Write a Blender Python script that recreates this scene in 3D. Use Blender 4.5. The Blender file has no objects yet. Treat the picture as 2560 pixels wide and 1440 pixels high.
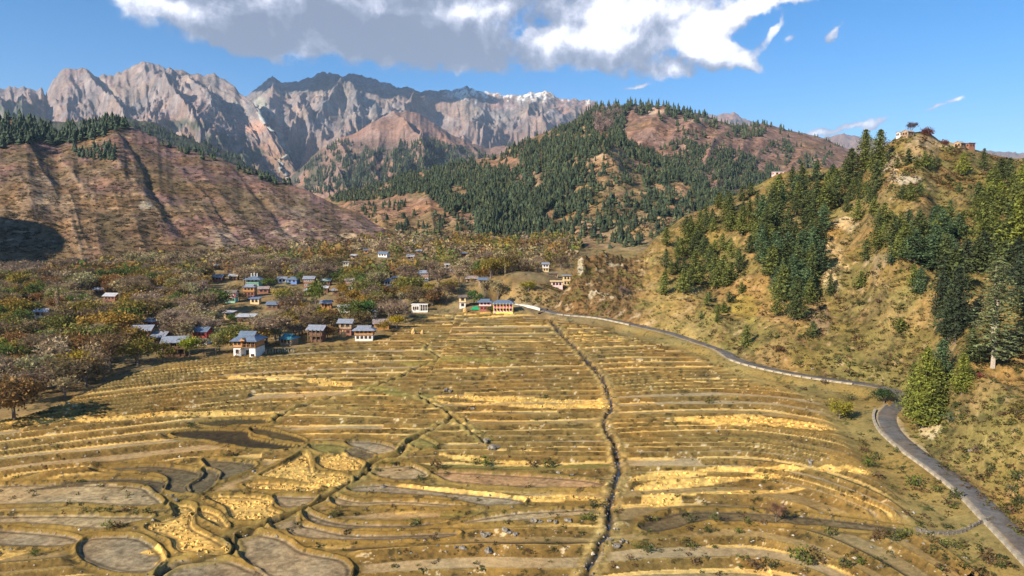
import bpy, math, random
import numpy as np
from mathutils import Vector

scene = bpy.context.scene
COL = scene.collection
F = 1668.0                      # focal length in pixels of the 2560 px wide photograph
PITCH = math.atan(160.0 / F)
CZ = 60.0
CP, SP = math.cos(PITCH), math.sin(PITCH)

# ---------------------------------------------------------------- camera
cam_data = bpy.data.cameras.new('camera')
cam_data.sensor_width = 36.0
cam_data.lens = 36.0 * F / 2560.0
cam_data.clip_start = 1.0
cam_data.clip_end = 60000.0
cam = bpy.data.objects.new('camera', cam_data)
COL.objects.link(cam)
cam.location = (0, 0, CZ)
cam.rotation_euler = (math.radians(90) - PITCH, 0, 0)
scene.camera = cam

# ---------------------------------------------------------------- sun, exposure
SUN_EL = math.radians(30)
SUN_AZ = (-0.79, -0.613)
sun_dir = Vector((SUN_AZ[0] * math.cos(SUN_EL), SUN_AZ[1] * math.cos(SUN_EL), math.sin(SUN_EL)))
sl = bpy.data.lights.new('sun', 'SUN')
sl.energy = 5.0
sl.angle = math.radians(0.53)
sl.color = (1.0, 0.885, 0.72)
sun = bpy.data.objects.new('sun', sl)
COL.objects.link(sun)
sun.rotation_euler = (-sun_dir).to_track_quat('-Z', 'Y').to_euler()
scene.view_settings.view_transform = 'Standard'
scene.view_settings.look = 'None'
scene.view_settings.gamma = 1.0
scene.view_settings.use_curve_mapping = False
scene.view_settings.exposure = 1.0
try:
    scene.cycles.max_bounces = 4
    scene.cycles.diffuse_bounces = 2
    scene.cycles.glossy_bounces = 2
    scene.cycles.volume_bounces = 0
    scene.cycles.use_denoising = True
except Exception:
    pass

# ---------------------------------------------------------------- world
world = bpy.data.worlds.new('World')
scene.world = world
world.use_nodes = True
WN = world.node_tree.nodes
WL = world.node_tree.links
WN.clear()


class NG:
    """small helper to write node maths as expressions"""
    def __init__(s, nodes, links):
        s.n, s.l = nodes, links

    def put(s, sock, v):
        if hasattr(v, 'is_linked') or hasattr(v, 'links'):
            s.l.new(v, sock)
        else:
            sock.default_value = v

    def m(s, op, a, b=0.0, c=0.0, clamp=False):
        nd = s.n.new('ShaderNodeMath')
        nd.operation = op
        nd.use_clamp = clamp
        s.put(nd.inputs[0], a)
        s.put(nd.inputs[1], b)
        if len(nd.inputs) > 2:
            s.put(nd.inputs[2], c)
        return nd.outputs[0]

    def noise(s, vec, scale, detail=6.0, rough=0.55, dist=0.0, out=0):
        nd = s.n.new('ShaderNodeTexNoise')
        s.put(nd.inputs['Vector'], vec)
        nd.inputs['Scale'].default_value = scale
        nd.inputs['Detail'].default_value = detail
        nd.inputs['Roughness'].default_value = rough
        nd.inputs['Distortion'].default_value = dist
        return nd.outputs[out]

    def ss(s, v, lo, hi, a=0.0, b=1.0):
        nd = s.n.new('ShaderNodeMapRange')
        nd.interpolation_type = 'SMOOTHSTEP'
        s.put(nd.inputs['Value'], v)
        nd.inputs['From Min'].default_value = lo
        nd.inputs['From Max'].default_value = hi
        nd.inputs['To Min'].default_value = a
        nd.inputs['To Max'].default_value = b
        return nd.outputs[0]

    def mix(s, f, a, b, mode='MIX'):
        nd = s.n.new('ShaderNodeMix')
        nd.data_type = 'RGBA'
        nd.blend_type = mode
        s.put(nd.inputs[0], f)
        for sock, v in ((nd.inputs[6], a), (nd.inputs[7], b)):
            if isinstance(v, tuple):
                sock.default_value = (v[0], v[1], v[2], 1.0)
            else:
                s.l.new(v, sock)
        return nd.outputs[2]


g = NG(WN, WL)
wout = WN.new('ShaderNodeOutputWorld')
sky = WN.new('ShaderNodeTexSky')
sky.sky_type = 'NISHITA'
sky.sun_disc = False
sky.sun_elevation = SUN_EL
sky.sun_rotation = math.atan2(SUN_AZ[0], SUN_AZ[1]) % (2 * math.pi)
sky.altitude = 2400
sky.air_density = 1.0
sky.dust_density = 0.0
sky.ozone_density = 2.0
tint = WN.new('ShaderNodeHueSaturation')
tint.inputs['Saturation'].default_value = 1.45
tint.inputs['Value'].default_value = 1.0
WL.new(sky.outputs[0], tint.inputs['Color'])
bg_sky = WN.new('ShaderNodeBackground')
WL.new(tint.outputs[0], bg_sky.inputs['Color'])
bg_sky.inputs['Strength'].default_value = 0.088

tc = WN.new('ShaderNodeTexCoord')
sep = WN.new('ShaderNodeSeparateXYZ')
WL.new(tc.outputs['Generated'], sep.inputs[0])
ysafe = g.m('MAXIMUM', sep.outputs[1], 0.05)
uu = g.m('DIVIDE', sep.outputs[0], ysafe)
vv = g.m('DIVIDE', sep.outputs[2], ysafe)
wn = WN.new('ShaderNodeTexNoise')
WL.new(tc.outputs['Generated'], wn.inputs['Vector'])
wn.inputs['Scale'].default_value = 12.0
wn.inputs['Detail'].default_value = 8.0
wn.inputs['Roughness'].default_value = 0.62
wsep = WN.new('ShaderNodeSeparateColor')
WL.new(wn.outputs['Color'], wsep.inputs[0])
uw = g.m('ADD', uu, g.m('MULTIPLY', g.m('SUBTRACT', wsep.outputs[0], 0.5), 0.070))
vw = g.m('ADD', vv, g.m('MULTIPLY', g.m('SUBTRACT', wsep.outputs[1], 0.5), 0.055))


def skyuv(px, py):
    u = (px - 1280) / F
    v = (720 - py) / F
    y = CP + v * SP
    z = -SP + v * CP
    return u / y, z / y


def blob_field(blobs):
    tot = None
    for (px, py, rx, ry, amp, rot) in blobs:
        cu, cv = skyuv(px, py)
        c, s_ = math.cos(rot), math.sin(rot)
        du = g.m('SUBTRACT', uw, cu)
        dv = g.m('SUBTRACT', vw, cv)
        eu = g.m('ADD', g.m('MULTIPLY', du, c * F / rx), g.m('MULTIPLY', dv, s_ * F / rx))
        ev = g.m('ADD', g.m('MULTIPLY', du, -s_ * F / ry), g.m('MULTIPLY', dv, c * F / ry))
        d2 = g.m('ADD', g.m('MULTIPLY', eu, eu), g.m('MULTIPLY', ev, ev))
        val = g.m('MULTIPLY', g.m('EXPONENT', g.m('MULTIPLY', d2, -1.0)), amp)
        tot = val if tot is None else g.m('ADD', tot, val)
    return tot


GREY = [(560, 20, 210, 62, 1.0, -0.25), (640, 85, 170, 42, 0.9, -0.1), (800, 70, 210, 62, 1.1, -0.1), (960, 92, 190, 52, 1.0, -0.15), (1110, 90, 120, 56, 1.0, -0.2),
        (1190, 132, 70, 36, 0.8, -0.2), (1020, 10, 330, 60, 0.9, 0.0), (1430, 140, 130, 42, 0.9, 0.0), (1640, 75, 95, 55, 0.65, 0.3), (1570, 120, 60, 36, 0.45, 0.3),
        (1700, 168, 110, 28, 0.55, 0.1), (900, -120, 700, 80, 1.0, 0.0), (1700, -60, 400, 60, 0.7, 0.0), (1800, 60, 90, 30, 0.3, 0.3)]
WHITE = [(1480, 82, 95, 40, 1.3, 0.1), (1375, 104, 75, 30, 1.0, 0.1), (1545, 105, 45, 30, 0.6, 0.0), (1745, 92, 48, 36, 1.4, 0.0), (1790, 128, 80, 26, 1.3, -0.2), (1860, 158, 46, 11, 0.9, -0.25), (1692, 180, 26, 16, 0.8, 0.0),
         (1560, 14, 110, 34, 1.1, 0.1), (1690, 30, 70, 24, 0.8, 0.2), (1830, 40, 110, 22, 0.95, 0.28), (1950, 8, 100, 14, 0.7, 0.2), (1800, 80, 60, 26, 0.6, 0.0), (1925, 95, 60, 9, 0.42, 0.95), (1790, 62, 60, 16, 0.7, 0.3),
         (2083, 85, 32, 10, 0.75, 1.0), (2390, 250, 26, 8, 0.85, 0.5), (2335, 270, 32, 6, 0.75, 0.3), (1985, 100, 24, 14, 0.45, 0.3),
         (2110, 320, 90, 11, 0.95, 0.25), (2045, 327, 30, 9, 0.6, 0.2), (1590, 212, 34, 7, 0.65, 0.2), (2180, 316, 45, 10, 0.55, 0.4),
         (440, 14, 130, 30, 0.9, -0.25), (640, 5, 160, 24, 0.6, 0.0), (1000, 20, 150, 18, 0.5, -0.1), (1180, 40, 120, 18, 0.5, 0.2)]
gf = blob_field(GREY)
wf = blob_field(WHITE)
fine = g.noise(tc.outputs['Generated'], 26.0, 7.0, 0.6)
fineo = g.m('MULTIPLY', g.m('SUBTRACT', fine, 0.5), 1.9)
dens = g.m('ADD', g.m('ADD', gf, wf), fineo)
alpha_front = g.ss(dens, 0.20, 0.72)
alpha_front = g.m('MULTIPLY', alpha_front, g.ss(g.m('ADD', gf, wf), 0.12, 0.3))
# broken clouds over the rest of the sky (well above the horizon), from a horizontal cloud sheet
zs = g.m('MAXIMUM', sep.outputs[2], 0.12)
cmb = WN.new('ShaderNodeCombineXYZ')
WL.new(g.m('DIVIDE', sep.outputs[0], zs), cmb.inputs[0])
WL.new(g.m('DIVIDE', sep.outputs[1], zs), cmb.inputs[1])
sheet = g.noise(cmb.outputs[0], 0.55, 8.0, 0.6, 0.3)
sheet_a = g.m('MULTIPLY', g.ss(sheet, 0.56, 0.70), g.ss(sep.outputs[2], 0.36, 0.50))
alpha = g.m('MAXIMUM', alpha_front, sheet_a)
whiteness = g.m('SUBTRACT', g.m('MULTIPLY', g.m('MINIMUM', wf, 1.3), 0.72), g.m('MULTIPLY', g.m('MINIMUM', gf, 1.6), 0.17))
relief = g.noise(tc.outputs['Generated'], 13.0, 8.0, 0.62, 0.3)
relief2 = g.noise(tc.outputs['Generated'], 34.0, 6.0, 0.6, 0.2)
whiteness = g.m('ADD', whiteness, g.m('MULTIPLY', g.m('SUBTRACT', relief, 0.5), 2.6))
whiteness = g.m('ADD', whiteness, g.m('MULTIPLY', g.m('SUBTRACT', relief2, 0.5), 1.1))
# tops of the cloud bank catch the sun, bases stay grey
whiteness = g.m('ADD', whiteness, g.ss(vv, 0.26, 0.42, -0.10, 0.60))
ramp = WN.new('ShaderNodeValToRGB')
cr = ramp.color_ramp
cr.elements[0].position = 0.0
cr.elements[0].color = (0.17, 0.20, 0.28, 1)
cr.elements[1].position = 1.0
cr.elements[1].color = (0.86, 0.86, 0.90, 1)
for p_, c_ in ((0.25, (0.25, 0.28, 0.37)), (0.55, (0.47, 0.49, 0.59)), (0.8, (0.78, 0.79, 0.86))):
    e = cr.elements.new(p_)
    e.color = (*c_, 1)
WL.new(g.m('ADD', whiteness, 0.24, clamp=True), ramp.inputs[0])
bg_c = WN.new('ShaderNodeBackground')
WL.new(ramp.outputs[0], bg_c.inputs['Color'])
bg_c.inputs['Strength'].default_value = 0.80
mixw = WN.new('ShaderNodeMixShader')
WL.new(alpha, mixw.inputs[0])
WL.new(bg_sky.outputs[0], mixw.inputs[1])
WL.new(bg_c.outputs[0], mixw.inputs[2])
WL.new(mixw.outputs[0], wout.inputs['Surface'])
world.cycles.sampling_method = 'MANUAL'
world.cycles.sample_map_resolution = 512


# ---------------------------------------------------------------- projection and noise
def ray(px, py):
    px = np.asarray(px, float)
    py = np.asarray(py, float)
    u = (px - 1280) / F
    v = (720 - py) / F
    y = CP + v * SP
    return u / y, (-SP + v * CP) / y


def project(X, Y, Z):
    z = Z - CZ
    w = Y * CP - z * SP
    return 1280 + F * X / w, 720 - F * (Y * SP + z * CP) / w


M32 = np.uint32(0xFFFFFFFF)


def hsh(ix, iy, seed):
    h = (ix.astype(np.int64) * 374761393 + iy.astype(np.int64) * 668265263 + seed * 974634777) & 0xFFFFFFFF
    h = h.astype(np.uint64)
    h = ((h ^ (h >> np.uint64(13))) * np.uint64(1274126177)) & np.uint64(0xFFFFFFFF)
    h = h ^ (h >> np.uint64(16))
    return (h & np.uint64(0xFFFFFF)).astype(np.float64) / 16777215.0


def vnoise(x, y, seed=0):
    x = np.asarray(x, float)
    y = np.asarray(y, float)
    x, y = np.broadcast_arrays(x, y)
    ix = np.floor(x)
    iy = np.floor(y)
    fx = x - ix
    fy = y - iy
    ux = fx * fx * fx * (fx * (fx * 6 - 15) + 10)
    uy = fy * fy * fy * (fy * (fy * 6 - 15) + 10)
    ix = ix.astype(np.int64)
    iy = iy.astype(np.int64)
    a = hsh(ix, iy, seed)
    b = hsh(ix + 1, iy, seed)
    c = hsh(ix, iy + 1, seed)
    d = hsh(ix + 1, iy + 1, seed)
    return (a + (b - a) * ux + (c - a) * uy + (a - b - c + d) * ux * uy) * 2 - 1


def fbm(x, y, o=4, seed=0, gain=0.5, lac=2.03):
    s = 0
    a = 1.0
    n = 0
    for i in range(o):
        s = s + a * vnoise(x * lac ** i + 17.3 * i, y * lac ** i - 9.1 * i, seed + i * 7)
        n += a
        a *= gain
    return s / n


def ridged(x, y, o=5, seed=0, gain=0.5, lac=2.1):
    s = 0
    a = 1.0
    n = 0
    w = 1.0
    for i in range(o):
        r = 1 - np.abs(vnoise(x * lac ** i + 5.1 * i, y * lac ** i + 3.7 * i, seed + i * 11))
        r = r * r * w
        w = np.clip(r * 1.6, 0, 1)
        s = s + a * r
        n += a
        a *= gain
    return s / n * 2 - 1


def sstep(x, lo, hi):
    t = np.clip((x - lo) / (hi - lo), 0, 1)
    return t * t * (3 - 2 * t)


def pl_dist(X, Y, pts, closed=False):
    """distance to a polyline, and the parameter along it in metres"""
    pts = [tuple(p) for p in pts]
    segs = list(zip(pts, pts[1:] + (pts[:1] if closed else [])))
    if not closed:
        segs = list(zip(pts[:-1], pts[1:]))
    best = np.full(np.shape(X), 1e9)
    par = np.zeros(np.shape(X))
    acc = 0.0
    for (x0, y0), (x1, y1) in segs:
        dx, dy = x1 - x0, y1 - y0
        L2 = dx * dx + dy * dy + 1e-12
        t = np.clip(((X - x0) * dx + (Y - y0) * dy) / L2, 0, 1)
        d = np.hypot(X - x0 - t * dx, Y - y0 - t * dy)
        m = d < best
        best = np.where(m, d, best)
        L = math.sqrt(L2)
        par = np.where(m, acc + t * L, par)
        acc += L
    return best, par


def inside(X, Y, pts):
    c = np.zeros(np.shape(X), bool)
    n = len(pts)
    for i in range(n):
        x0, y0 = pts[i]
        x1, y1 = pts[(i + 1) % n]
        if y0 == y1:
            continue
        cond = ((y0 > Y) != (y1 > Y)) & (X < (x1 - x0) * (Y - y0) / (y1 - y0) + x0)
        c ^= cond
    return c


def sdist(X, Y, pts):
    d, _ = pl_dist(X, Y, pts, True)
    return np.where(inside(X, Y, pts), -d, d)


def catmull(pts, n=4, closed=True):
    P = [np.array(p, float) for p in pts]
    out = []
    N = len(P)
    rng = range(N) if closed else range(N - 1)
    for i in rng:
        if closed:
            p0, p1, p2, p3 = P[(i - 1) % N], P[i], P[(i + 1) % N], P[(i + 2) % N]
        else:
            p0, p1, p2, p3 = P[max(i - 1, 0)], P[i], P[i + 1], P[min(i + 2, N - 1)]
        for k in range(n):
            t = k / n
            out.append(tuple(0.5 * ((2 * p1) + (-p0 + p2) * t + (2 * p0 - 5 * p1 + 4 * p2 - p3) * t * t + (-p0 + 3 * p1 - 3 * p2 + p3) * t ** 3)))
    if not closed:
        out.append(tuple(P[-1]))
    return out


def zbase(Y):
    Y = np.asarray(Y, float)
    return 0.3 + 0.07 * (np.minimum(Y, 640) + 0.25 * np.clip(Y - 640, 0, 600))


def to_plane(px, py):
    a, t = ray(px, py)
    Y = 59.7 / np.maximum(0.07 - t, 0.02)
    return a * Y, Y


def P2(pts):
    return [tuple(float(c) for c in to_plane(px, py)) for px, py in pts]


# ---------------------------------------------------------------- mesh helpers
def mesh_np(name, V, Fc, mats=(), colors=None, mat_idx=None, smooth=True, parent=None, kind=None):
    """V (n,3), Fc (m,3) or (m,4) arrays -> one linked mesh object"""
    me = bpy.data.meshes.new(name)
    V = np.ascontiguousarray(V, dtype=np.float32)
    Fc = np.ascontiguousarray(Fc, dtype=np.int32)
    k = Fc.shape[1]
    me.vertices.add(len(V))
    me.vertices.foreach_set('co', V.ravel())
    me.loops.add(Fc.size)
    me.loops.foreach_set('vertex_index', Fc.ravel())
    me.polygons.add(len(Fc))
    me.polygons.foreach_set('loop_start', np.arange(0, Fc.size, k, dtype=np.int32))
    me.polygons.foreach_set('loop_total', np.full(len(Fc), k, dtype=np.int32))
    if mat_idx is not None:
        me.polygons.foreach_set('material_index', np.ascontiguousarray(mat_idx, dtype=np.int32))
    me.update(calc_edges=True)
    me.polygons.foreach_set('use_smooth', np.full(len(Fc), smooth, dtype=bool))
    if colors is not None:
        at = me.color_attributes.new('Col', 'FLOAT_COLOR', 'POINT')
        c4 = np.ones((len(V), 4), np.float32)
        c4[:, :3] = np.clip(colors, 0, 1)
        at.data.foreach_set('color', c4.ravel())
    for m in mats:
        me.materials.append(m)
    ob = bpy.data.objects.new(name, me)
    COL.objects.link(ob)
    if parent is not None:
        ob.parent = parent
    if kind:
        ob['kind'] = kind
    return ob


def tag(o, label, cat, group=None, kind=None):
    if label:
        o['label'] = label
    if cat:
        o['category'] = cat
    if group:
        o['group'] = group
    if kind:
        o['kind'] = kind
    return o


def empty(name, loc, rz=0.0):
    o = bpy.data.objects.new(name, None)
    o.empty_display_size = 0.5
    COL.objects.link(o)
    o.location = loc
    o.rotation_euler = (0, 0, rz)
    return o


def terrain_mat(name, s1, s2, s3, amt=0.5, bump=0.3, bscale=1.0, rough=0.92, tintc=(1.04, 1.0, 0.94)):
    """vertex colour carries the large colour zones, noise adds grain at three scales (per metre) plus relief"""
    m = bpy.data.materials.new(name)
    m.use_nodes = True
    n, l = m.node_tree.nodes, m.node_tree.links
    bs = n['Principled BSDF']
    q = NG(n, l)
    at = n.new('ShaderNodeAttribute')
    at.attribute_name = 'Col'
    geo = n.new('ShaderNodeNewGeometry')
    pos = geo.outputs['Position']
    a = q.noise(pos, s1, 5, 0.6)
    b = q.noise(pos, s2, 4, 0.65)
    c = q.noise(pos, s3, 3, 0.7)
    f = q.m('ADD', q.m('ADD', q.m('MULTIPLY', a, 0.45), q.m('MULTIPLY', b, 0.45)), q.m('MULTIPLY', c, 0.35))
    k = q.ss(f, 0.42, 0.84, 1 - amt, 1 + amt)
    vm = n.new('ShaderNodeVectorMath')
    vm.operation = 'SCALE'
    l.new(at.outputs['Color'], vm.inputs[0])
    l.new(k, vm.inputs['Scale'])
    # a hue drift between yellower and greyer ground
    warm = q.noise(pos, s1 * 0.6, 3, 0.5)
    mx = q.mix(q.ss(warm, 0.35, 0.68), (0.93 * tintc[0], 1.0 * tintc[1], 1.06 * tintc[2]), (1.08 * tintc[0], 1.0 * tintc[1], 0.88 * tintc[2]))
    col = q.mix(1.0, vm.outputs[0], mx, 'MULTIPLY')
    l.new(col, bs.inputs['Base Color'])
    bs.inputs['Roughness'].default_value = rough
    bs.inputs['Specular IOR Level'].default_value = 0.15
    bp = n.new('ShaderNodeBump')
    bp.inputs['Strength'].default_value = 0.8
    bp.inputs['Distance'].default_value = bump
    hb = q.m('ADD', q.noise(pos, s2 * bscale, 5, 0.65), q.m('MULTIPLY', q.noise(pos, s3 * bscale, 3, 0.6), 0.5))
    l.new(hb, bp.inputs['Height'])
    l.new(bp.outputs[0], bs.inputs['Normal'])
    return m


_mc = {}


def pmat(name, col, rough=0.8, metal=0.0, var=0.18, scale=1.5, bump=0.0, wave=None):
    key = (name, col, rough, metal)
    if key in _mc:
        return _mc[key]
    m = bpy.data.materials.new(name)
    m.use_nodes = True
    n, l = m.node_tree.nodes, m.node_tree.links
    bs = n['Principled BSDF']
    q = NG(n, l)
    tcn = n.new('ShaderNodeTexCoord')
    v = q.noise(tcn.outputs['Object'], scale, 5, 0.6)
    k = q.ss(v, 0.3, 0.7, 1 - var, 1 + var)
    vm = n.new('ShaderNodeVectorMath')
    vm.operation = 'SCALE'
    vm.inputs[0].default_value = col
    l.new(k, vm.inputs['Scale'])
    src = vm.outputs[0]
    if wave:
        # corrugation of sheet metal / board joints: fine relief plus faint stain streaks
        w = n.new('ShaderNodeTexWave')
        w.bands_direction = 'X'
        w.inputs['Scale'].default_value = wave
        l.new(tcn.outputs['Object'], w.inputs['Vector'])
        st = q.noise(tcn.outputs['Object'], 0.6, 3, 0.5)
        src = q.mix(q.ss(st, 0.52, 0.68, 0.0, 0.55), src, (col[0] * 0.55 + 0.06, col[1] * 0.45 + 0.03, col[2] * 0.4 + 0.01))
        bp = n.new('ShaderNodeBump')
        bp.inputs['Distance'].default_value = 0.03
        bp.inputs['Strength'].default_value = 0.6
        l.new(w.outputs[0], bp.inputs['Height'])
        l.new(bp.outputs[0], bs.inputs['Normal'])
    l.new(src, bs.inputs['Base Color'])
    bs.inputs['Roughness'].default_value = rough
    bs.inputs['Metallic'].default_value = metal
    bs.inputs['Specular IOR Level'].default_value = 0.3
    _mc[key] = m
    return m


def leaf_mat(name, attr=False, scale=1.2, var=0.45, transl=0.25):
    """foliage: colour from the object's own colour (or a point attribute), mottled, slightly translucent"""
    m = bpy.data.materials.new(name)
    m.use_nodes = True
    n, l = m.node_tree.nodes, m.node_tree.links
    bs = n['Principled BSDF']
    q = NG(n, l)
    if attr:
        at = n.new('ShaderNodeAttribute')
        at.attribute_name = 'Col'
        src = at.outputs['Color']
    else:
        oi = n.new('ShaderNodeObjectInfo')
        src = oi.outputs['Color']
    geo = n.new('ShaderNodeNewGeometry')
    v = q.noise(geo.outputs['Position'], scale, 3, 0.6)
    k = q.ss(v, 0.3, 0.7, 1 - var, 1 + var)
    k = q.m('MULTIPLY', k, q.ss(geo.outputs['Random Per Island'], 0.0, 1.0, 0.7, 1.3))
    vm = n.new('ShaderNodeVectorMath')
    vm.operation = 'SCALE'
    l.new(src, vm.inputs[0])
    l.new(k, vm.inputs['Scale'])
    l.new(vm.outputs[0], bs.inputs['Base Color'])
    bs.inputs['Roughness'].default_value = 0.75
    bs.inputs['Specular IOR Level'].default_value = 0.2
    tr = n.new('ShaderNodeBsdfTranslucent')
    l.new(vm.outputs[0], tr.inputs['Color'])
    ms = n.new('ShaderNodeMixShader')
    ms.inputs[0].default_value = transl
    l.new(bs.outputs[0], ms.inputs[1])
    l.new(tr.outputs[0], ms.inputs[2])
    l.new(ms.outputs[0], n['Material Output'].inputs['Surface'])
    return m

# ================================================================ TERRAIN
LAYERS = []      # every surface a photographed point can lie on: dict(a0, da, Y[r,c], Z[r,c], T running max)


def register(name, A, Y, Z):
    T = np.maximum.accumulate((Z - CZ) / Y, axis=0)
    LAYERS.append(dict(name=name, A=A, Y=Y, Z=Z, T=T))


def drop(px, py, only=None):
    """first terrain point met by the view rays through px, py -> X, Y, Z, layer index (-1 where none)"""
    px = np.atleast_1d(np.asarray(px, float))
    py = np.atleast_1d(np.asarray(py, float))
    a, t = ray(px, py)
    bY = np.full(px.shape, 1e9)
    bZ = np.zeros(px.shape)
    bL = np.full(px.shape, -1)
    for li, L in enumerate(LAYERS):
        if only is not None and L['name'] not in only:
            continue
        A = L['A']
        fi = (a - A[0]) / (A[1] - A[0])
        ok = (fi >= 0) & (fi <= len(A) - 1)
        ic = np.clip(np.round(fi).astype(int), 0, len(A) - 1)
        Tc = L['T'][:, ic]
        hit = Tc >= t[None, :]
        r = hit.argmax(axis=0)
        has = hit.any(axis=0) & ok & (r > 0)
        idx = np.arange(len(px))
        r1 = np.maximum(r, 1)
        t1 = ((L['Z'] - CZ) / L['Y'])[r1, ic]
        t0 = L['T'][r1 - 1, ic]
        w = np.clip((t - t0) / np.maximum(t1 - t0, 1e-9), 0, 1)
        Y = L['Y'][r1 - 1, ic] * (1 - w) + L['Y'][r1, ic] * w
        m = has & (Y < bY)
        bY[m] = Y[m]
        bZ[m] = (CZ + t * Y)[m]
        bL[m] = li
    return a * bY, bY, bZ, bL


def surf(X, Y, only=None):
    """height of the top terrain surface at world X, Y"""
    X = np.atleast_1d(np.asarray(X, float))
    Y = np.atleast_1d(np.asarray(Y, float))
    a = X / Y
    best = np.full(X.shape, -1e9)
    for L in LAYERS:
        if only is not None and L['name'] not in only:
            continue
        A = L['A']
        fi = (a - A[0]) / (A[1] - A[0])
        ok = (fi >= 0) & (fi <= len(A) - 1)
        ic = np.clip(np.round(fi).astype(int), 0, len(A) - 1)
        for i in np.where(ok)[0]:
            Yc = L['Y'][:, ic[i]]
            if Yc[0] <= Y[i] <= Yc[-1]:
                z = np.interp(Y[i], Yc, L['Z'][:, ic[i]])
                if z > best[i]:
                    best[i] = z
    return best


# ---------------- road (needed by the ground)
ROAD_PX = [(1250, 762), (1290, 768), (1340, 774), (1400, 790), (1500, 800), (1600, 821), (1680, 840), (1740, 860), (1800, 880), (1840, 905), (1900, 924),
           (2000, 945), (2100, 960), (2180, 971), (2232, 984), (2250, 1000), (2243, 1018), (2222, 1040), (2218, 1062), (2236, 1094),
           (2285, 1137), (2350, 1183), (2430, 1245), (2500, 1315), (2560, 1375), (2650, 1470)]
ROAD_LIFT = 1.0
road_xy = P2(ROAD_PX)
road_xy = catmull(road_xy, 4, closed=False)
STREAM_PX = [(1375, 800), (1385, 815), (1410, 845), (1440, 872), (1465, 900), (1490, 925), (1508, 950), (1522, 990), (1530, 1020), (1512, 1050), (1516, 1080),
             (1537, 1110), (1540, 1135), (1548, 1165), (1542, 1200), (1530, 1240), (1522, 1290), (1525, 1320), (1505, 1350), (1490, 1385), (1475, 1420), (1450, 1470)]
DITCH2_PX = [(1040, 852), (1070, 862), (1066, 872), (1090, 885), (1098, 898), (1060, 912), (1030, 926), (985, 948), (880, 980), (800, 1002), (740, 1020), (698, 1040), (682, 1056)]
DITCH3_PX = [(1045, 990), (1080, 1008), (1130, 1040), (1085, 1072), (1040, 1092), (1018, 1106), (1000, 1135), (950, 1150), (928, 1160), (918, 1182), (872, 1210),
             (790, 1258), (700, 1296), (625, 1328), (578, 1342), (588, 1372), (560, 1388), (450, 1405), (395, 1440)]
DITCH4_PX = [(1130, 1040), (1160, 1062), (1185, 1085), (1215, 1104)]
PATH5_PX = [(2480, 1310), (2420, 1330), (2340, 1338), (2270, 1322)]
stream_xy = catmull(P2(STREAM_PX), 3, False)
ditches = [catmull(P2(d), 3, False) for d in (DITCH2_PX, DITCH3_PX, DITCH4_PX)]

FIELD_PX = [(-140, 1100), (60, 1048), (130, 1022), (260, 965), (400, 915), (560, 892), (700, 872), (800, 862), (900, 845), (1000, 815), (1010, 785),
            (1180, 782), (1300, 785), (1400, 802), (1500, 818), (1680, 862), (1800, 912), (1900, 955), (2060, 1000), (2100, 1060), (2180, 1160),
            (2260, 1240), (2320, 1335), (2420, 1400), (2560, 1520), (2700, 1600), (-400, 1600)]
field_xy = P2(FIELD_PX)

GOLD = (0.58, 0.375, 0.11)
STRAW = (0.62, 0.42, 0.14)
STUB = (0.36, 0.27, 0.145)
GREYF = (0.275, 0.215, 0.13)
OLIVE = (0.135, 0.088, 0.027)
OLIVED = (0.075, 0.056, 0.020)
DARKF = (0.135, 0.105, 0.055)
POND = (0.045, 0.034, 0.016)
RED = (0.36, 0.215, 0.10)
GREENF = (0.20, 0.165, 0.045)

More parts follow.
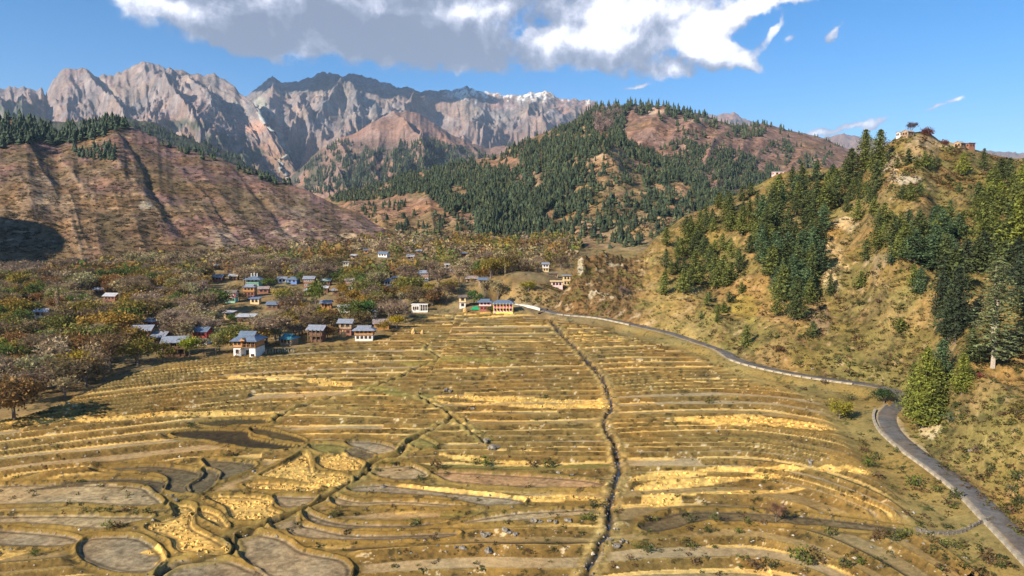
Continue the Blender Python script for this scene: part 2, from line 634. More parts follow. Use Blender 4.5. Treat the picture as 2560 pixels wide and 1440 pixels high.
# (colour, outline traced once and laid on the real slope, kind: flat plot 'P' or colour strip 'S')
PLOTS = [
    (GOLD, 'P', [(763, 1128), (778, 1165), (785, 1180), (850, 1187), (878, 1200), (862, 1218), (815, 1222), (740, 1203), (690, 1195), (652, 1190), (672, 1176), (720, 1150)]),
    (GOLD, 'P', [(802, 1140), (850, 1132), (890, 1148), (908, 1163), (895, 1178), (850, 1178), (812, 1170), (794, 1155)]),
    (GOLD, 'P', [(612, 1211), (660, 1205), (740, 1212), (795, 1221), (780, 1227), (700, 1226), (640, 1222)]),
    (GOLD, 'P', [(518, 1243), (560, 1236), (640, 1239), (678, 1250), (672, 1270), (700, 1285), (680, 1300), (605, 1303), (578, 1290), (568, 1268), (540, 1255)]),
    (GOLD, 'P', [(432, 1258), (482, 1262), (478, 1300), (485, 1320), (530, 1345), (570, 1372), (555, 1388), (500, 1388), (442, 1376), (430, 1350), (367, 1318), (400, 1300), (440, 1285)]),
    (GOLD, 'P', [(502, 1272), (538, 1282), (556, 1300), (568, 1320), (540, 1312), (505, 1290)]),
    (GREYF, 'P', [(200, 1362), (230, 1340), (300, 1336), (350, 1343), (388, 1368), (408, 1395), (385, 1428), (340, 1436), (265, 1423), (208, 1395)]),
    (STUB, 'P', [(-120, 1222), (60, 1208), (250, 1210), (350, 1215), (378, 1232), (402, 1262), (300, 1264), (150, 1258), (-120, 1264)]),
    (DARKF, 'P', [(512, 1148), (570, 1150), (634, 1158), (628, 1172), (590, 1190), (545, 1202), (552, 1180), (522, 1165)]),
    (DARKF, 'P', [(260, 1172), (360, 1164), (430, 1166), (492, 1176), (500, 1190), (465, 1215), (470, 1232), (436, 1232), (412, 1220), (426, 1197), (390, 1182)]),
    (DARKF, 'P', [(512, 1170), (545, 1182), (538, 1206), (500, 1236), (474, 1230), (472, 1215), (502, 1195)]),
    (DARKF, 'P', [(60, 1225), (200, 1200), (330, 1196), (398, 1200), (412, 1210), (400, 1232), (384, 1230), (372, 1212), (300, 1206), (180, 1212)]),
    (POND, 'P', [(432, 1084), (480, 1076), (540, 1075), (615, 1077), (625, 1095), (700, 1110), (738, 1118), (690, 1124), (600, 1116), (520, 1100), (450, 1092)]),
    (OLIVED, 'P', [(500, 1058), (560, 1048), (640, 1046), (676, 1052), (672, 1060), (600, 1060), (540, 1066)]),
    (OLIVED, 'P', [(632, 1067), (700, 1080), (760, 1100), (748, 1107), (690, 1096), (640, 1082)]),
    (GREYF, 'P', [(596, 1336), (650, 1330), (710, 1345), (760, 1378), (860, 1402), (860, 1450), (690, 1450), (630, 1412), (602, 1385)]),
    (GREYF, 'P', [(692, 1238), (750, 1240), (790, 1242), (760, 1266), (712, 1268), (690, 1252)]),
    (GREYF, 'P', [(680, 1300), (735, 1287), (742, 1300), (738, 1317), (700, 1326), (676, 1313)]),
    (GREYF, 'P', [(722, 1322), (760, 1311), (860, 1333), (980, 1336), (1130, 1330), (1118, 1343), (900, 1350), (760, 1345)]),
    (GREYF, 'P', [(762, 1275), (800, 1292), (870, 1308), (1000, 1310), (1115, 1305), (1000, 1320), (850, 1320), (775, 1302)]),
    (STUB, 'P', [(925, 1172), (960, 1165), (1025, 1162), (1066, 1182), (1056, 1196), (1000, 1200), (942, 1190)]),
    (RED, 'P', [(1088, 1178), (1200, 1180), (1400, 1192), (1500, 1205), (1495, 1220), (1300, 1218), (1150, 1208), (1098, 1192)]),
    (GREYF, 'P', [(876, 1218), (960, 1210), (1100, 1225), (1260, 1241), (1310, 1250), (1290, 1262), (1200, 1262), (1090, 1240), (900, 1230)]),
    (GREENF, 'P', [(1020, 1100), (1050, 1091), (1088, 1108), (1082, 1120), (1044, 1120), (1022, 1110)]),
    (GREYF, 'P', [(872, 1102), (930, 1102), (982, 1115), (988, 1128), (950, 1140), (900, 1122), (872, 1110)]),
    (DARKF, 'P', [(865, 1120), (900, 1122), (935, 1142), (912, 1150), (870, 1137)]),
    (GREENF, 'P', [(775, 1110), (840, 1108), (868, 1118), (862, 1132), (800, 1130)]),
    (DARKF, 'P', [(1600, 1314), (1650, 1292), (1720, 1276), (1900, 1280), (2100, 1298), (2310, 1328), (2300, 1338), (2100, 1320), (1900, 1306), (1760, 1302), (1690, 1322), (1630, 1330)]),
    (POND, 'P', [(1925, 1052), (1980, 1052), (2075, 1072), (2050, 1078), (1950, 1066)]),
    (GREYF, 'P', [(-60, 1322), (60, 1326), (180, 1340), (190, 1358), (110, 1368), (-60, 1356)]),
    (STUB, 'P', [(-60, 1292), (100, 1286), (300, 1288), (380, 1292), (300, 1312), (240, 1322), (60, 1308), (-60, 1310)]),
    (GREYF, 'P', [(405, 1418), (440, 1400), (560, 1398), (620, 1420), (690, 1460), (420, 1460)]),
    (STUB, 'P', [(1010, 1250), (900, 1252), (840, 1240), (830, 1252), (860, 1266), (1000, 1264), (1100, 1268), (1160, 1262)]),
    (STUB, 'P', [(1170, 1300), (1290, 1280), (1440, 1272), (1500, 1272), (1490, 1284), (1330, 1300), (1180, 1308)]),
    (GOLD, 'S', [(20, 1074), (300, 1050), (480, 1036), (690, 1028), (690, 1035), (480, 1046), (250, 1066), (30, 1081)]),
    (GOLD, 'S', [(770, 950), (860, 955), (880, 963), (830, 966), (770, 956)]),
    (STRAW, 'S', [(560, 948), (660, 944), (770, 947), (770, 951), (640, 952)]),
    (GOLD, 'S', [(1095, 987), (1200, 989), (1400, 997), (1512, 1000), (1510, 1007), (1350, 1004), (1200, 1001), (1095, 996)]),
    (GOLD, 'S', [(1065, 998), (1200, 1009), (1400, 1010), (1522, 1012), (1515, 1022), (1380, 1020), (1250, 1016), (1090, 1004)]),
    (GOLD, 'S', [(1590, 1192), (1700, 1178), (1850, 1166), (2030, 1170), (2140, 1178), (2235, 1217), (2140, 1192), (1980, 1178), (1850, 1179), (1600, 1202)]),
    (GOLD, 'S', [(1600, 1212), (1750, 1191), (1900, 1189), (1975, 1195), (1850, 1201), (1610, 1223)]),
    (GOLD, 'S', [(1608, 1240), (1692, 1230), (1697, 1258), (1620, 1263)]),
    (GOLD, 'S', [(1285, 1240), (1400, 1234), (1500, 1239), (1495, 1250), (1320, 1253)]),
    (GOLD, 'S', [(1690, 1045), (1780, 1040), (1900, 1043), (2060, 1062), (2090, 1078), (1925, 1066), (1720, 1057)]),
    (GOLD, 'S', [(1620, 1236), (1850, 1221), (2050, 1226), (1900, 1231), (1620, 1243)]),
    (GOLD, 'S', [(1000, 1211), (1100, 1221), (1260, 1237), (1260, 1241), (1100, 1226), (1000, 1215)]),
    (GOLD, 'S', [(1110, 1132), (1250, 1150), (1330, 1150), (1320, 1157), (1180, 1150), (1110, 1142)]),
    (GOLD, 'S', [(350, 1380), (395, 1365), (412, 1392), (420, 1402), (385, 1412), (400, 1390)]),
    (GOLD, 'S', [(-40, 1375), (55, 1376), (75, 1384), (20, 1400), (-40, 1420), (10, 1390), (-40, 1388)]),
    (GREENF, 'S', [(1010, 905), (1120, 895), (1280, 898), (1280, 906), (1130, 908), (1020, 914)]),
    (GREENF, 'S', [(880, 965), (960, 962), (1030, 990), (1010, 994), (930, 978)]),
]
PLOTS = [(c, k, pts, catmull(P2(pts), 4, True)) for c, k, pts in PLOTS]

# ---------------- ground: valley floor and terraces, one sheet of (a, Y) rows
na = 1040
A = np.linspace(-0.90, 0.90, na)
rows = []
py = 1475.0
ys = []
while py > 772:
    ys.append(py)
    py -= 1.85 if py > 1100 else 1.5
yy = 59.7 / (0.07 - ray(1280, np.array(ys))[1])
yy = np.concatenate([yy, np.geomspace(yy[-1] * 1.006, 1000, 120)])
Yg = yy[:, None] * np.ones((1, na))
Xg = A[None, :] * Yg
Zg = zbase(Yg) + 0.0
nrow = len(yy)
print('ground', nrow, na)
fld = -sdist(Xg, Yg, field_xy)
mt = sstep(fld, 0, 5.0)


def xdiv(pts):
    p = sorted(P2(pts), key=lambda q: q[1])
    return lambda Y: np.interp(Y, [q[1] for q in p], [q[0] for q in p])


fd1 = xdiv(STREAM_PX)
fd2 = xdiv(DITCH2_PX[4:] + [(660, 1110), (640, 1200), (600, 1335), (395, 1440)])
fd3 = xdiv([(1098, 898), (1045, 990)] + DITCH3_PX[2:])
reg = np.where(Xg > fd1(Yg), 0, np.where(Xg > fd3(Yg), 1, np.where(Xg > fd2(Yg), 2, 3)))
curve = 0.0042 * np.clip(-Xg - 35, 0, 200) ** 2
xr = Xg / Yg * 160
cr_ = np.where(xr > 52, 0.015 * (xr - 52) ** 2, 0.0045 * (52 - xr) ** 2)
curve = np.where(reg == 0, cr_ * (Yg / 160), curve)
curve = np.where(reg == 1, 0.0022 * (Xg - 0.12 * Yg) ** 2 * 0.5 - 0.02 * Xg, curve)
SP_ = 6.7
Pc = Yg + curve + 3.6 * fbm(Xg / 52 + reg * 31.7, Yg / 44 + reg * 11.1, 3, 5) + 0.16 * fbm(Xg / 5, Yg / 5, 2, 9)
q_ = Pc / SP_ + 0.28 * vnoise(Pc / SP_ * 0.9 + reg * 7.3, Xg / 60, 21) + reg * 0.37
# half terraces: some plots split in two over part of their length
k_ = np.floor(q_)
split = (vnoise(k_ * 3.1 + reg * 5.5, Xg / 75 + k_ * 1.7, 33) > 0.0)
p_ = q_ - k_
kk = np.where(split & (p_ > 0.5), k_ + 0.5, k_)
p2_ = np.where(split, np.where(p_ > 0.5, (p_ - 0.5) * 2, p_ * 2), p_)
span = np.where(split, SP_ / 2, SP_)          # metres from lip to lip
wb = np.where(split, 0.42, 0.34) + 0.12 * vnoise(kk * 1.3, Xg / 18, 41)
step = 0.07 * span
zl = 0.3 + 0.07 * SP_ * (kk - reg * 0.37) + 0.02
riser = sstep(p2_, 1 - wb, 0.985)
Zt = zl + step * riser
dl = np.minimum(p2_, 1 - p2_) * span
wig = 0.85 + 0.25 * vnoise(Xg / 4, kk * 5.1, 44)
Zt = Zt + 0.50 * wig * np.exp(-(((p2_ * span) - 0.10) / 0.36) ** 2) + 0.50 * wig * np.exp(-(((1 - p2_) * span + 0.10) / 0.36) ** 2)
Zt = Zt - 0.12 * (1 - riser) * sstep(p2_ * span, 0.3, 0.9)
Zt = Zt + riser * (1 - riser) * 0.9 * fbm(Xg / 1.3, Yg / 1.3, 3, 51)

# plots traced one by one
ex = np.full(Xg.shape, 99.0)
Zp = Zg.copy()
wplot = np.zeros(Xg.shape)
plot_col = np.zeros(Xg.shape + (3,))
plot_in = np.zeros(Xg.shape)
strip_in = np.zeros(Xg.shape)
rimp = np.zeros(Xg.shape)
for (c, kind, ppx, pts) in PLOTS:
    xs = [p[0] for p in pts]
    ysn = [p[1] for p in pts]
    pad = 5.0
    r0, r1 = np.searchsorted(yy, min(ysn) - pad), np.searchsorted(yy, max(ysn) + pad)
    r0 = max(r0, 0)
    if r1 <= r0:
        continue
    lo, hi = 1e9, -1e9
    for x in (min(xs) - pad, max(xs) + pad):
        for y in (max(min(ysn) - pad, 60), max(ysn) + pad):
            lo, hi = min(lo, x / y), max(hi, x / y)
    c0, c1 = np.searchsorted(A, lo), np.searchsorted(A, hi)
    if c1 <= c0:
        continue
    sl_ = (slice(r0, r1), slice(c0, c1))
    X_, Y_ = Xg[sl_], Yg[sl_]
    sd = sdist(X_, Y_, pts)
    if kind == 'P':
        ym = sum(ysn) / len(ysn)
        # long plots follow their own contour: level per x bin
        spanx = max(xs) - min(xs)
        if spanx > 22:
            bx = np.linspace(min(xs), max(xs), 14)
            mids = []
            P_ = np.array(pts)
            for b in bx:
                w_ = np.exp(-((P_[:, 0] - b) / (spanx / 9)) ** 2)
                mids.append((w_ * P_[:, 1]).sum() / w_.sum())
            ymid = np.interp(X_, bx, mids)
        else:
            ymid = ym
        zi = 0.3 + 0.07 * (0.75 * ymid + 0.25 * Y_) - 0.22
        w = sstep(-sd, -0.9, 0.1)
        Zp[sl_] = np.where(w > wplot[sl_], Zp[sl_] * (1 - w) + zi * w, Zp[sl_])
        wplot[sl_] = np.maximum(wplot[sl_], w)
        rimp[sl_] = np.maximum(rimp[sl_], np.exp(-((sd - 0.5) / 0.30) ** 2))
        ex[sl_] = np.minimum(ex[sl_], sd)
        ins = sd < 0.1
    else:
        ins = sd < 0
        strip_in[sl_] = np.where(ins, 1, strip_in[sl_])
    if kind == 'P' or True:
        plot_in[sl_] = np.where(ins, 1, plot_in[sl_])
        sub = plot_col[sl_]
        sub[ins] = c
        plot_col[sl_] = sub
near = sstep(-ex, -3.0, -1.1)
Zf = Zt * (1 - near) + Zp * near
Zf = np.where(wplot > 0, Zf * (1 - sstep(wplot, 0, 0.9)) + Zp * sstep(wplot, 0, 0.9), Zf)
Zf = Zf + 0.50 * rimp * (0.8 + 0.4 * vnoise(Xg / 2.5, Yg / 2.5, 61)) * (ex > -0.4)
Zg = Zg * (1 - mt) + Zf * mt
rough_g = (1 - mt) * (0.9 * fbm(Xg / 14, Yg / 14, 4, 71) + 0.25 * fbm(Xg / 3, Yg / 3, 3, 72))
Zg = Zg + rough_g * sstep(Yg, 60, 130)
for (bx, by, amp, rad) in ((1110, 745, 5.5, 15), (1140, 712, 5.0, 12), (1300, 748, 9, 24), (1350, 725, 6, 20), (1230, 735, 3, 16)):
    x0, y0 = (float(v) for v in to_plane(bx, by))
    Zg = Zg + amp * np.exp(-(((Xg - x0) / rad) ** 2 + ((Yg - y0) / rad / 1.2) ** 2))
ds, sp_ = pl_dist(Xg, Yg, stream_xy)
ds = ds + 0.35 * vnoise(Xg / 1.5, Yg / 1.5, 80)
Zg = Zg - 0.55 * np.exp(-(ds / 0.42) ** 2) + 0.15 * np.exp(-((ds - 1.2) / 0.5) ** 2)
dd = np.full(Xg.shape, 99.0)
for d in ditches:
    d_, _ = pl_dist(Xg, Yg, d)
    dd = np.minimum(dd, d_)
dd = dd + 0.15 * vnoise(Xg / 1.2, Yg / 1.2, 81)
Zg = Zg - 0.40 * np.exp(-(dd / 0.36) ** 2) + 0.22 * np.exp(-((dd - 1.1) / 0.5) ** 2)
dr, rp_ = pl_dist(Xg, Yg, road_xy)
rY = np.interp(rp_, np.concatenate([[0], np.cumsum([math.dist(road_xy[i], road_xy[i + 1]) for i in range(len(road_xy) - 1)])]), [p[1] for p in road_xy])
wr = 1 - sstep(dr, 3.6, 9.0)
wr = np.where(Yg > 330, wr * 0.8, wr)
Zg = Zg * (1 - wr) + (zbase(rY) + ROAD_LIFT - 0.12) * wr

# colours
n1 = fbm(Xg / 9, Yg / 9, 4, 91)
n2 = fbm(Xg / 2.2, Yg / 2.2, 3, 92)
n3 = np.clip(1.5 * fbm(Xg / 0.8 + 0.6 * Yg, Yg / 0.55 - 0.4 * Xg, 3, 93), -1, 1)


def C(c):
    return np.array(c)[None, None, :]


seg = np.floor((Xg + 37 * hsh(kk.astype(np.int64) * 2, reg.astype(np.int64), 3)) / 95)
hv = hsh((kk * 2).astype(np.int64) * 13 + reg.astype(np.int64), seg.astype(np.int64), 7)[..., None]
fc = np.where(hv < 0.34, C(STUB), np.where(hv < 0.62, C((0.285, 0.20, 0.08)), np.where(hv < 0.80, C((0.26, 0.195, 0.09)), np.where(hv < 0.90, C((0.36, 0.25, 0.12)), np.where(hv < 0.955, C(GREENF), C(STRAW))))))
bank = C(OLIVE) * (1.08 + 0.12 * n1[..., None]) + C((0.055, 0.032, 0.008)) * sstep(n2, -0.1, 0.6)[..., None]
bank = np.where((n2 + n3 * 0.6 < -0.55)[..., None], C(OLIVED), bank)
bank = np.where((n3 * 0.7 + n2 > 0.85)[..., None], C((0.38, 0.31, 0.19)), bank)
bank = bank * (1 + 0.16 * n2 + 0.22 * n3)[..., None]
rm = (sstep(p2_, 1 - wb - 0.01, 1 - wb + 0.03))[..., None]
col = fc * (1 + 0.10 * n2 + 0.16 * n3)[..., None] * (1 - rm) + bank * rm
# straw left along the foot of many banks
sw = ((p2_ > 1 - wb - 0.8 / span) & (p2_ < 1 - wb + 0.05) & (vnoise(kk * 4.7, Xg / 70, 95) > -0.15) & (n3 > -0.85))[..., None]
col = np.where(sw, C(STRAW) * (1 + 0.2 * n3[..., None]), col)
# green-gold turf on the lip, bund shade painted as a dark line behind it
pm = p2_ * span
lip = np.exp(-((pm - 0.1) / 0.4) ** 2)[..., None]
col = col * (1 - lip) + C((0.29, 0.205, 0.065)) * lip
bund_shade = (np.exp(-((pm - 0.85) / 0.36) ** 2) * (vnoise(kk * 2.9, Xg / 60, 96) > -0.8))[..., None]
col = col * (1 - 0.9 * bund_shade) + C((0.03, 0.022, 0.014)) * 0.9 * bund_shade
# banks around traced plots
turf = C((0.195, 0.13, 0.036)) * (1 + 0.25 * n1[..., None] + 0.2 * n3[..., None])
turf = np.where((n2 + n3 * 0.5 < -0.45)[..., None], C(OLIVED), turf)
nr = near[..., None]
col = col * (1 - nr) + turf * nr
pin = (plot_in > 0) & ((strip_in < 1) | (rm[..., 0] < 0.5) | True)
mott = (0.95 + 0.30 * n2 + 0.35 * n3)[..., None]
col = np.where(pin[..., None], plot_col * mott, col)
edge = (np.exp(-((ex + 0.45) / 0.3) ** 2) * 0.75)[..., None]  # rim shade painted as a dark band just inside the plots
col = col * (1 - edge) + C((0.06, 0.045, 0.028)) * edge
# outside the fields: village floor, dry grass
out = C((0.20, 0.145, 0.07)) * (1 + 0.35 * n1[..., None]) + C((0.07, 0.045, 0.01)) * sstep(n2, 0, 0.6)[..., None]
out = np.where((n2 + 0.5 * n3 < -0.5)[..., None], C((0.09, 0.08, 0.035)), out)
right = sstep(Xg / Yg, 0.05, 0.25)[..., None]
outr = C((0.235, 0.175, 0.06)) * (1 + 0.3 * n1[..., None])
outr = np.where((n2 + 0.6 * n3 < -0.55)[..., None], C((0.10, 0.095, 0.03)), outr)
out = out * (1 - right) + outr * right
m_ = mt[..., None]
col = col * m_ + out * (1 - m_)
w = np.exp(-(ds / 0.5) ** 2)[..., None]
bw = np.exp(-((ds - 1.5) / 0.8) ** 2)[..., None]
col = col * (1 - bw) + C((0.27, 0.195, 0.07)) * (1 + 0.5 * n3[..., None]) * bw
col = col * (1 - w) + C((0.04, 0.03, 0.02)) * w
w = np.exp(-(dd / 0.32) ** 2)[..., None]
bw = np.exp(-((dd - 1.2) / 0.6) ** 2)[..., None] * 0.8
col = col * (1 - bw) + C((0.25, 0.19, 0.06)) * bw
col = col * (1 - w) + C((0.045, 0.038, 0.018)) * w
# verge of the road: stony, pale
w = ((1 - sstep(dr, 2.2, 3.6)) * (0.6 + 0.4 * n3))[..., None]
w = np.clip(w, 0, 1)
col = col * (1 - w) + C((0.42, 0.35, 0.24)) * w
register('ground', A, Yg, Zg)

# ---------------- hills and mountains: lofts from a traced foot to a traced ridge, each at its own distance
def loft(name, ridge, foot, nr, dpx, prof=1.0, disp=None, jag=(0, 30), zfoot=None, a_pad=0.0, back=0.9, post=None, rdisp=0.15, smooth_foot=0, center=True):
    rpx = np.array([r[0] for r in ridge], float)
    rpy = np.array([r[1] for r in ridge], float)
    rY = np.array([r[2] for r in ridge], float)
    ra, rt = ray(rpx, rpy)
    n = int((rpx[-1] - rpx[0]) / dpx)
    A_ = np.linspace(ra[0], ra[-1], n)
    tr = np.interp(A_, ra, rt)
    Yr = np.interp(A_, ra, rY)
    px_ = 1280 + F * A_
    if jag[0]:
        tr = tr + jag[0] / F * fbm(px_ / jag[1], 0 * px_ + 3.3, 5, 201, 0.6)
    fpx = np.array([f[0] for f in foot], float)
    fa = (fpx - 1280) / F
    Yf = np.interp(A_, fa, np.array([f[1] for f in foot], float))
    zf = zbase(Yf) + (ROAD_LIFT if zfoot is None else zfoot)
    zr = CZ + tr * Yr
    s = np.concatenate([[-0.10, -0.05], np.linspace(0, 1, nr), [1.015, 1.04, 1.09, 1.18, 1.35, 1.7]])
    S = s[:, None] * np.ones((1, n))
    Y = Yf[None, :] + (Yr - Yf)[None, :] * S
    X = A_[None, :] * Y
    Sc = np.clip(S, 0, 1)
    pr = Sc ** prof
    if smooth_foot:
        kw = int(smooth_foot / dpx)
        ker = np.hanning(2 * kw + 1)
        Yp = np.concatenate([np.full(kw, Yf[0]), Yf, np.full(kw, Yf[-1])])
        Yfs = np.convolve(Yp, ker / ker.sum(), 'valid')
        S2 = (Y - Yfs[None, :]) / (Yr - Yfs)[None, :]
        pr = np.clip(S2, 0, 1) ** prof
        zf = zbase(Yfs) + ROAD_LIFT
        Z = zf[None, :] + (zr - zf)[None, :] * pr
        Z = np.where(Y < Yfs[None, :], zbase(Y) + ROAD_LIFT - 0.10 - 0.04 * np.minimum(Yfs[None, :] - Y, 12), Z)
    else:
        Z = zf[None, :] + (zr - zf)[None, :] * pr
    Hh = (zr - zf)[None, :]
    Z = np.where(S < 0, zf[None, :] + Hh * S * 0.8, Z)
    Z = np.where(S > 1, zr[None, :] - (S - 1) * Hh * back - ((S - 1) * Hh * 0.5), Z)
    env = sstep(Sc, 0, 0.12) * (rdisp + (1 - rdisp) * (1 - sstep(Sc, 0.70, 1.0)))
    if disp is not None:
        dd_ = disp(X, Y, Sc, 1280 + F * A_[None, :] * np.ones_like(S), Hh)
        if center:
            dd_ = dd_ - dd_[2:nr].mean() - dd_[2:nr].std() * 0.5
        Z = Z + dd_ * env
    if post is not None:
        Z = post(X, Y, Z, S, 1280 + F * A_[None, :] * np.ones_like(S))
    register(name, A_, Y, Z)
    px, py = project(X, Y, Z)
    return dict(A=A_, X=X, Y=Y, Z=Z, S=S, Sc=Sc, px=px, py=py, cpx=1280 + F * A_[None, :] * np.ones_like(S))


def slope_of(L):
    """surface normal's components, for telling cliffs from gentle ground"""
    X, Y, Z = L['X'], L['Y'], L['Z']
    dx1, dy1, dz1 = np.gradient(X, axis=1), np.gradient(Y, axis=1), np.gradient(Z, axis=1)
    dx0, dy0, dz0 = np.gradient(X, axis=0), np.gradient(Y, axis=0), np.gradient(Z, axis=0)
    nx = dy1 * dz0 - dz1 * dy0
    ny = dz1 * dx0 - dx1 * dz0
    nz = dx1 * dy0 - dy1 * dx0
    ln = np.sqrt(nx * nx + ny * ny + nz * nz) + 1e-9
    return nx / ln, ny / ln, nz / ln


def grid_faces(nr, nc, keep=None):
    i = np.arange(nr - 1)[:, None] * nc + np.arange(nc - 1)[None, :]
    f = np.stack([i, i + 1, i + nc + 1, i + nc], -1)
    if keep is not None:
        return f[keep]
    return f.reshape(-1, 4)


def emit(name, L, col, mat, label=None, keep=None):
    X, Y, Z = L['X'], L['Y'], L['Z']
    nr, nc = X.shape
    V = np.stack([X, Y, Z], -1).reshape(-1, 3)
    fc_ = grid_faces(nr, nc, keep)
    used = np.zeros(len(V), bool)
    used[fc_.ravel()] = True
    remap = np.cumsum(used) - 1
    ob = mesh_np(name, V[used], remap[fc_], (mat,), col.reshape(-1, 3)[used], kind='structure')
    if label:
        ob['label'] = label
    return ob


def spot(L, cx, cy, rx, ry, amt=1.0, wob=0.5, sc=40.0, seed=0):
    """soft patch of ground cover around a traced point"""
    d = ((L['px'] - cx) / rx) ** 2 + ((L['py'] - cy) / ry) ** 2
    nz = fbm(L['px'] / sc, L['py'] / sc, 4, 300 + seed)
    return amt * sstep(1 - d + wob * nz * 1.5, 0.0, 0.8)


def mixc(col, c, w):
    w = np.clip(w, 0, 1)[..., None]
    return col * (1 - w) + np.array(c)[None, None, :] * w


MAT_G = terrain_mat('valley_ground_material', 0.10, 1.3, 5.0, 0.38, 0.12, 1.0)
MAT_N = terrain_mat('near_hill_material', 0.08, 0.5, 2.2, 0.50, 0.35, 1.0)
MAT_M = terrain_mat('scrub_hill_material', 0.035, 0.16, 0.55, 0.62, 1.4, 1.0)
MAT_F = terrain_mat('mountain_rock_material', 0.006, 0.03, 0.12, 0.50, 9.0, 1.0)
MAT_FF = terrain_mat('far_mountain_material', 0.004, 0.02, 0.08, 0.35, 14.0, 1.0)


def yr_(px, py):
    return float(to_plane(px, py)[1])


# ---- near hill beside the road (right)
foot_R = [(1250, yr_(1290, 768) + 10), (1400, yr_(1400, 788) + 4), (1500, yr_(1500, 800) + 4), (1600, yr_(1600, 821) + 4), (1680, yr_(1680, 840) + 3.6), (1740, yr_(1740, 860) + 3.4),
          (1800, yr_(1800, 880) + 3.4), (1840, yr_(1840, 905) + 3.2), (1900, yr_(1900, 924) + 3.2), (2000, yr_(2000, 945) + 3.2), (2100, yr_(2100, 960) + 3.2),
          (2180, yr_(2180, 969) + 4.0), (2205, yr_(2205, 980) + 2), (2300, yr_(2300, 1136) + 4.0), (2350, yr_(2350, 1172) + 4.0),
          (2430, yr_(2430, 1232) + 4.5), (2500, yr_(2500, 1298) + 4.5), (2560, yr_(2560, 1358) + 4.5), (2700, yr_(2700, 1500) + 4.5), (2950, 85), (3400, 60), (4400, 45)]
ridge_R = [(1560, 690, 320), (1600, 640, 330), (1640, 590, 345), (1700, 548, 365), (1760, 522, 380), (1800, 505, 385), (1850, 478, 390), (1900, 455, 395), (1950, 432, 400), (2000, 424, 400), (2050, 418, 400),
           (2110, 420, 385), (2160, 410, 365), (2195, 385, 350), (2215, 362, 342), (2240, 342, 338), (2262, 331, 336), (2300, 330, 334), (2322, 336, 334), (2345, 350, 336), (2380, 358, 340), (2410, 364, 342),
           (2440, 372, 345), (2480, 384, 350), (2520, 392, 350), (2560, 396, 350), (2650, 380, 350), (2950, 350, 340), (3400, 320, 320), (4400, 300, 260)]


def disp_R(X, Y, s, cpx, H):
    d = 7.0 * fbm(X / 42, Y / 42, 4, 401) + 2.2 * fbm(X / 9, Y / 9, 3, 402)
    d = d + 3.0 * ridged(X / 30 + 0.5 * s, Y / 70, 3, 403)
    # small cattle-track steps
    d = d + 0.5 * fbm(X / 5, (Y + 0.6 * X) / 1.6, 2, 404)
    # rocky outcrops near the top
    cl = np.exp(-((cpx - 2290) / 90) ** 2) * np.exp(-((s - 0.86) / 0.12) ** 2) + 0.8 * np.exp(-((cpx - 2220) / 30) ** 2) * np.exp(-((s - 0.72) / 0.12) ** 2)
    cl = cl + 0.5 * np.exp(-((cpx - 2080) / 60) ** 2) * np.exp(-((s - 0.45) / 0.12) ** 2) + 0.4 * np.exp(-((cpx - 2050) / 40) ** 2) * np.exp(-((s - 0.12) / 0.10) ** 2)
    d = d + cl * 3.0 * ridged(X / 7, Y / 7, 4, 405)
    # the gully in shade that runs down beside the tall cedar
    d = d - 4.5 * np.exp(-((cpx - (2350 - 60 * (0.5 - s))) / 75) ** 2) * sstep(s, 0.15, 0.4) * (1 - sstep(s, 0.8, 1.0))
    d = d + 1.5 * np.exp(-((cpx - 2215) / 75) ** 2) * sstep(s, 0.15, 0.4) * (1 - sstep(s, 0.7, 0.95))
    return d


def post_R(X, Y, Z, S, cpx):
    d, _ = pl_dist(X, Y, road_xy)
    zb = zbase(Y) + ROAD_LIFT
    wide = np.exp(-((cpx - 2270) / 110) ** 2)
    t = np.clip((d - 2.9) / (8 + 34 * wide), 0, 1)
    f = 1 - (1 - t) ** 2
    k = 1.0
    f = 1 - k * (1 - f)
    return np.where((S < 0.6) & (Z > zb), zb + (Z - zb) * f, Z)


LR = loft('near_hill', ridge_R, foot_R, 220, 3.2, 0.86, disp_R, jag=(6, 40), rdisp=0.2, post=post_R, smooth_foot=190, center=False)
nx, ny, nz = slope_of(LR)
X_, Y_ = LR['X'], LR['Y']
m1 = fbm(X_ / 16, Y_ / 16, 4, 411)
m2 = fbm(X_ / 3.2, Y_ / 2.2, 3, 412)
m3 = vnoise(X_ / 1.0, Y_ / 0.8, 413)
c_ = np.zeros(X_.shape + (3,)) + np.array((0.235, 0.155, 0.058))
c_ = mixc(c_, (0.17, 0.135, 0.042), sstep(m1, -0.3, 0.3))
c_ = mixc(c_, (0.24, 0.145, 0.075), sstep(m2, 0.1, 0.7) * 0.6)
c_ = mixc(c_, (0.07, 0.062, 0.022), sstep(m2 + 0.7 * m3, 0.15, 0.6) * 0.85)
c_ = mixc(c_, (0.40, 0.28, 0.15), sstep(-m2 - 0.5 * m3, 0.5, 0.9) * 0.8)
c_ = mixc(c_, (0.28, 0.22, 0.15), sstep(0.44 - nz, 0.0, 0.15) * 0.8)
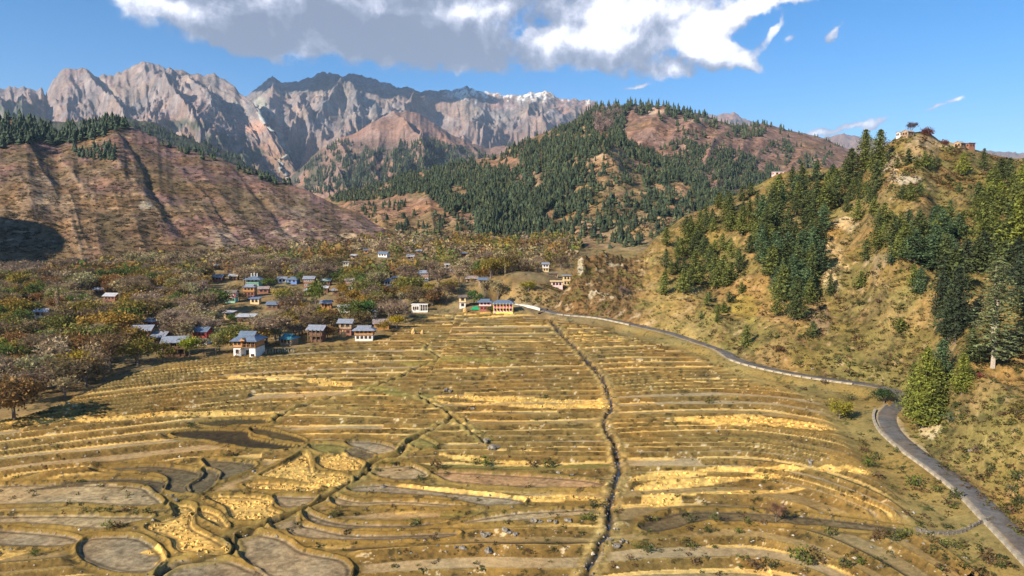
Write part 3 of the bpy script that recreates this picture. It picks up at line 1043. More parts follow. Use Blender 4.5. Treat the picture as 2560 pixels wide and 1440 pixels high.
for (cx, cy, rx, ry, cc, am) in ((2085, 660, 38, 90, (0.46, 0.33, 0.17), 0.85), (2110, 560, 40, 18, (0.48, 0.36, 0.20), 0.8), (1648, 760, 16, 32, (0.55, 0.36, 0.15), 0.9), (2225, 400, 30, 40, (0.36, 0.30, 0.22), 0.8),
                                 (2300, 370, 60, 35, (0.34, 0.26, 0.16), 0.8), (2370, 362, 45, 12, (0.50, 0.36, 0.18), 0.8), (2270, 450, 40, 14, (0.46, 0.38, 0.28), 0.7), (2045, 810, 30, 60, (0.20, 0.14, 0.09), 0.7),
                                 (2330, 1075, 30, 22, (0.48, 0.38, 0.22), 0.8), (1860, 780, 60, 40, (0.24, 0.19, 0.045), 0.7), (2480, 1120, 120, 90, (0.22, 0.17, 0.05), 0.6), (1670, 470, 40, 20, (0.5, 0.35, 0.2), 0.5)):
    c_ = mixc(c_, cc, spot(LR, cx, cy, rx, ry, am, 0.8, 25))
MESH_R = emit('hill', LR, c_, MAT_N, 'golden scrubby hillside dotted with pines above the road')

# ---- rocky outcrop where the road meets the village
ridge_O = [(1345, 800, 292), (1375, 775, 296), (1400, 745, 300), (1418, 715, 302), (1432, 680, 304), (1440, 655, 306), (1455, 643, 308), (1480, 634, 312), (1510, 628, 316), (1545, 634, 320), (1570, 645, 322), (1600, 636, 328),
           (1640, 612, 334), (1680, 600, 338), (1750, 620, 338), (1850, 700, 330)]
foot_O = [(1340, yr_(1340, 774) + 3), (1400, yr_(1400, 790) + 3), (1500, yr_(1500, 800) + 3.5), (1600, yr_(1600, 821) + 3.4), (1680, yr_(1680, 840) + 3.2), (1740, yr_(1740, 860) + 3.2), (1860, yr_(1840, 905) + 3)]


def disp_O(X, Y, s, cpx, H):
    k = 1 - sstep(cpx, 1540, 1680)
    return (k * 1.0 + 0.25) * (1.1 * ridged(X / 4.5, Y / 4.5 + s, 5, 421) + 1.0 * fbm(X / 2, Y / 2, 3, 422))


LO = loft('outcrop', ridge_O, foot_O, 120, 2.2, 0.75, disp_O, jag=(8, 20), rdisp=0.6, center=False)
nx, ny, nz = slope_of(LO)
X_, Y_ = LO['X'], LO['Y']
m1 = fbm(X_ / 5, Y_ / 5 + LO['Z'] / 6, 4, 431)
m2 = fbm(X_ / 1.6, Y_ / 1.6 + LO['Z'] / 2, 3, 432)
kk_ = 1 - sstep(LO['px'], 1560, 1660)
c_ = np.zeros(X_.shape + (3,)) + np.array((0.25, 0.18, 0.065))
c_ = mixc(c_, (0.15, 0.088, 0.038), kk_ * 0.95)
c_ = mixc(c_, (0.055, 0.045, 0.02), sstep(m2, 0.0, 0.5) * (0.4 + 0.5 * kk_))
c_ = mixc(c_, (0.36, 0.29, 0.19), sstep(m1, 0.28, 0.55) * (0.25 + 0.6 * kk_))
c_ = mixc(c_, (0.10, 0.095, 0.025), sstep(-m1, 0.15, 0.5) * 0.7)
c_ = mixc(c_, (0.48, 0.42, 0.30), spot(LO, 1450, 665, 10, 26, 0.8, 0.6, 10))
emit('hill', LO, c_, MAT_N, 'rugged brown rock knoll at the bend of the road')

# ---- brown scrub hill (left)
ridge_L = [(-700, 350, 800), (-400, 330, 820), (-100, 300, 840), (0, 300, 850), (60, 292, 855), (95, 315, 850), (140, 332, 850), (190, 328, 850), (235, 318, 850), (280, 303, 855), (330, 312, 850), (400, 348, 830),
           (450, 368, 820), (520, 388, 810), (580, 408, 800), (640, 432, 780), (700, 456, 765), (760, 470, 750), (800, 492, 730), (850, 515, 715), (900, 536, 690), (960, 570, 650), (1000, 602, 625), (1060, 640, 600)]
foot_L = [(-700, 330), (-200, 375), (0, 405), (150, 425), (300, 440), (500, 465), (700, 500), (850, 540), (950, 570), (1060, 590)]


def gul_L(cpx, s):
    c = cpx + 190 * s
    cw = c + 26 * fbm(cpx / 90, s * 2.5, 3, 440)
    return cw


def disp_L(X, Y, s, cpx, H):
    cw = gul_L(cpx, s)
    big = ridged(cw / 185, s * 0.6 + 0.2, 2, 441, 0.4)
    mid = ridged(cw / 62, s * 1.6, 3, 442, 0.5)
    d = H * (0.020 * big + 0.010 * mid) + 1.6 * fbm(X / 12, Y / 12, 4, 443)
    # the two sharp ravines
    for off, wd, dp in ((482, 14, 2.4), (770, 12, 2.0), (610, 13, 1.5)):
        d = d - dp * np.exp(-((cw - off) / wd) ** 2) * sstep(s, 0.05, 0.2)
    return d


LL = loft('left_hill', ridge_L, foot_L, 190, 2.9, 0.96, disp_L, jag=(7, 50), rdisp=0.25)
nx, ny, nz = slope_of(LL)
X_, Y_ = LL['X'], LL['Y']
cw = gul_L(LL['cpx'], LL['Sc'])
rg = ridged(cw / 62, LL['Sc'] * 1.6, 3, 442, 0.5)
rgb_ = ridged(cw / 185, LL['Sc'] * 0.6 + 0.2, 2, 441, 0.4)
m1 = fbm(X_ / 60, Y_ / 60, 4, 451)
m2 = fbm(X_ / 7, Y_ / 5, 4, 452)
m3 = fbm(X_ / 14, LL['Z'] / 2.2, 3, 453)
c_ = np.zeros(X_.shape + (3,)) + np.array((0.178, 0.106, 0.092))
c_ = mixc(c_, (0.165, 0.11, 0.055), sstep(m1 - 0.5 * (LL['Sc'] - 0.5), -0.2, 0.35) * 0.8)
c_ = mixc(c_, (0.29, 0.21, 0.15), sstep(rg + 0.5 * rgb_ + 0.5 * m2, 0.25, 1.0) * 0.6 * (1 - 0.5 * LL['Sc']))
c_ = mixc(c_, (0.42, 0.30, 0.20), sstep(m3 + 0.3 * m2, 0.38, 0.62) * 0.6)
c_ = mixc(c_, (0.065, 0.05, 0.02), sstep(m2, 0.18, 0.5) * 0.75)
c_ = mixc(c_, (0.09, 0.07, 0.03), sstep(-rg, 0.35, 0.75) * 0.5)
for (cx, cy, rx, ry, cc, am) in ((360, 515, 24, 14, (0.40, 0.34, 0.26), 0.9), (110, 500, 22, 30, (0.36, 0.27, 0.18), 0.5), (790, 575, 60, 5, (0.50, 0.38, 0.24), 0.7), (870, 590, 40, 8, (0.52, 0.40, 0.26), 0.7),
                                 (560, 600, 30, 50, (0.42, 0.31, 0.19), 0.5), (470, 640, 30, 6, (0.5, 0.42, 0.3), 0.6), (740, 540, 30, 50, (0.36, 0.26, 0.16), 0.4)):
    c_ = mixc(c_, cc, spot(LL, cx, cy, rx, ry, am, 0.7, 14))
emit('hill', LL, c_, MAT_M, 'long bare brown scrub slope above the village')

# ---- forested mountain (middle)
ridge_M = [(640, 560, 1250), (740, 512, 1300), (820, 492, 1320), (860, 480, 1310), (900, 470, 1300), (950, 456, 1280), (1000, 440, 1260), (1060, 422, 1250), (1100, 412, 1240), (1180, 398, 1230), (1250, 378, 1220),
           (1300, 352, 1215), (1340, 332, 1210), (1400, 308, 1200), (1445, 298, 1180), (1470, 290, 1160), (1510, 300, 1120), (1545, 325, 1080), (1590, 368, 1030), (1640, 395, 1000), (1700, 428, 970), (1760, 452, 950),
           (1810, 470, 930), (1850, 500, 880), (1900, 530, 840), (2000, 560, 800), (2200, 600, 760)]
foot_M = [(640, 620), (900, 600), (1100, 600), (1300, 590), (1500, 560), (1700, 520), (1900, 500), (2200, 480)]


def disp_M(X, Y, s, cpx, H):
    cw = cpx + 60 * s + 40 * fbm(cpx / 150, s * 2, 3, 460)
    d = H * (0.085 * ridged(cw / 300 + 0.35, s * 0.8, 2, 461, 0.4) + 0.03 * ridged(cw / 90, s * 2.0, 3, 462, 0.5)) + 4 * fbm(X / 25, Y / 25, 4, 463)
    # the cliff band
    d = d + H * 0.008 * np.exp(-((cpx - 1540) / 90) ** 2) * np.exp(-((s - 0.62) / 0.12) ** 2) * (1 + ridged(X / 22, Y / 30, 4, 464))
    return d


LM = loft('middle_mountain', ridge_M, foot_M, 180, 3.0, 1.0, disp_M, jag=(6, 50), rdisp=0.3)
nx, ny, nz = slope_of(LM)
X_, Y_ = LM['X'], LM['Y']
m1 = fbm(X_ / 90, Y_ / 90, 4, 471)
m2 = fbm(X_ / 11, Y_ / 9, 4, 472)
c_ = np.zeros(X_.shape + (3,)) + np.array((0.215, 0.125, 0.082))
c_ = mixc(c_, (0.19, 0.145, 0.06), sstep(m1, -0.2, 0.3) * 0.7)
c_ = mixc(c_, (0.34, 0.23, 0.14), sstep(m2, 0.25, 0.6) * 0.6)
c_ = mixc(c_, (0.07, 0.062, 0.025), sstep(-m2, 0.12, 0.5) * 0.8)
for (cx, cy, rx, ry, cc, am) in ((1520, 395, 60, 40, (0.34, 0.235, 0.15), 0.5), (1590, 385, 55, 30, (0.33, 0.23, 0.15), 0.5), (1385, 465, 14, 26, (0.44, 0.33, 0.21), 0.7), (1420, 600, 90, 40, (0.30, 0.19, 0.11), 0.5),
                                 (1830, 465, 40, 10, (0.48, 0.36, 0.24), 0.8), (1700, 500, 80, 60, (0.33, 0.19, 0.10), 0.6), (1600, 560, 120, 50, (0.26, 0.2, 0.09), 0.5)):
    c_ = mixc(c_, cc, spot(LM, cx, cy, rx, ry, am, 0.9, 22))
emit('mountain', LM, c_, MAT_M, 'steep forested mountain with pale crags behind the village')

# ---- brown summit ridge behind it
ridge_B = [(1330, 400, 1650), (1400, 340, 1640), (1435, 308, 1630), (1465, 280, 1620), (1490, 268, 1610), (1530, 262, 1600), (1580, 258, 1590), (1640, 258, 1590), (1700, 272, 1600), (1780, 296, 1620), (1850, 320, 1660),
           (1905, 312, 1760), (1950, 324, 1780), (2010, 336, 1780), (2060, 350, 1780), (2120, 372, 1760), (2200, 410, 1700), (2400, 480, 1600)]
foot_B = [(1330, 1150), (1600, 1000), (1800, 900), (2000, 850), (2400, 800)]


def disp_B(X, Y, s, cpx, H):
    cw = cpx - 120 * s + 40 * fbm(cpx / 130, s * 2, 3, 480)
    return H * (0.06 * ridged(cw / 210, s * 0.7, 2, 481, 0.4) + 0.024 * ridged(cw / 60, s * 2.0, 3, 482, 0.5)) + 4 * fbm(X / 25, Y / 25, 4, 483)


LB = loft('back_ridge', ridge_B, foot_B, 130, 3.0, 1.0, disp_B, jag=(6, 60), zfoot=10, rdisp=0.3)
X_, Y_ = LB['X'], LB['Y']
m1 = fbm(X_ / 90, Y_ / 90, 4, 491)
m2 = fbm(X_ / 12, Y_ / 10, 4, 492)
c_ = np.zeros(X_.shape + (3,)) + np.array((0.20, 0.12, 0.095))
c_ = mixc(c_, (0.17, 0.11, 0.06), sstep(m1, -0.1, 0.4) * 0.7)
c_ = mixc(c_, (0.38, 0.26, 0.19), sstep(m2, 0.25, 0.6) * 0.6)
c_ = mixc(c_, (0.07, 0.055, 0.03), sstep(-m2, 0.2, 0.5) * 0.7)
for (cx, cy, rx, ry, cc, am) in ((1660, 278, 70, 10, (0.46, 0.34, 0.26), 0.8), (1720, 300, 60, 10, (0.40, 0.28, 0.2), 0.6), (1620, 262, 20, 6, (0.55, 0.45, 0.36), 0.8)):
    c_ = mixc(c_, cc, spot(LB, cx, cy, rx, ry, am, 0.9, 22))
emit('mountain', LB, c_, MAT_M, 'long reddish brown ridge with a line of trees on its crest')

# ---- high rocky massif, left part
ridge_1 = [(-500, 230, 6300), (-200, 215, 6300), (0, 212, 6300), (35, 212, 6300), (60, 216, 6250), (92, 222, 6200), (101, 210, 6200), (108, 216, 6200), (112, 238, 6200), (122, 212, 6100), (136, 185, 6000), (158, 167, 6000),
           (185, 165, 6000), (215, 172, 6000), (243, 184, 6000), (270, 178, 6000), (300, 175, 6000), (330, 163, 6000), (360, 156, 6000), (385, 165, 6000), (410, 178, 5950), (440, 179, 5900), (480, 180, 5850), (515, 180, 5800),
           (535, 175, 5800), (548, 185, 5750), (556, 187, 5700), (562, 188, 5700), (575, 198, 5600), (590, 215, 5500), (603, 230, 5400), (613, 238, 5300), (640, 268, 5000), (668, 305, 4700), (690, 340, 4400), (705, 372, 4150), (722, 400, 3950), (745, 440, 3700), (800, 480, 3500)]
foot_1 = [(-500, 2600), (300, 2700), (600, 2900), (720, 3100), (800, 3200)]


def massif(seed, ang, amp=1.0, sz=70.0):
    """spurs and gullies about as broad as they are long when seen from the valley, running obliquely downhill"""
    ca_, sa_ = math.cos(math.radians(ang)), math.sin(math.radians(ang))

    def f(X, Y, s, cpx, H):
        v = s * 270
        c = cpx + 26 * fbm(cpx / 90, v / 90, 4, seed + 1)
        w = v + 26 * fbm(cpx / 90, v / 90, 4, seed + 2)
        p = c * ca_ + w * sa_
        q = -c * sa_ + w * ca_
        d = 0.125 * ridged(p / sz, q / (sz * 2.2), 5, seed + 4, 0.5)
        p2 = c * ca_ - w * sa_
        q2 = c * sa_ + w * ca_
        d = d + 0.034 * ridged(p2 / (sz * 0.7), q2 / (sz * 1.2), 5, seed + 5, 0.52)
        d = d + 0.022 * ridged(c / 16, w / 15, 4, seed + 6, 0.6)
        return H * d * amp
    return f


L1 = loft('massif_left', ridge_1, foot_1, 200, 2.5, 1.0, massif(500, 40, 1.0, 100), jag=(7, 14), zfoot=40, rdisp=0.22)
# ---- high rocky massif, right part
ridge_2 = [(560, 300, 6900), (600, 248, 6900), (615, 238, 6900), (630, 222, 6900), (650, 212, 6900), (668, 205, 6900), (682, 197, 6900), (694, 203, 6900), (703, 206, 6900), (722, 199, 6900), (745, 196, 6900), (765, 188, 6900),
           (785, 182, 6900), (797, 178, 6900), (806, 171, 6900), (818, 182, 6900), (836, 176, 6900), (850, 184, 6900), (870, 181, 6900), (885, 178, 6900), (905, 188, 6900), (925, 197, 6900), (950, 206, 6900), (985, 213, 6900),
           (1020, 216, 6900), (1060, 228, 6900), (1095, 228, 6900), (1120, 224, 6900), (1140, 218, 6900), (1165, 214, 6900), (1190, 221, 6900), (1215, 229, 7000), (1240, 228, 7000), (1275, 233, 7000), (1300, 230, 7000), (1330, 228, 7000),
           (1345, 231, 7000), (1365, 227, 7000), (1395, 240, 7000), (1430, 248, 7000), (1460, 254, 7000), (1480, 256, 7000), (1560, 268, 7000), (1700, 285, 7000), (1900, 320, 7000)]
foot_2 = [(560, 3800), (700, 3900), (900, 4300), (1900, 4500)]
L2 = loft('massif_right', ridge_2, foot_2, 200, 2.5, 1.0, massif(520, -32, 1.0, 105), jag=(8, 13), zfoot=60, rdisp=0.22)
# ---- pinkish spur in front of it, forested below
ridge_3 = [(690, 470, 3300), (730, 440, 3400), (760, 412, 3500), (800, 375, 3600), (840, 348, 3700), (880, 330, 3750), (920, 305, 3800), (960, 285, 3850), (990, 275, 3900), (1015, 269, 3900), (1040, 278, 3900), (1070, 300, 3900),
           (1100, 320, 3900), (1140, 342, 3900), (1180, 358, 3900), (1230, 368, 3900), (1300, 365, 3900), (1360, 340, 3900), (1420, 320, 3900), (1500, 320, 3900), (1600, 340, 3900)]
foot_3 = [(690, 2300), (900, 2200), (1600, 2200)]


def disp_3(X, Y, s, cpx, H):
    cw = cpx + 100 * s + 15 * fbm(cpx / 60, s * 3, 3, 540)
    return H * (0.11 * ridged((cw + 60 * s) / 85, s * 1.2 + 3, 5, 541, 0.55) + 0.05 * ridged((cw - 150 * s) / 45, s * 3, 5, 542, 0.58))


L3 = loft('pink_spur', ridge_3, foot_3, 140, 2.5, 1.0, disp_3, jag=(6, 20), zfoot=40, rdisp=0.25)
# ---- dark forested spur behind the left hill
ridge_4 = [(-100, 300, 2500), (100, 300, 2500), (300, 300, 2450), (360, 306, 2430), (420, 322, 2400), (480, 342, 2360), (540, 368, 2320), (600, 396, 2280), (650, 422, 2240), (690, 444, 2200), (740, 470, 2150), (800, 500, 2100), (900, 540, 2000)]
foot_4 = [(-100, 1500), (900, 1400)]
L4 = loft('forest_spur', ridge_4, foot_4, 90, 2.4, 1.0, lambda X, Y, s, cpx, H: H * 0.08 * ridged(X / 160, Y / 160, 4, 550, 0.5), jag=(8, 30), zfoot=20, rdisp=0.4)
# ---- last ridges on the right horizon
ridge_6 = [(1600, 330, 9500), (1740, 290, 9500), (1785, 283, 9500), (1830, 286, 9500), (1870, 296, 9500), (1900, 305, 9500), (1990, 338, 9500), (2040, 346, 9500), (2080, 336, 9500), (2110, 327, 9500), (2140, 336, 9500), (2200, 352, 9500),
           (2300, 362, 9500), (2450, 372, 9500), (2500, 378, 9500), (2560, 382, 9500), (2800, 380, 9500)]
foot_6 = [(1600, 5500), (2800, 5500)]
L6 = loft('last_ridge', ridge_6, foot_6, 90, 3.0, 0.97, massif(560, 20, 0.8, 50), jag=(6, 25), zfoot=60, rdisp=0.3)


def rockcol(L, seed, pink, dark):
    nx, ny, nz = slope_of(L)
    X_, Y_, Z_ = L['X'], L['Y'], L['Z']
    u_, v_ = L['cpx'] * 1.0, L['Sc'] * 270
    m1 = fbm(u_ / 70, v_ / 50, 4, seed)
    m2 = 1.2 * fbm(u_ / 17 + 0.5 * m1, v_ / 13, 4, seed + 1)
    m3 = 1.2 * fbm(u_ / 5, v_ / 4.5, 3, seed + 2)
    c = np.zeros(X_.shape + (3,)) + np.array((0.215, 0.182, 0.178))
    c = mixc(c, (0.15, 0.145, 0.16), sstep(m1, -0.1, 0.4) * 0.8)
    c = mixc(c, (0.33, 0.29, 0.27), sstep(m2 + 0.4 * m3, 0.1, 0.6) * 0.6)
    c = mixc(c, (0.12, 0.115, 0.12), sstep(-m2 - 0.4 * m3, 0.15, 0.6) * 0.6)
    lowp = sstep(nz, 0.70, 0.86)
    c = mixc(c, (0.27, 0.16, 0.145), pink * (0.3 + 0.7 * lowp) * sstep(-m1 + 0.5 * m3, -0.3, 0.3))
    lowz = sstep(L['py'] + 25 * m1, 300, 370)
    c = mixc(c, (0.20, 0.135, 0.11), lowz * 0.7)
    return c, nz, m1, m2, m3


c_, nz, m1, m2, m3 = rockcol(L1, 600, 0.45 + 0.4 * sstep(L1['py'], 230, 330), 0)
c_ = mixc(c_, (0.40, 0.23, 0.17), spot(L1, 640, 320, 45, 22, 0.8, 0.8, 20))
c_ = mixc(c_, (0.20, 0.13, 0.09), sstep(L1['py'], 360, 400) * 0.7)
for (cx, cy, rx, ry) in ((40, 275, 90, 25), (480, 310, 90, 14), (560, 350, 60, 20), (620, 385, 50, 20)):
    c_ = mixc(c_, (0.055, 0.075, 0.05), spot(L1, cx, cy, rx, ry, 0.85, 0.9, 18))
emit('mountain', L1, c_, MAT_F, 'high grey rock massif with a flat-topped peak')
c_, nz, m1, m2, m3 = rockcol(L2, 620, 0.5 + 0.35 * sstep(L2['px'], 900, 1200), 0)
# crags between the two peaks, darkened in colour as cloud shade; thin old snow on the right-hand tops
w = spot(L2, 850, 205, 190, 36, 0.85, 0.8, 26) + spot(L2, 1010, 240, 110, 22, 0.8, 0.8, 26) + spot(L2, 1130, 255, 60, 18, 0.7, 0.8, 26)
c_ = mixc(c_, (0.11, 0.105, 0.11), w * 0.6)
sn = sstep(fbm(L2['px'] / 9, L2['py'] / 16, 4, 640) + 0.9 - np.abs(L2['py'] - 232) / 26.0, 0.15, 0.6) * sstep(L2['px'], 1090, 1150) * sstep(m3 + 0.35, -0.2, 0.5)
c_ = mixc(c_, (0.74, 0.72, 0.72), sn * 0.85)
c_ = mixc(c_, (0.30, 0.31, 0.27), spot(L2, 650, 275, 22, 45, 0.8, 0.5, 20) + spot(L2, 690, 345, 24, 30, 0.8, 0.5, 20))
emit('mountain', L2, c_, MAT_F, 'high massif of dark crags with old snow on its right tops')  # the crags' dark is cloud shade put into the colour
c_, nz, m1, m2, m3 = rockcol(L3, 660, 0.9, 0)
c_ = mixc(c_, (0.23, 0.13, 0.095), 0.55 + 0.2 * m1)
c_ = mixc(c_, (0.05, 0.062, 0.045), sstep(m1 + 0.7 * fbm(L3['px'] / 60, L3['py'] / 60, 3, 668), -0.2, 0.3) * sstep(L3['py'] + 30 * m3, 345, 400) * 0.8)
emit('mountain', L3, c_, MAT_F, 'pinkish pointed spur below the massif, wooded at its foot')
c_ = np.zeros(L4['X'].shape + (3,)) + np.array((0.05, 0.055, 0.035))
emit('mountain', L4, c_, MAT_M, 'dark wooded spur that shows behind the brown hill')
c_, nz, m1, m2, m3 = rockcol(L6, 680, 0.7, 0)
emit('mountain', L6, c_, MAT_FF, 'last pale ridge on the right horizon')

# ---- stream bed in the high valley: pale boulders, laid on the mountain feet
BED = [(640, 262), (650, 290), (668, 318), (690, 338), (700, 352), (712, 372), (722, 384), (712, 396), (697, 406), (708, 414), (702, 424), (712, 430), (716, 442), (722, 450)]
bx = catmull(BED, 6, False)
X0, Y0, Z0, li = drop([b[0] for b in bx], [b[1] for b in bx])
ok = np.array([Y0[i] < 1e8 for i in range(len(bx))])
P_ = [(X0[i], Y0[i], Z0[i]) for i in range(len(bx)) if ok[i]]
V, Fc = [], []
for i, (x, y, z) in enumerate(P_):
    hw = (5 + 7 * (0.5 + 0.5 * math.sin(i * 1.7))) * y / 3500 * 1.1
    V += [(x - hw, y - 6, z + 9), (x + hw, y - 6, z + 9), (x + hw, y + 30, z - 25), (x - hw, y + 30, z - 25)]
    if i:
        a0 = (i - 1) * 4
        b0 = i * 4
        if abs(P_[i][1] - P_[i - 1][1]) < 500:
            Fc += [(a0, a0 + 1, b0 + 1, b0), (a0 + 1, a0 + 2, b0 + 2, b0 + 1), (a0 + 3, a0, b0, b0 + 3)]
BEDC = np.tile(np.array((0.33, 0.33, 0.31)), (len(V), 1))
ob = mesh_np('stream_bed', np.array(V), np.array(Fc), (MAT_F,), BEDC, kind='structure')
ob['label'] = 'pale boulder bed of the torrent in the high valley'

# ---- the ground sheet itself (rows hidden deep under the hills are left out)
zt = np.full(Zg.shape, -1e9)
LG = dict(X=Xg, Y=Yg, Z=Zg)
keep = np.ones((nrow - 1, na - 1), bool)
hid = np.zeros(Zg.shape, bool)
for L, f_ in ((LR, foot_R), (LO, foot_O), (LL, foot_L)):
    fa = (np.array([q[0] for q in f_], float) - 1280) / F
    Yf = np.interp(A, fa, np.array([q[1] for q in f_], float), left=1e9, right=1e9)
    Yr2 = np.interp(A, L['A'], L['Y'][-7, :], left=-1e9, right=-1e9)
    hid |= (Yg > Yf[None, :] + 6) & (Yg < Yr2[None, :] - 4)
keep &= ~(hid[:-1, :-1] & hid[1:, 1:])
MESH_G = emit('ground', LG, col, MAT_G, 'valley floor of stepped golden rice terraces and village land', keep)
# plain land all round, a metre lower, out past the last ridge
gx = np.concatenate([-np.geomspace(14000, 60, 40), np.linspace(-50, 50, 11), np.geomspace(60, 14000, 40)])
gy = np.concatenate([-np.geomspace(9000, 40, 24), np.linspace(-30, 75, 12), np.linspace(80, 1000, 60), np.geomspace(1050, 16000, 34)])
GX, GY = np.meshgrid(gx, gy)
GZ = np.where(GY < 0, 0.3 + 0.03 * np.maximum(GY, -400), zbase(GY)) - 3.0 + 14 * fbm(GX / 300, GY / 300, 3, 700) * sstep(np.hypot(GX, GY), 300, 1500) - 60 * sstep(GY, 1000, 3000)
# land falls away out of the frame too: a hill west of the village throws the shade on the brown slope
hw_ = 210 * np.exp(-(((GX + 640) / 130) ** 2 + ((GY - 330) / 150) ** 2))
GZ = GZ + hw_ * 0
sgx, sgy = np.meshgrid(np.linspace(-760, -300, 60), np.linspace(150, 560, 60))
q2 = np.clip(1 - ((sgx + 520) / 200) ** 2 - ((sgy - 352) / 185) ** 2, 0, 1) ** 1.3
SH_ = dict(X=sgx, Y=sgy, Z=zbase(sgy) - 4 + 148 * q2 + 5 * fbm(sgx / 25, sgy / 25, 4, 720))
emit('hill', SH_, np.zeros(sgx.shape + (3,)) + np.array((0.19, 0.125, 0.08)), MAT_M, 'brown spur just outside the left edge that shades the slope')
GC = np.zeros(GX.shape + (3,)) + np.array((0.19, 0.15, 0.06))
emit('terrain', dict(X=GX, Y=GY, Z=GZ), GC, MAT_M)

# ================================================================ ROAD
MAT_ASPH = terrain_mat('asphalt_material', 0.25, 0.9, 5.0, 0.45, 0.03)


def strip_mesh(name, pts, prof, mat, colf, kind='structure', label=None):
    """sweep a cross-section [(offset to the right, height)] along x, y, z points"""
    n = len(pts)
    m = len(prof)
    V = []
    for i, (x, y, z) in enumerate(pts):
        x0, y0, _ = pts[max(i - 1, 0)]
        x1, y1, _ = pts[min(i + 1, n - 1)]
        dx, dy = x1 - x0, y1 - y0
        L = math.hypot(dx, dy) or 1
        rx, ry = dy / L, -dx / L
        for (o, h) in prof:
            V.append((x + rx * o, y + ry * o, z + h))
    Fc = []
    for i in range(n - 1):
        for j in range(m - 1):
            a = i * m + j
            Fc.append((a, a + 1, a + m + 1, a + m))
    cols = np.array([colf(i, j) for i in range(n) for j in range(m)])
    ob = mesh_np(name, np.array(V), np.array(Fc), (mat,), cols, kind=kind)
    if label:
        ob['label'] = label
    return ob


rd = catmull(road_xy, 3, False)
rd3 = [(x, y, float(zbase(y)) + ROAD_LIFT) for x, y in rd]
# pts run from the village towards the camera: "right" of travel is the valley side
strip_mesh('road', rd3, [(-2.25, -0.2), (-1.8, 0.02), (-0.9, 0.05), (0, 0.07), (0.9, 0.05), (1.8, 0.02), (2.2, -0.1)], MAT_ASPH,
           lambda i, j: (0.115, 0.108, 0.105) if 1 <= j <= 5 else (0.30, 0.24, 0.16), label='narrow grey asphalt road curving along the foot of the hill')


def resample(pts, step):
    out = [pts[0]]
    acc = 0.0
    for a, b in zip(pts, pts[1:]):
        d = math.dist(a[:2], b[:2])
        while acc + d >= step:
            t = (step - acc) / d
            a = tuple(a[k] + (b[k] - a[k]) * t for k in range(len(a)))
            out.append(a)
            d = math.dist(a[:2], b[:2])
            acc = 0.0
        acc += d
    return out


# ---------------------------------------------------------------- box helper
def bx_v(x0, x1, y0, y1, z0, z1):
    V = [(x0, y0, z0), (x1, y0, z0), (x1, y1, z0), (x0, y1, z0), (x0, y0, z1), (x1, y0, z1), (x1, y1, z1), (x0, y1, z1)]
    Fq = [(0, 3, 2, 1), (4, 5, 6, 7), (0, 1, 5, 4), (1, 2, 6, 5), (2, 3, 7, 6), (3, 0, 4, 7)]
    return V, Fq


class MB:
    def __init__(s):
        s.V, s.F, s.M = [], [], []

    def add(s, V, Fq, mi=0):
        o = len(s.V)
        s.V += [tuple(v) for v in V]
        s.F += [tuple(i + o for i in f) for f in Fq]
        s.M += [mi] * len(Fq)
        return s

    def box(s, *a, mi=0):
        V, Fq = bx_v(*a)
        return s.add(V, Fq, mi)

    def tube(s, p0, p1, r0, r1, n=4, mi=0, cap=False):
        p0, p1 = Vector(p0), Vector(p1)
        d = (p1 - p0)
        if d.length < 1e-6:
            return s
        d.normalize()
        u = d.orthogonal().normalized()
        v = d.cross(u)
        V = []
        for p, r in ((p0, r0), (p1, r1)):
            for k in range(n):
                a = 2 * math.pi * k / n
                V.append(p + (u * math.cos(a) + v * math.sin(a)) * r)
        Fq = [(k, (k + 1) % n, n + (k + 1) % n, n + k) for k in range(n)]
        if cap:
            Fq.append(tuple(range(n, 2 * n)))
        return s.add(V, Fq, mi)

    def mesh(s, name, mats, smooth=False):
        me = bpy.data.meshes.new(name)
        me.from_pydata(s.V, [], s.F)
        for m in mats:
            me.materials.append(m)
        me.polygons.foreach_set('material_index', s.M)
        me.polygons.foreach_set('use_smooth', [smooth] * len(s.F))
        me.update()
        return me

    def build(s, name, mats, parent=None, smooth=False, loc=None):
        if not isinstance(mats, (list, tuple)):
            mats = [mats]
        ob = bpy.data.objects.new(name, s.mesh(name, mats, smooth))
        COL.objects.link(ob)
        if parent is not None:
            ob.parent = parent
        if loc is not None:
            ob.location = loc
        return ob


def copy_tree(o, parent=None):
    c = o.copy()
    COL.objects.link(c)
    c.parent = parent
    for ch in o.children:
        copy_tree(ch, c)
    return c


# ---------------------------------------------------------------- retaining walls of the road: one block every few metres
M_CONC = pmat('pale_masonry', (0.36, 0.31, 0.23), 0.9, var=0.4, scale=0.8)
M_WHITE = pmat('whitewash', (0.60, 0.58, 0.52), 0.85, var=0.25, scale=0.6)
M_STONE = pmat('field_stone', (0.19, 0.165, 0.13), 0.92, var=0.5, scale=1.6)


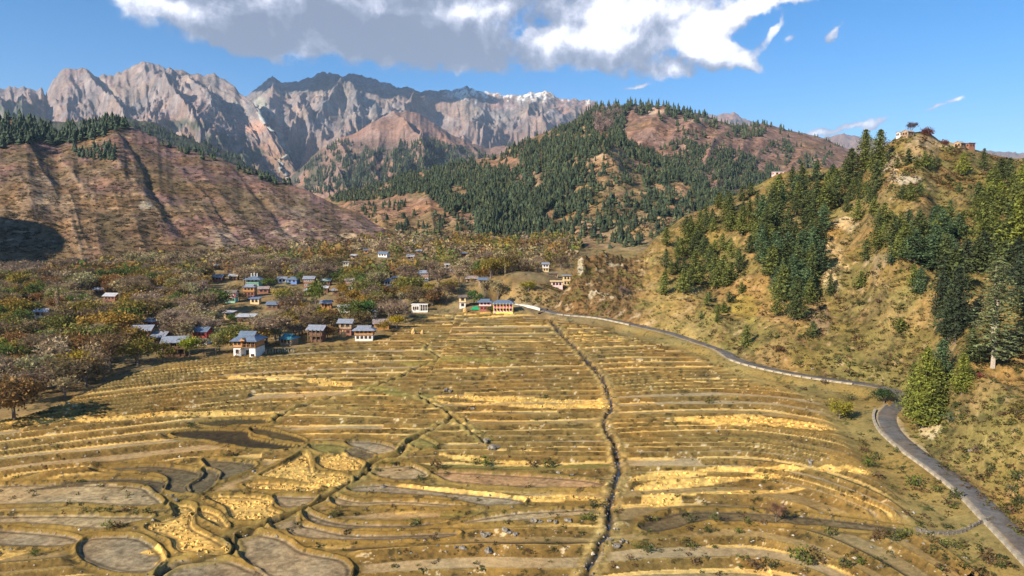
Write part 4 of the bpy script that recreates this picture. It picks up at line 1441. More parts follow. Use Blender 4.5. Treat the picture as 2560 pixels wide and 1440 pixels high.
def wall_along(name, label, i0, i1, off, h_up, h_dn, th, mat, blk=2.2, cat='wall', top=None):
    seg = [rd3[i] for i in range(i0, i1)]
    pts = resample(seg, blk)
    mid = pts[len(pts) // 2]
    root = empty(name, mid)
    tag(root, label, cat)
    base = None
    R = random.Random(len(pts))
    for k in range(len(pts) - 1):
        (x0, y0, z0), (x1, y1, z1) = pts[k], pts[k + 1]
        L = math.hypot(x1 - x0, y1 - y0)
        ang = math.atan2(y1 - y0, x1 - x0)
        rx, ry = math.sin(ang), -math.cos(ang)
        cx, cy, cz = (x0 + x1) / 2 + rx * off, (y0 + y1) / 2 + ry * off, (z0 + z1) / 2
        if base is None:
            b = MB().box(-blk / 2 + 0.04, blk / 2 - 0.04, -th / 2, th / 2, -h_dn, h_up)
            b.box(-blk / 2 - 0.02, blk / 2 + 0.02, -th / 2 - 0.08, th / 2 + 0.08, h_up, h_up + 0.14)
            base = b.build('block', mat, root)
            ob = base
        else:
            ob = base.copy()
            COL.objects.link(ob)
            ob.parent = root
        ob.location = (cx - mid[0], cy - mid[1], cz - mid[2] + R.uniform(-0.03, 0.03))
        ob.rotation_euler = (0, math.atan2(-(z1 - z0), L), ang + R.uniform(-0.012, 0.012))
    return root


NR = len(rd3)


def ridx(px, py):
    x, y = (float(v) for v in to_plane(px, py))
    return min(range(NR), key=lambda i: (rd3[i][0] - x) ** 2 + (rd3[i][1] - y) ** 2)


wall_along('retaining_wall', 'long pale stone parapet along the lower edge of the near stretch of road', ridx(2225, 1040), NR - 1, 3.0, 0.30, 1.6, 0.45, M_CONC, 2.0)
wall_along('retaining_wall', 'low pale retaining wall under the middle stretch of road, below the bend', ridx(1840, 905), ridx(2150, 967), 2.75, 0.22, 1.8, 0.4, M_CONC, 2.6)
wall_along('retaining_wall', 'pale wall under the far stretch of road, from the knoll to the trees', ridx(1400, 790), ridx(1600, 821), 2.75, 0.3, 1.5, 0.4, M_CONC, 3.0)
wall_along('boundary_wall', 'white boundary wall beside the road next to the pink house', ridx(1292, 768), ridx(1372, 784), 2.9, 0.9, 1.0, 0.3, M_WHITE, 3.0)
cr2 = P2(PATH5_PX)
cr3 = [(x, y, float(surf([x], [y], ('ground',))[0])) for x, y in resample(catmull(cr2, 4, False), 0.85)]
fw = empty('stone_wall', cr3[len(cr3) // 2])
tag(fw, 'rough dry stone wall running from the road parapet down to the fields', 'wall')
b_ = None
Rr = random.Random(4)
for k in range(len(cr3) - 1):
    for lv in range(2):
        if b_ is None:
            me = MB().box(-0.42, 0.42, -0.16, 0.16, -0.16, 0.16)
            b_ = me.build('stone', M_STONE, fw)
            ob = b_
        else:
            ob = b_.copy()
            COL.objects.link(ob)
            ob.parent = fw
        c = cr3[len(cr3) // 2]
        ob.location = (cr3[k][0] - c[0] + Rr.uniform(-.1, .1), cr3[k][1] - c[1] + Rr.uniform(-.1, .1), cr3[k][2] - c[2] + 0.1 + 0.3 * lv)
        ob.rotation_euler = (Rr.uniform(-.1, .1), Rr.uniform(-.1, .1), math.atan2(cr3[k + 1][1] - cr3[k][1], cr3[k + 1][0] - cr3[k][0]) + Rr.uniform(-.2, .2))

# water in the stream and the two wet plots
M_WATER = bpy.data.materials.new('water_material')
M_WATER.use_nodes = True
_b = M_WATER.node_tree.nodes['Principled BSDF']
_b.inputs['Base Color'].default_value = (0.035, 0.035, 0.03, 1)
_b.inputs['Roughness'].default_value = 0.12
_nt = M_WATER.node_tree
_bp = _nt.nodes.new('ShaderNodeBump')
_bp.inputs['Strength'].default_value = 0.5
_bp.inputs['Distance'].default_value = 0.04
_nz = _nt.nodes.new('ShaderNodeTexNoise')
_nz.inputs['Scale'].default_value = 1.2
_nt.links.new(_nz.outputs[0], _bp.inputs['Height'])
_nt.links.new(_bp.outputs[0], _b.inputs['Normal'])
sx = resample(stream_xy, 2.0)
s3 = [(x, y, float(z)) for (x, y), z in zip(sx, surf([p[0] for p in sx], [p[1] for p in sx], ('ground',)))]
ob = strip_mesh('stream', s3, [(-0.28, 0.02), (0.28, 0.02)], M_WATER, lambda i, j: (0.05, 0.05, 0.05), label='thin dark stream running down between the terraces')

# ================================================================ VEGETATION
LEAF = leaf_mat('foliage_material', False, 0.9, 0.35)
LEAFN = leaf_mat('needle_material', False, 0.7, 0.40, 0.15)
LEAFA = leaf_mat('mixed_foliage_material', True, 0.15, 0.30)
BARK = pmat('bark', (0.16, 0.125, 0.10), 0.9, var=0.3, scale=3.0)
BARKP = pmat('pale_bark', (0.40, 0.34, 0.27), 0.9, var=0.2, scale=3.0)
TWIG = leaf_mat('twig_material', False, 1.2, 0.25, 0.0)


def rtri(R, c, s, flat=0.0, out=None):
    """a random leaf-clump triangle about c"""
    v = []
    for _ in range(3):
        p = Vector((R.gauss(0, 1), R.gauss(0, 1), R.gauss(0, 1) * (1 - flat)))
        p.normalize()
        v.append(Vector(c) + p * s)
    return v


def conifer_parts(seed, h, r, nb, nc, droop=0.25, rise=0.0, clump=0.55, bare=0.12, power=0.8, flat=0.35, limb=False, gap=0.0, top_r=0.02, hollow=0.0):
    R = random.Random(seed)
    tr = MB()
    lean = (R.uniform(-.01, .01) * h, R.uniform(-.01, .01) * h)
    zs = [-0.8, h * 0.25, h * 0.6, h]
    rr = [0.018 * h + 0.08, 0.014 * h + 0.05, 0.008 * h + 0.03, top_r]
    for i in range(3):
        tr.tube((lean[0] * i / 3, lean[1] * i / 3, zs[i]), (lean[0] * (i + 1) / 3, lean[1] * (i + 1) / 3, zs[i + 1]), rr[i], rr[i + 1], 6, 0, cap=(i == 2))
    cw = MB()
    for k in range(nb):
        u = ((k + R.random()) / nb) ** 0.92
        z = h * (bare + (0.985 - bare) * u)
        if gap and R.random() < gap:
            continue
        L = r * ((1 - u) ** power) * R.uniform(0.68, 1.12) + 0.25
        if u < 0.12:
            L *= 0.6 + 3.3 * u
        az = k * 2.399963 + R.uniform(-.4, .4)
        ca, sa = math.cos(az), math.sin(az)
        z0 = z
        if limb:
            tr.tube((0, 0, z), (ca * L * 0.9, sa * L * 0.9, z + rise * L * .9 - droop * L * .8), 0.07, 0.02, 3, 1)
        n = max(2, int(nc * (0.35 + 0.65 * L / r)))
        for j in range(n):
            f = (j + 0.6) / n
            if f < hollow:
                continue
            zz = z0 + rise * L * f - droop * L * f * f + R.uniform(-.12, .12)
            wd = clump * (0.75 + 0.5 * (1 - f)) * (0.6 + 0.4 * L / r)
            lat = R.uniform(-1, 1) * 0.22 * L * f
            c = (ca * L * f - sa * lat, sa * L * f + ca * lat, zz)
            for _ in range(2):
                cw.add(rtri(R, (c[0] + R.uniform(-.2, .2), c[1] + R.uniform(-.2, .2), c[2] + R.uniform(-.15, .15)), wd, flat), [(0, 1, 2)])
    return tr, cw


def conifer(seed, name='pine_tree', **k):
    tr, cw = conifer_parts(seed, **k)
    root = empty(name, (0, 0, 0))
    t = tr.build('trunk', [BARK, BARK], root)
    c = cw.build('crown', LEAFN, root)
    return root


def grow(R, mb, p, d, L, r, depth, tips, spread=0.65, up=0.15, nchild=(3, 4), shrink=0.68, nseg=4):
    p1 = p + d * L
    mb.tube(p, p1, r, r * 0.62, nseg if depth > 1 else 3)
    if depth == 0:
        tips.append(p1)
        return
    if depth <= 1:
        tips.append(p + d * L * 0.6)
    for _ in range(R.randint(*nchild)):
        q = Vector((R.gauss(0, 1), R.gauss(0, 1), R.gauss(0, 1) * 0.7))
        nd = (d + q * spread * 0.62 + Vector((0, 0, up))).normalized()
        grow(R, mb, p + d * L * R.uniform(0.7, 1.0), nd, L * shrink * R.uniform(.8, 1.15), r * 0.58, depth - 1, tips, spread, up, nchild, shrink, nseg)


def broad(seed, name, h=9.0, crown=1.0, leaves=14, lsize=0.42, twigs=0, spread=0.75, up=0.12, bark=None, trunk=0.28, shape='round', depth=4, lspread=0.7):
    R = random.Random(seed)
    tr = MB()
    tips = []
    if shape == 'poplar':
        tr.tube((0, 0, -.6), (0, 0, h * .95), 0.16, 0.03, 5)
        for k in range(46):
            u = 0.08 + 0.9 * (k + R.random()) / 46
            az = k * 2.4
            L = h * 0.13 * (math.sin(math.pi * min(1, u * 0.9 + 0.12)) ** 0.6) * crown
            p = Vector((0, 0, h * u * 0.92))
            q = p + Vector((math.cos(az) * L * 0.55, math.sin(az) * L * 0.55, L * 1.3))
            tr.tube(p, q, 0.04, 0.015, 3)
            tips += [p.lerp(q, 0.5), q]
    else:
        tr.tube((0, 0, -.6), (0, 0, h * trunk), 0.030 * h, 0.024 * h, 6)
        p = Vector((0, 0, h * trunk))
        n0 = R.randint(4, 5)
        for k in range(n0):
            az = 2 * math.pi * (k + R.random() * .5) / n0
            el = R.uniform(0.6, 1.15) if shape == 'round' else R.uniform(1.0, 1.35)
            d = Vector((math.cos(az) * math.cos(el), math.sin(az) * math.cos(el), math.sin(el)))
            grow(R, tr, p, d, h * 0.24, 0.014 * h, depth - 2, tips, spread, up)
    cw = MB()
    for t in tips:
        for _ in range(leaves):
            c = t + Vector((R.gauss(0, lspread), R.gauss(0, lspread), R.gauss(0, lspread * .8)))
            cw.add(rtri(R, c, lsize * R.uniform(.6, 1.2), 0.1), [(0, 1, 2)])
        for _ in range(twigs):
            d = Vector((R.gauss(0, .8), R.gauss(0, .8), R.gauss(0.35, .6))).normalized()
            s = d.orthogonal().normalized() * 0.045
            q = t + d * R.uniform(0.7, 1.7)
            cw.add([t - s, t + s, q], [(0, 1, 2)])
    root = empty(name, (0, 0, 0))
    tr.build('trunk', bark or BARK, root)
    cw.build('crown', TWIG if leaves <= 3 else LEAF, root)
    # crowns never sit wider than they should
    return root


def kids(o):
    return list(o.children)


used_proto = {}


def place(proto, x, y, z, s=1.0, rz=0.0, sz=None, col=None, label=None, group=None, cat=None, name=None):
    if used_proto.get(proto.name):
        o = copy_tree(proto)
    else:
        o = proto
        used_proto[proto.name] = True
    o.location = (x, y, z)
    o.rotation_euler = (0, 0, rz)
    o.scale = (s, s, sz if sz else s)
    for ch in o.children:
        if ch.name.split('.')[0] in ('crown',) and col is not None:
            ch.color = (*col, 1)
    if o.type == 'MESH' and col is not None:
        o.color = (*col, 1)
    tag(o, label, cat, group)
    return o


# ---- prototypes
CON = [conifer(10 + i, 'pine_tree', h=14 + i % 3, r=4.6 + 0.35 * (i % 4), nb=120, nc=7, droop=0.10 + 0.05 * (i % 2), rise=0.15 + .1 * (i % 3), clump=0.78, power=0.62 + 0.1 * (i % 3), bare=0.05 + .04 * (i % 2)) for i in range(6)]
YNG = [conifer(30 + i, 'pine_tree', h=7, r=2.7, nb=70, nc=6, droop=0.0, rise=0.35, clump=0.55, power=0.8, bare=0.03) for i in range(2)]
BIG = [conifer(40 + i, 'pine_tree', h=20, r=6.2, nb=230, nc=10, droop=0.12, rise=0.22, clump=0.70, power=0.66, bare=0.05, flat=0.45) for i in range(3)]
LUSH = (0.135, 0.150, 0.034)
DEEP = (0.085, 0.105, 0.034)
BLUEG = (0.075, 0.115, 0.049)
YELG = (0.18, 0.195, 0.032)
SHADEG = (0.045, 0.06, 0.03)  # darker green, the gully's shade put into the foliage colour
G_NEAR = 'pines on the near hillside'


def at_px(px, py, only=('near_hill', 'outcrop', 'ground')):
    X, Y, Z, li = drop([px], [py], only)
    return float(X[0]), float(Y[0]), float(Z[0])


PH = {}
for p in CON + YNG + BIG:
    PH[p.name] = max(v.co.z for ch in p.children for v in ch.data.vertices)


def con_px(proto, px, py, hpx, col, label, wide=1.0, group=G_NEAR, dz=0.0):
    x, y, z = at_px(px, py)
    if y > 1e8:
        return None
    H = hpx * y / F
    sz = H / PH[proto.name]
    return place(proto, x, y, z - 0.2 + dz, sz * wide, random.uniform(0, 6.28), sz, col, label, group, 'tree')


random.seed(7)
# the tall cedar with a forked trunk and open tiers of branches
cx, cy, cz = at_px(2482, 918)
Hc = 285 * cy / F
tr, cw = conifer_parts(99, Hc, Hc * 0.25, 150, 22, droop=0.16, rise=0.10, clump=0.70, bare=0.09, power=0.50, flat=0.80, limb=True, hollow=0.14)
tr.tube((0.0, 0, Hc * .16), (-Hc * .022, 0.2, Hc * .34), 0.30, 0.24, 6)
tr.tube((-Hc * .022, 0.2, Hc * .34), (-Hc * .026, 0.2, Hc * .93), 0.24, 0.04, 6)
cedar = empty('cedar_tree', (cx, cy, cz - 0.2))
tr.build('trunk', [BARKP, BARK], cedar)
c_o = cw.build('crown', LEAFN, cedar)
c_o.color = (0.175, 0.20, 0.085, 1)
tag(cedar, 'tallest cedar on the slope, pale forked trunk showing between flat open tiers', 'tree')

BIGL = [
    (0, 2308, 1070, 215, YELG, 'large bright yellow-green pine standing at the bend of the road', 0.92),
    (1, 2350, 985, 145, BLUEG, 'blue-green pine right behind the bright pine at the road bend', 1.3),
    (2, 2338, 1040, 150, LUSH, 'narrow fresh green pine on the right flank of the bright roadside pine', 1.0),
    (0, 2404, 985, 110, YELG, 'bushy green pine between the roadside pines and the tall cedar', 1.2),
    (1, 2280, 1045, 150, LUSH, 'green pine on the left flank of the bright roadside pine', 0.9),
    (2, 2332, 1062, 120, LUSH, 'short full pine at the right foot of the bright roadside pine', 1.2),
    (1, 2428, 905, 90, DEEP, 'dark green pine with wide lower boughs touching the tall cedar', 1.5),
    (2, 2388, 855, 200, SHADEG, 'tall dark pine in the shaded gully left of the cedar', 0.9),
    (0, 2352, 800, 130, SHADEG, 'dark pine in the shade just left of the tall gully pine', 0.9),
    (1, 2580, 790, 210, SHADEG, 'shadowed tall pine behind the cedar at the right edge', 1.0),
    (2, 2520, 650, 150, DEEP, 'big broad pine on the slope straight above the cedar', 1.1),
    (0, 2545, 660, 180, YELG, 'sunlit yellow-green pine at the right edge above the cedar', 1.15),
    (1, 2455, 650, 150, LUSH, 'sunlit pine above the shaded gully', 1.1),
    (2, 2165, 652, 58, DEEP, 'small neat round-based pine alone beside the pale bare patch', 1.35),
    (0, 2160, 432, 108, LUSH, 'tall pine on the skyline left of the hilltop huts, left one of the pair', 1.15),
    (1, 2196, 440, 116, LUSH, 'tall pine on the skyline left of the hilltop huts, right one of the pair', 1.15),
    (2, 2125, 470, 100, DEEP, 'broad dark pine just below the skyline pair', 1.25),
    (0, 2190, 480, 80, DEEP, 'dark pine at the foot of the skyline pair, right side', 1.2),
    (1, 2270, 412, 42, DEEP, 'lone dark pine among the crags under the hilltop hut', 1.4),
    (2, 2458, 425, 55, DEEP, 'dark pine on the skyline right of the ruined hut', 1.2),
    (0, 2335, 665, 110, BLUEG, 'bluish pine, upper one of the pair left of the shaded gully', 1.15),
    (1, 2350, 640, 120, BLUEG, 'bluish pine, rear one of the pair left of the shaded gully', 1.1),
    (2, 2260, 640, 90, LUSH, 'dense green pine in the middle of the upper slope group', 1.2),
    (0, 2300, 735, 70, BLUEG, 'small bluish pine at the left rim of the shaded gully', 1.1),
    (1, 2282, 720, 66, LUSH, 'small green pine at the left rim of the shaded gully', 1.1),
    (2, 1942, 790, 80, LUSH, 'light green pine at the lower tip of the dense grove', 1.1),
    (0, 1990, 800, 115, DEEP, 'dark drooping pine with pale trunk at the bottom of the dense grove', 1.1),
    (1, 2032, 842, 44, DEEP, 'small dark pine on the rocks under the dense grove', 1.2),
    (2, 2075, 740, 58, DEEP, 'pine standing just right of the dense grove on bare ground', 1.3),
    (0, 1865, 868, 60, LUSH, 'leaning green pine above the middle stretch of road', 1.1),
    (1, 2250, 830, 40, LUSH, 'small round green pine alone on the golden slope', 1.5),
    (2, 2152, 720, 46, LUSH, 'small bright pine on the golden slope right of the bare patch', 1.4),
]
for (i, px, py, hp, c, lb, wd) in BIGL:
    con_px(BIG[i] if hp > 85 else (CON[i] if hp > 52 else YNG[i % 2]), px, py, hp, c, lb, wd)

POLY = [
    # polygon, number, height range (m), colours, label
    ([(1885, 575), (1960, 470), (2075, 440), (2110, 470), (2070, 560), (2050, 700), (2020, 790), (1950, 780), (1905, 700)], 74, (11, 17), (DEEP, LUSH, BLUEG, DEEP), 'pine in the dense grove of the near hill'),
    ([(1640, 640), (1700, 560), (1790, 520), (1890, 480), (1900, 560), (1890, 650), (1830, 720), (1760, 730), (1700, 740), (1650, 760)], 62, (8, 13), (LUSH, DEEP, LUSH), 'pine in the loose wood left on the near hill'),
    ([(2050, 420), (2150, 420), (2230, 520), (2200, 600), (2130, 560)], 16, (8, 12), (LUSH, DEEP), 'pine below the skyline pair'),
    ([(2180, 580), (2300, 600), (2400, 560), (2420, 640), (2330, 680), (2200, 660)], 26, (9, 14), (LUSH, BLUEG, DEEP), 'pine in the group left of the shaded gully'),
    ([(2380, 430), (2560, 450), (2640, 520), (2640, 640), (2500, 640), (2420, 580), (2440, 520)], 36, (8, 14), (LUSH, DEEP, LUSH, YELG), 'pine in the thick wood at the upper right'),
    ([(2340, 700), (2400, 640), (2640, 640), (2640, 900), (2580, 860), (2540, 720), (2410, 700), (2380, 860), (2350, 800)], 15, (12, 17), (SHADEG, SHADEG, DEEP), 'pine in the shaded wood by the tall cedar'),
    ([(1700, 760), (1790, 740), (1860, 730), (1830, 800), (1740, 830)], 8, (3.5, 6), (LUSH, DEEP), 'pine on the lower slope above the road'),
    ([(2230, 400), (2420, 420), (2400, 520), (2260, 520)], 9, (5, 9), (LUSH, DEEP), 'pine under the hilltop crags'),
]


def in_poly_samples(poly, n, mind, R, tries=60):
    xs = [p[0] for p in poly]
    ys_ = [p[1] for p in poly]
    out = []
    k = 0
    while len(out) < n and k < n * tries:
        k += 1
        x, y = R.uniform(min(xs), max(xs)), R.uniform(min(ys_), max(ys_))
        if not bool(inside(np.array([x]), np.array([y]), poly)[0]):
            continue
        if all((x - a) ** 2 + ((y - b) * 1.3) ** 2 > mind ** 2 for a, b in out):
            out.append((x, y))
    return out


R7 = random.Random(11)
npine = 0
for poly, n, (h0, h1), cols_, lb in POLY:
    pts = in_poly_samples(poly, n, 11, R7)
    X0, Y0, Z0, li = drop([p[0] for p in pts], [p[1] for p in pts], ('near_hill', 'outcrop'))
    for i in range(len(pts)):
        if Y0[i] > 1e8 or Y0[i] > 500:
            continue
        h = R7.uniform(h0, h1) * 0.88
        pr = R7.choice(CON) if h > 7 else R7.choice(YNG)
        c = R7.choice(cols_)
        v = R7.uniform(.8, 1.25)
        c = tuple(q * v for q in c)
        sz = h / PH[pr.name]
        xs_ = [p[0] for p in poly]
        ys_ = [p[1] for p in poly]
        fx_ = (pts[i][0] - min(xs_)) / (max(xs_) - min(xs_))
        fy_ = (pts[i][1] - min(ys_)) / (max(ys_) - min(ys_))
        pos = ('upper', 'middle', 'lower')[min(2, int(fy_ * 3))] + ' ' + ('left', 'centre', 'right')[min(2, int(fx_ * 3))]
        tone = 'yellow-green' if c[0] > 0.15 else ('blue-green' if c[2] > 0.048 else ('dark green' if c[0] < 0.105 else 'mid-green'))
        size = 'tall' if h > (h0 + h1) * 0.46 else 'low'
        lb2 = '%s %s %s, %s' % (size, tone, lb.replace('dark pine', 'pine'), pos)
        place(pr, float(X0[i]), float(Y0[i]), float(Z0[i]) - 0.25, sz * R7.uniform(1.1, 1.6), R7.uniform(0, 6.28), sz, c, lb2, lb.replace('pine', 'pines', 1).replace('dark pines', 'dark pines'), 'tree')
        npine += 1
print('pines', npine)

# ================================================================ HOUSES
M_ROOFG = pmat('grey_sheet_roof', (0.34, 0.37, 0.42), 0.45, 0.35, 0.15, 0.8, wave=3.0)
M_ROOFB = pmat('blue_sheet_roof', (0.17, 0.225, 0.30), 0.45, 0.3, 0.15, 0.8, wave=3.0)
M_ROOFP = pmat('pale_sheet_roof', (0.55, 0.55, 0.55), 0.5, 0.3, 0.15, 0.8, wave=3.0)
M_ROOFR = pmat('rusty_sheet_roof', (0.30, 0.24, 0.22), 0.7, 0.1, 0.3, 0.8, wave=3.0)
M_ROOFT = pmat('teal_sheet_roof', (0.06, 0.24, 0.30), 0.45, 0.2, 0.15, 0.8, wave=3.0)
M_ROOFM = pmat('mint_sheet_roof', (0.42, 0.56, 0.50), 0.5, 0.2, 0.15, 0.8, wave=3.0)
M_ROOFBR = pmat('brown_roof', (0.15, 0.12, 0.10), 0.9, 0.0, 0.3, 0.8)
W_BRICK = pmat('brick_wall', (0.30, 0.13, 0.09), 0.9, var=0.3, scale=2.5)
W_WOOD = pmat('orange_timber_wall', (0.50, 0.24, 0.08), 0.8, var=0.3, scale=2.5)
W_BROWN = pmat('brown_timber_wall', (0.17, 0.09, 0.055), 0.85, var=0.3, scale=2.5)
W_WHITE = pmat('white_wall', (0.74, 0.71, 0.66), 0.85, var=0.12, scale=1.5)
W_MINT = pmat('mint_wall', (0.25, 0.55, 0.42), 0.85, var=0.12, scale=1.5)
W_MUD = pmat('mud_wall', (0.36, 0.25, 0.16), 0.95, var=0.3, scale=1.5)
W_YEL = pmat('yellow_wall', (0.72, 0.54, 0.28), 0.85, var=0.15, scale=1.5)
W_PINK = pmat('pink_wall', (0.62, 0.20, 0.22), 0.85, var=0.15, scale=1.5)
W_LPINK = pmat('pale_pink_wall', (0.82, 0.55, 0.52), 0.85, var=0.15, scale=1.5)
W_BLUE = pmat('blue_wall', (0.12, 0.22, 0.48), 0.85, var=0.15, scale=1.5)
W_DARK = pmat('dark_opening', (0.018, 0.016, 0.018), 0.5, var=0.1)
W_FRAME = pmat('window_frame', (0.20, 0.12, 0.07), 0.8, var=0.1)
W_FRW = pmat('white_frame', (0.75, 0.73, 0.68), 0.8, var=0.1)
W_RED = pmat('red_paint', (0.50, 0.05, 0.05), 0.8, var=0.1)
W_GABLE = pmat('dark_gable_boards', (0.07, 0.05, 0.045), 0.9, var=0.2)
W_ORR = pmat('orange_sheet_roof', (0.70, 0.30, 0.06), 0.6, 0.0, 0.2, 0.8, wave=3.0)
W_YB = pmat('bright_yellow_wall', (0.85, 0.68, 0.16), 0.85, var=0.15, scale=1.5)
W_GREEN = pmat('green_tarpaulin', (0.01, 0.26, 0.11), 0.7, var=0.2)

HOUSE_XY = []        # (px, base py, w px, top py) kept clear of trees in front
_wincache = {}


def window_mesh(w, h, frame):
    key = (round(w, 2), round(h, 2), frame.name)
    if key not in _wincache:
        fr = MB()
        t = 0.09
        fr.box(-w / 2 - t, w / 2 + t, -0.07, 0.02, -t, 0.0).box(-w / 2 - t, w / 2 + t, -0.07, 0.02, h, h + t)
        fr.box(-w / 2 - t, -w / 2, -0.068, 0.02, 0.0, h).box(w / 2, w / 2 + t, -0.068, 0.02, 0.0, h).box(-0.03, 0.03, -0.06, 0.02, 0.0, h)
        pn = MB().box(-w / 2, w / 2, -0.025, 0.015, 0.0, h)
        _wincache[key] = (fr.mesh('window', [frame]), pn.mesh('pane', [W_DARK]))
    return _wincache[key]


def add_window(root, x, y, z, rz, w=0.95, h=1.1, frame=None):
    fm, pm = window_mesh(w, h, frame or W_FRAME)
    a = bpy.data.objects.new('window', fm)
    COL.objects.link(a)
    a.parent = root
    a.location = (x, y, z)
    a.rotation_euler = (0, 0, rz)
    b = bpy.data.objects.new('pane', pm)
    COL.objects.link(b)
    b.parent = a
    return a


def roof_mesh(kind, W, D, ov, rise, th=0.10):
    """returns roof MB and gable MB (or None); roof plane z=0 is the wall top"""
    m, g_ = MB(), None
    x, y = W / 2 + ov, D / 2 + ov
    e = -ov * rise / (D / 2)
    if kind == 'gable':
        top = [(-x, -y, e), (x, -y, e), (x, 0, rise), (-x, 0, rise), (x, y, e), (-x, y, e)]
        V = [(a, b, c + th) for a, b, c in top] + top
        m.add(V, [(0, 1, 2, 3), (3, 2, 4, 5), (7, 6, 9, 8), (8, 9, 11, 10), (0, 6, 7, 1), (4, 10, 11, 5), (1, 7, 8, 2), (2, 8, 10, 4), (3, 9, 6, 0), (5, 11, 9, 3)])
        m.box(-x - 0.02, x + 0.02, -0.13, 0.13, rise + th - 0.02, rise + th + 0.05)
        g_ = MB()
        for sx_ in (-1, 1):
            xa = sx_ * (W / 2 - 0.02)
            g_.add([(xa, -D / 2, 0.0), (xa, D / 2, 0.0), (xa, 0, rise - 0.03)], [(0, 1, 2) if sx_ > 0 else (0, 2, 1)])
    elif kind == 'hip':
        rl = max(W / 2 - D * 0.42, 0.3)
        top = [(-x, -y, e), (x, -y, e), (x, y, e), (-x, y, e), (-rl, 0, rise), (rl, 0, rise)]
        V = [(a, b, c + th) for a, b, c in top] + [(a, b, c) for a, b, c in top[:4]]
        m.add(V, [(0, 1, 5, 4), (1, 2, 5), (2, 3, 4, 5), (3, 0, 4), (0, 6, 7, 1), (1, 7, 8, 2), (2, 8, 9, 3), (3, 9, 6, 0), (6, 9, 8, 7)])
        m.box(-rl - 0.1, rl + 0.1, -0.12, 0.12, rise + th - 0.03, rise + th + 0.06)
    elif kind == 'hipgab':
        # low skirt all round, steeper gabled top: the local form
        rl = W * 0.30
        sk = rise * 0.42
        yk = D * 0.22
        xk = W * 0.34
        top = [(-x, -y, e), (x, -y, e), (x, y, e), (-x, y, e), (-xk, -yk, sk), (xk, -yk, sk), (xk, yk, sk), (-xk, yk, sk)]
        V = [(a, b, c + th) for a, b, c in top] + [(a, b, c) for a, b, c in top[:4]]
        m.add(V, [(0, 1, 5, 4), (1, 2, 6, 5), (2, 3, 7, 6), (3, 0, 4, 7), (0, 8, 9, 1), (1, 9, 10, 2), (2, 10, 11, 3), (3, 11, 8, 0), (8, 11, 10, 9)])
        xe = xk + 0.35
        V = [(-xe, -yk - .15, sk + th - .06), (xe, -yk - .15, sk + th - .06), (xe, 0, rise), (-xe, 0, rise), (xe, yk + .15, sk + th - .06), (-xe, yk + .15, sk + th - .06)]
        V2 = [(a, b, c + th) for a, b, c in V] + V
        m.add(V2, [(0, 1, 2, 3), (3, 2, 4, 5), (7, 6, 9, 8), (8, 9, 11, 10), (0, 6, 7, 1), (4, 10, 11, 5), (1, 7, 8, 2), (2, 8, 10, 4), (3, 9, 6, 0), (5, 11, 9, 3)])
        g_ = MB()
        for sx_ in (-1, 1):
            xa = sx_ * xk
            g_.add([(xa, -yk, sk + th - 0.01), (xa, yk, sk + th - 0.01), (xa, 0, rise - 0.03)], [(0, 1, 2) if sx_ > 0 else (0, 2, 1)])
    elif kind == 'flat':
        m.box(-x * 1.0, x, -y, y, 0.003, 0.22)
    elif kind == 'shed':
        V = [(-x, -y, 0.05), (x, -y, 0.05), (x, y, rise), (-x, y, rise)]
        V2 = [(a, b, c + th) for a, b, c in V] + V
        m.add(V2, [(0, 1, 2, 3), (7, 6, 5, 4), (0, 4, 5, 1), (1, 5, 6, 2), (2, 6, 7, 3), (3, 7, 4, 0)])
    return m, g_


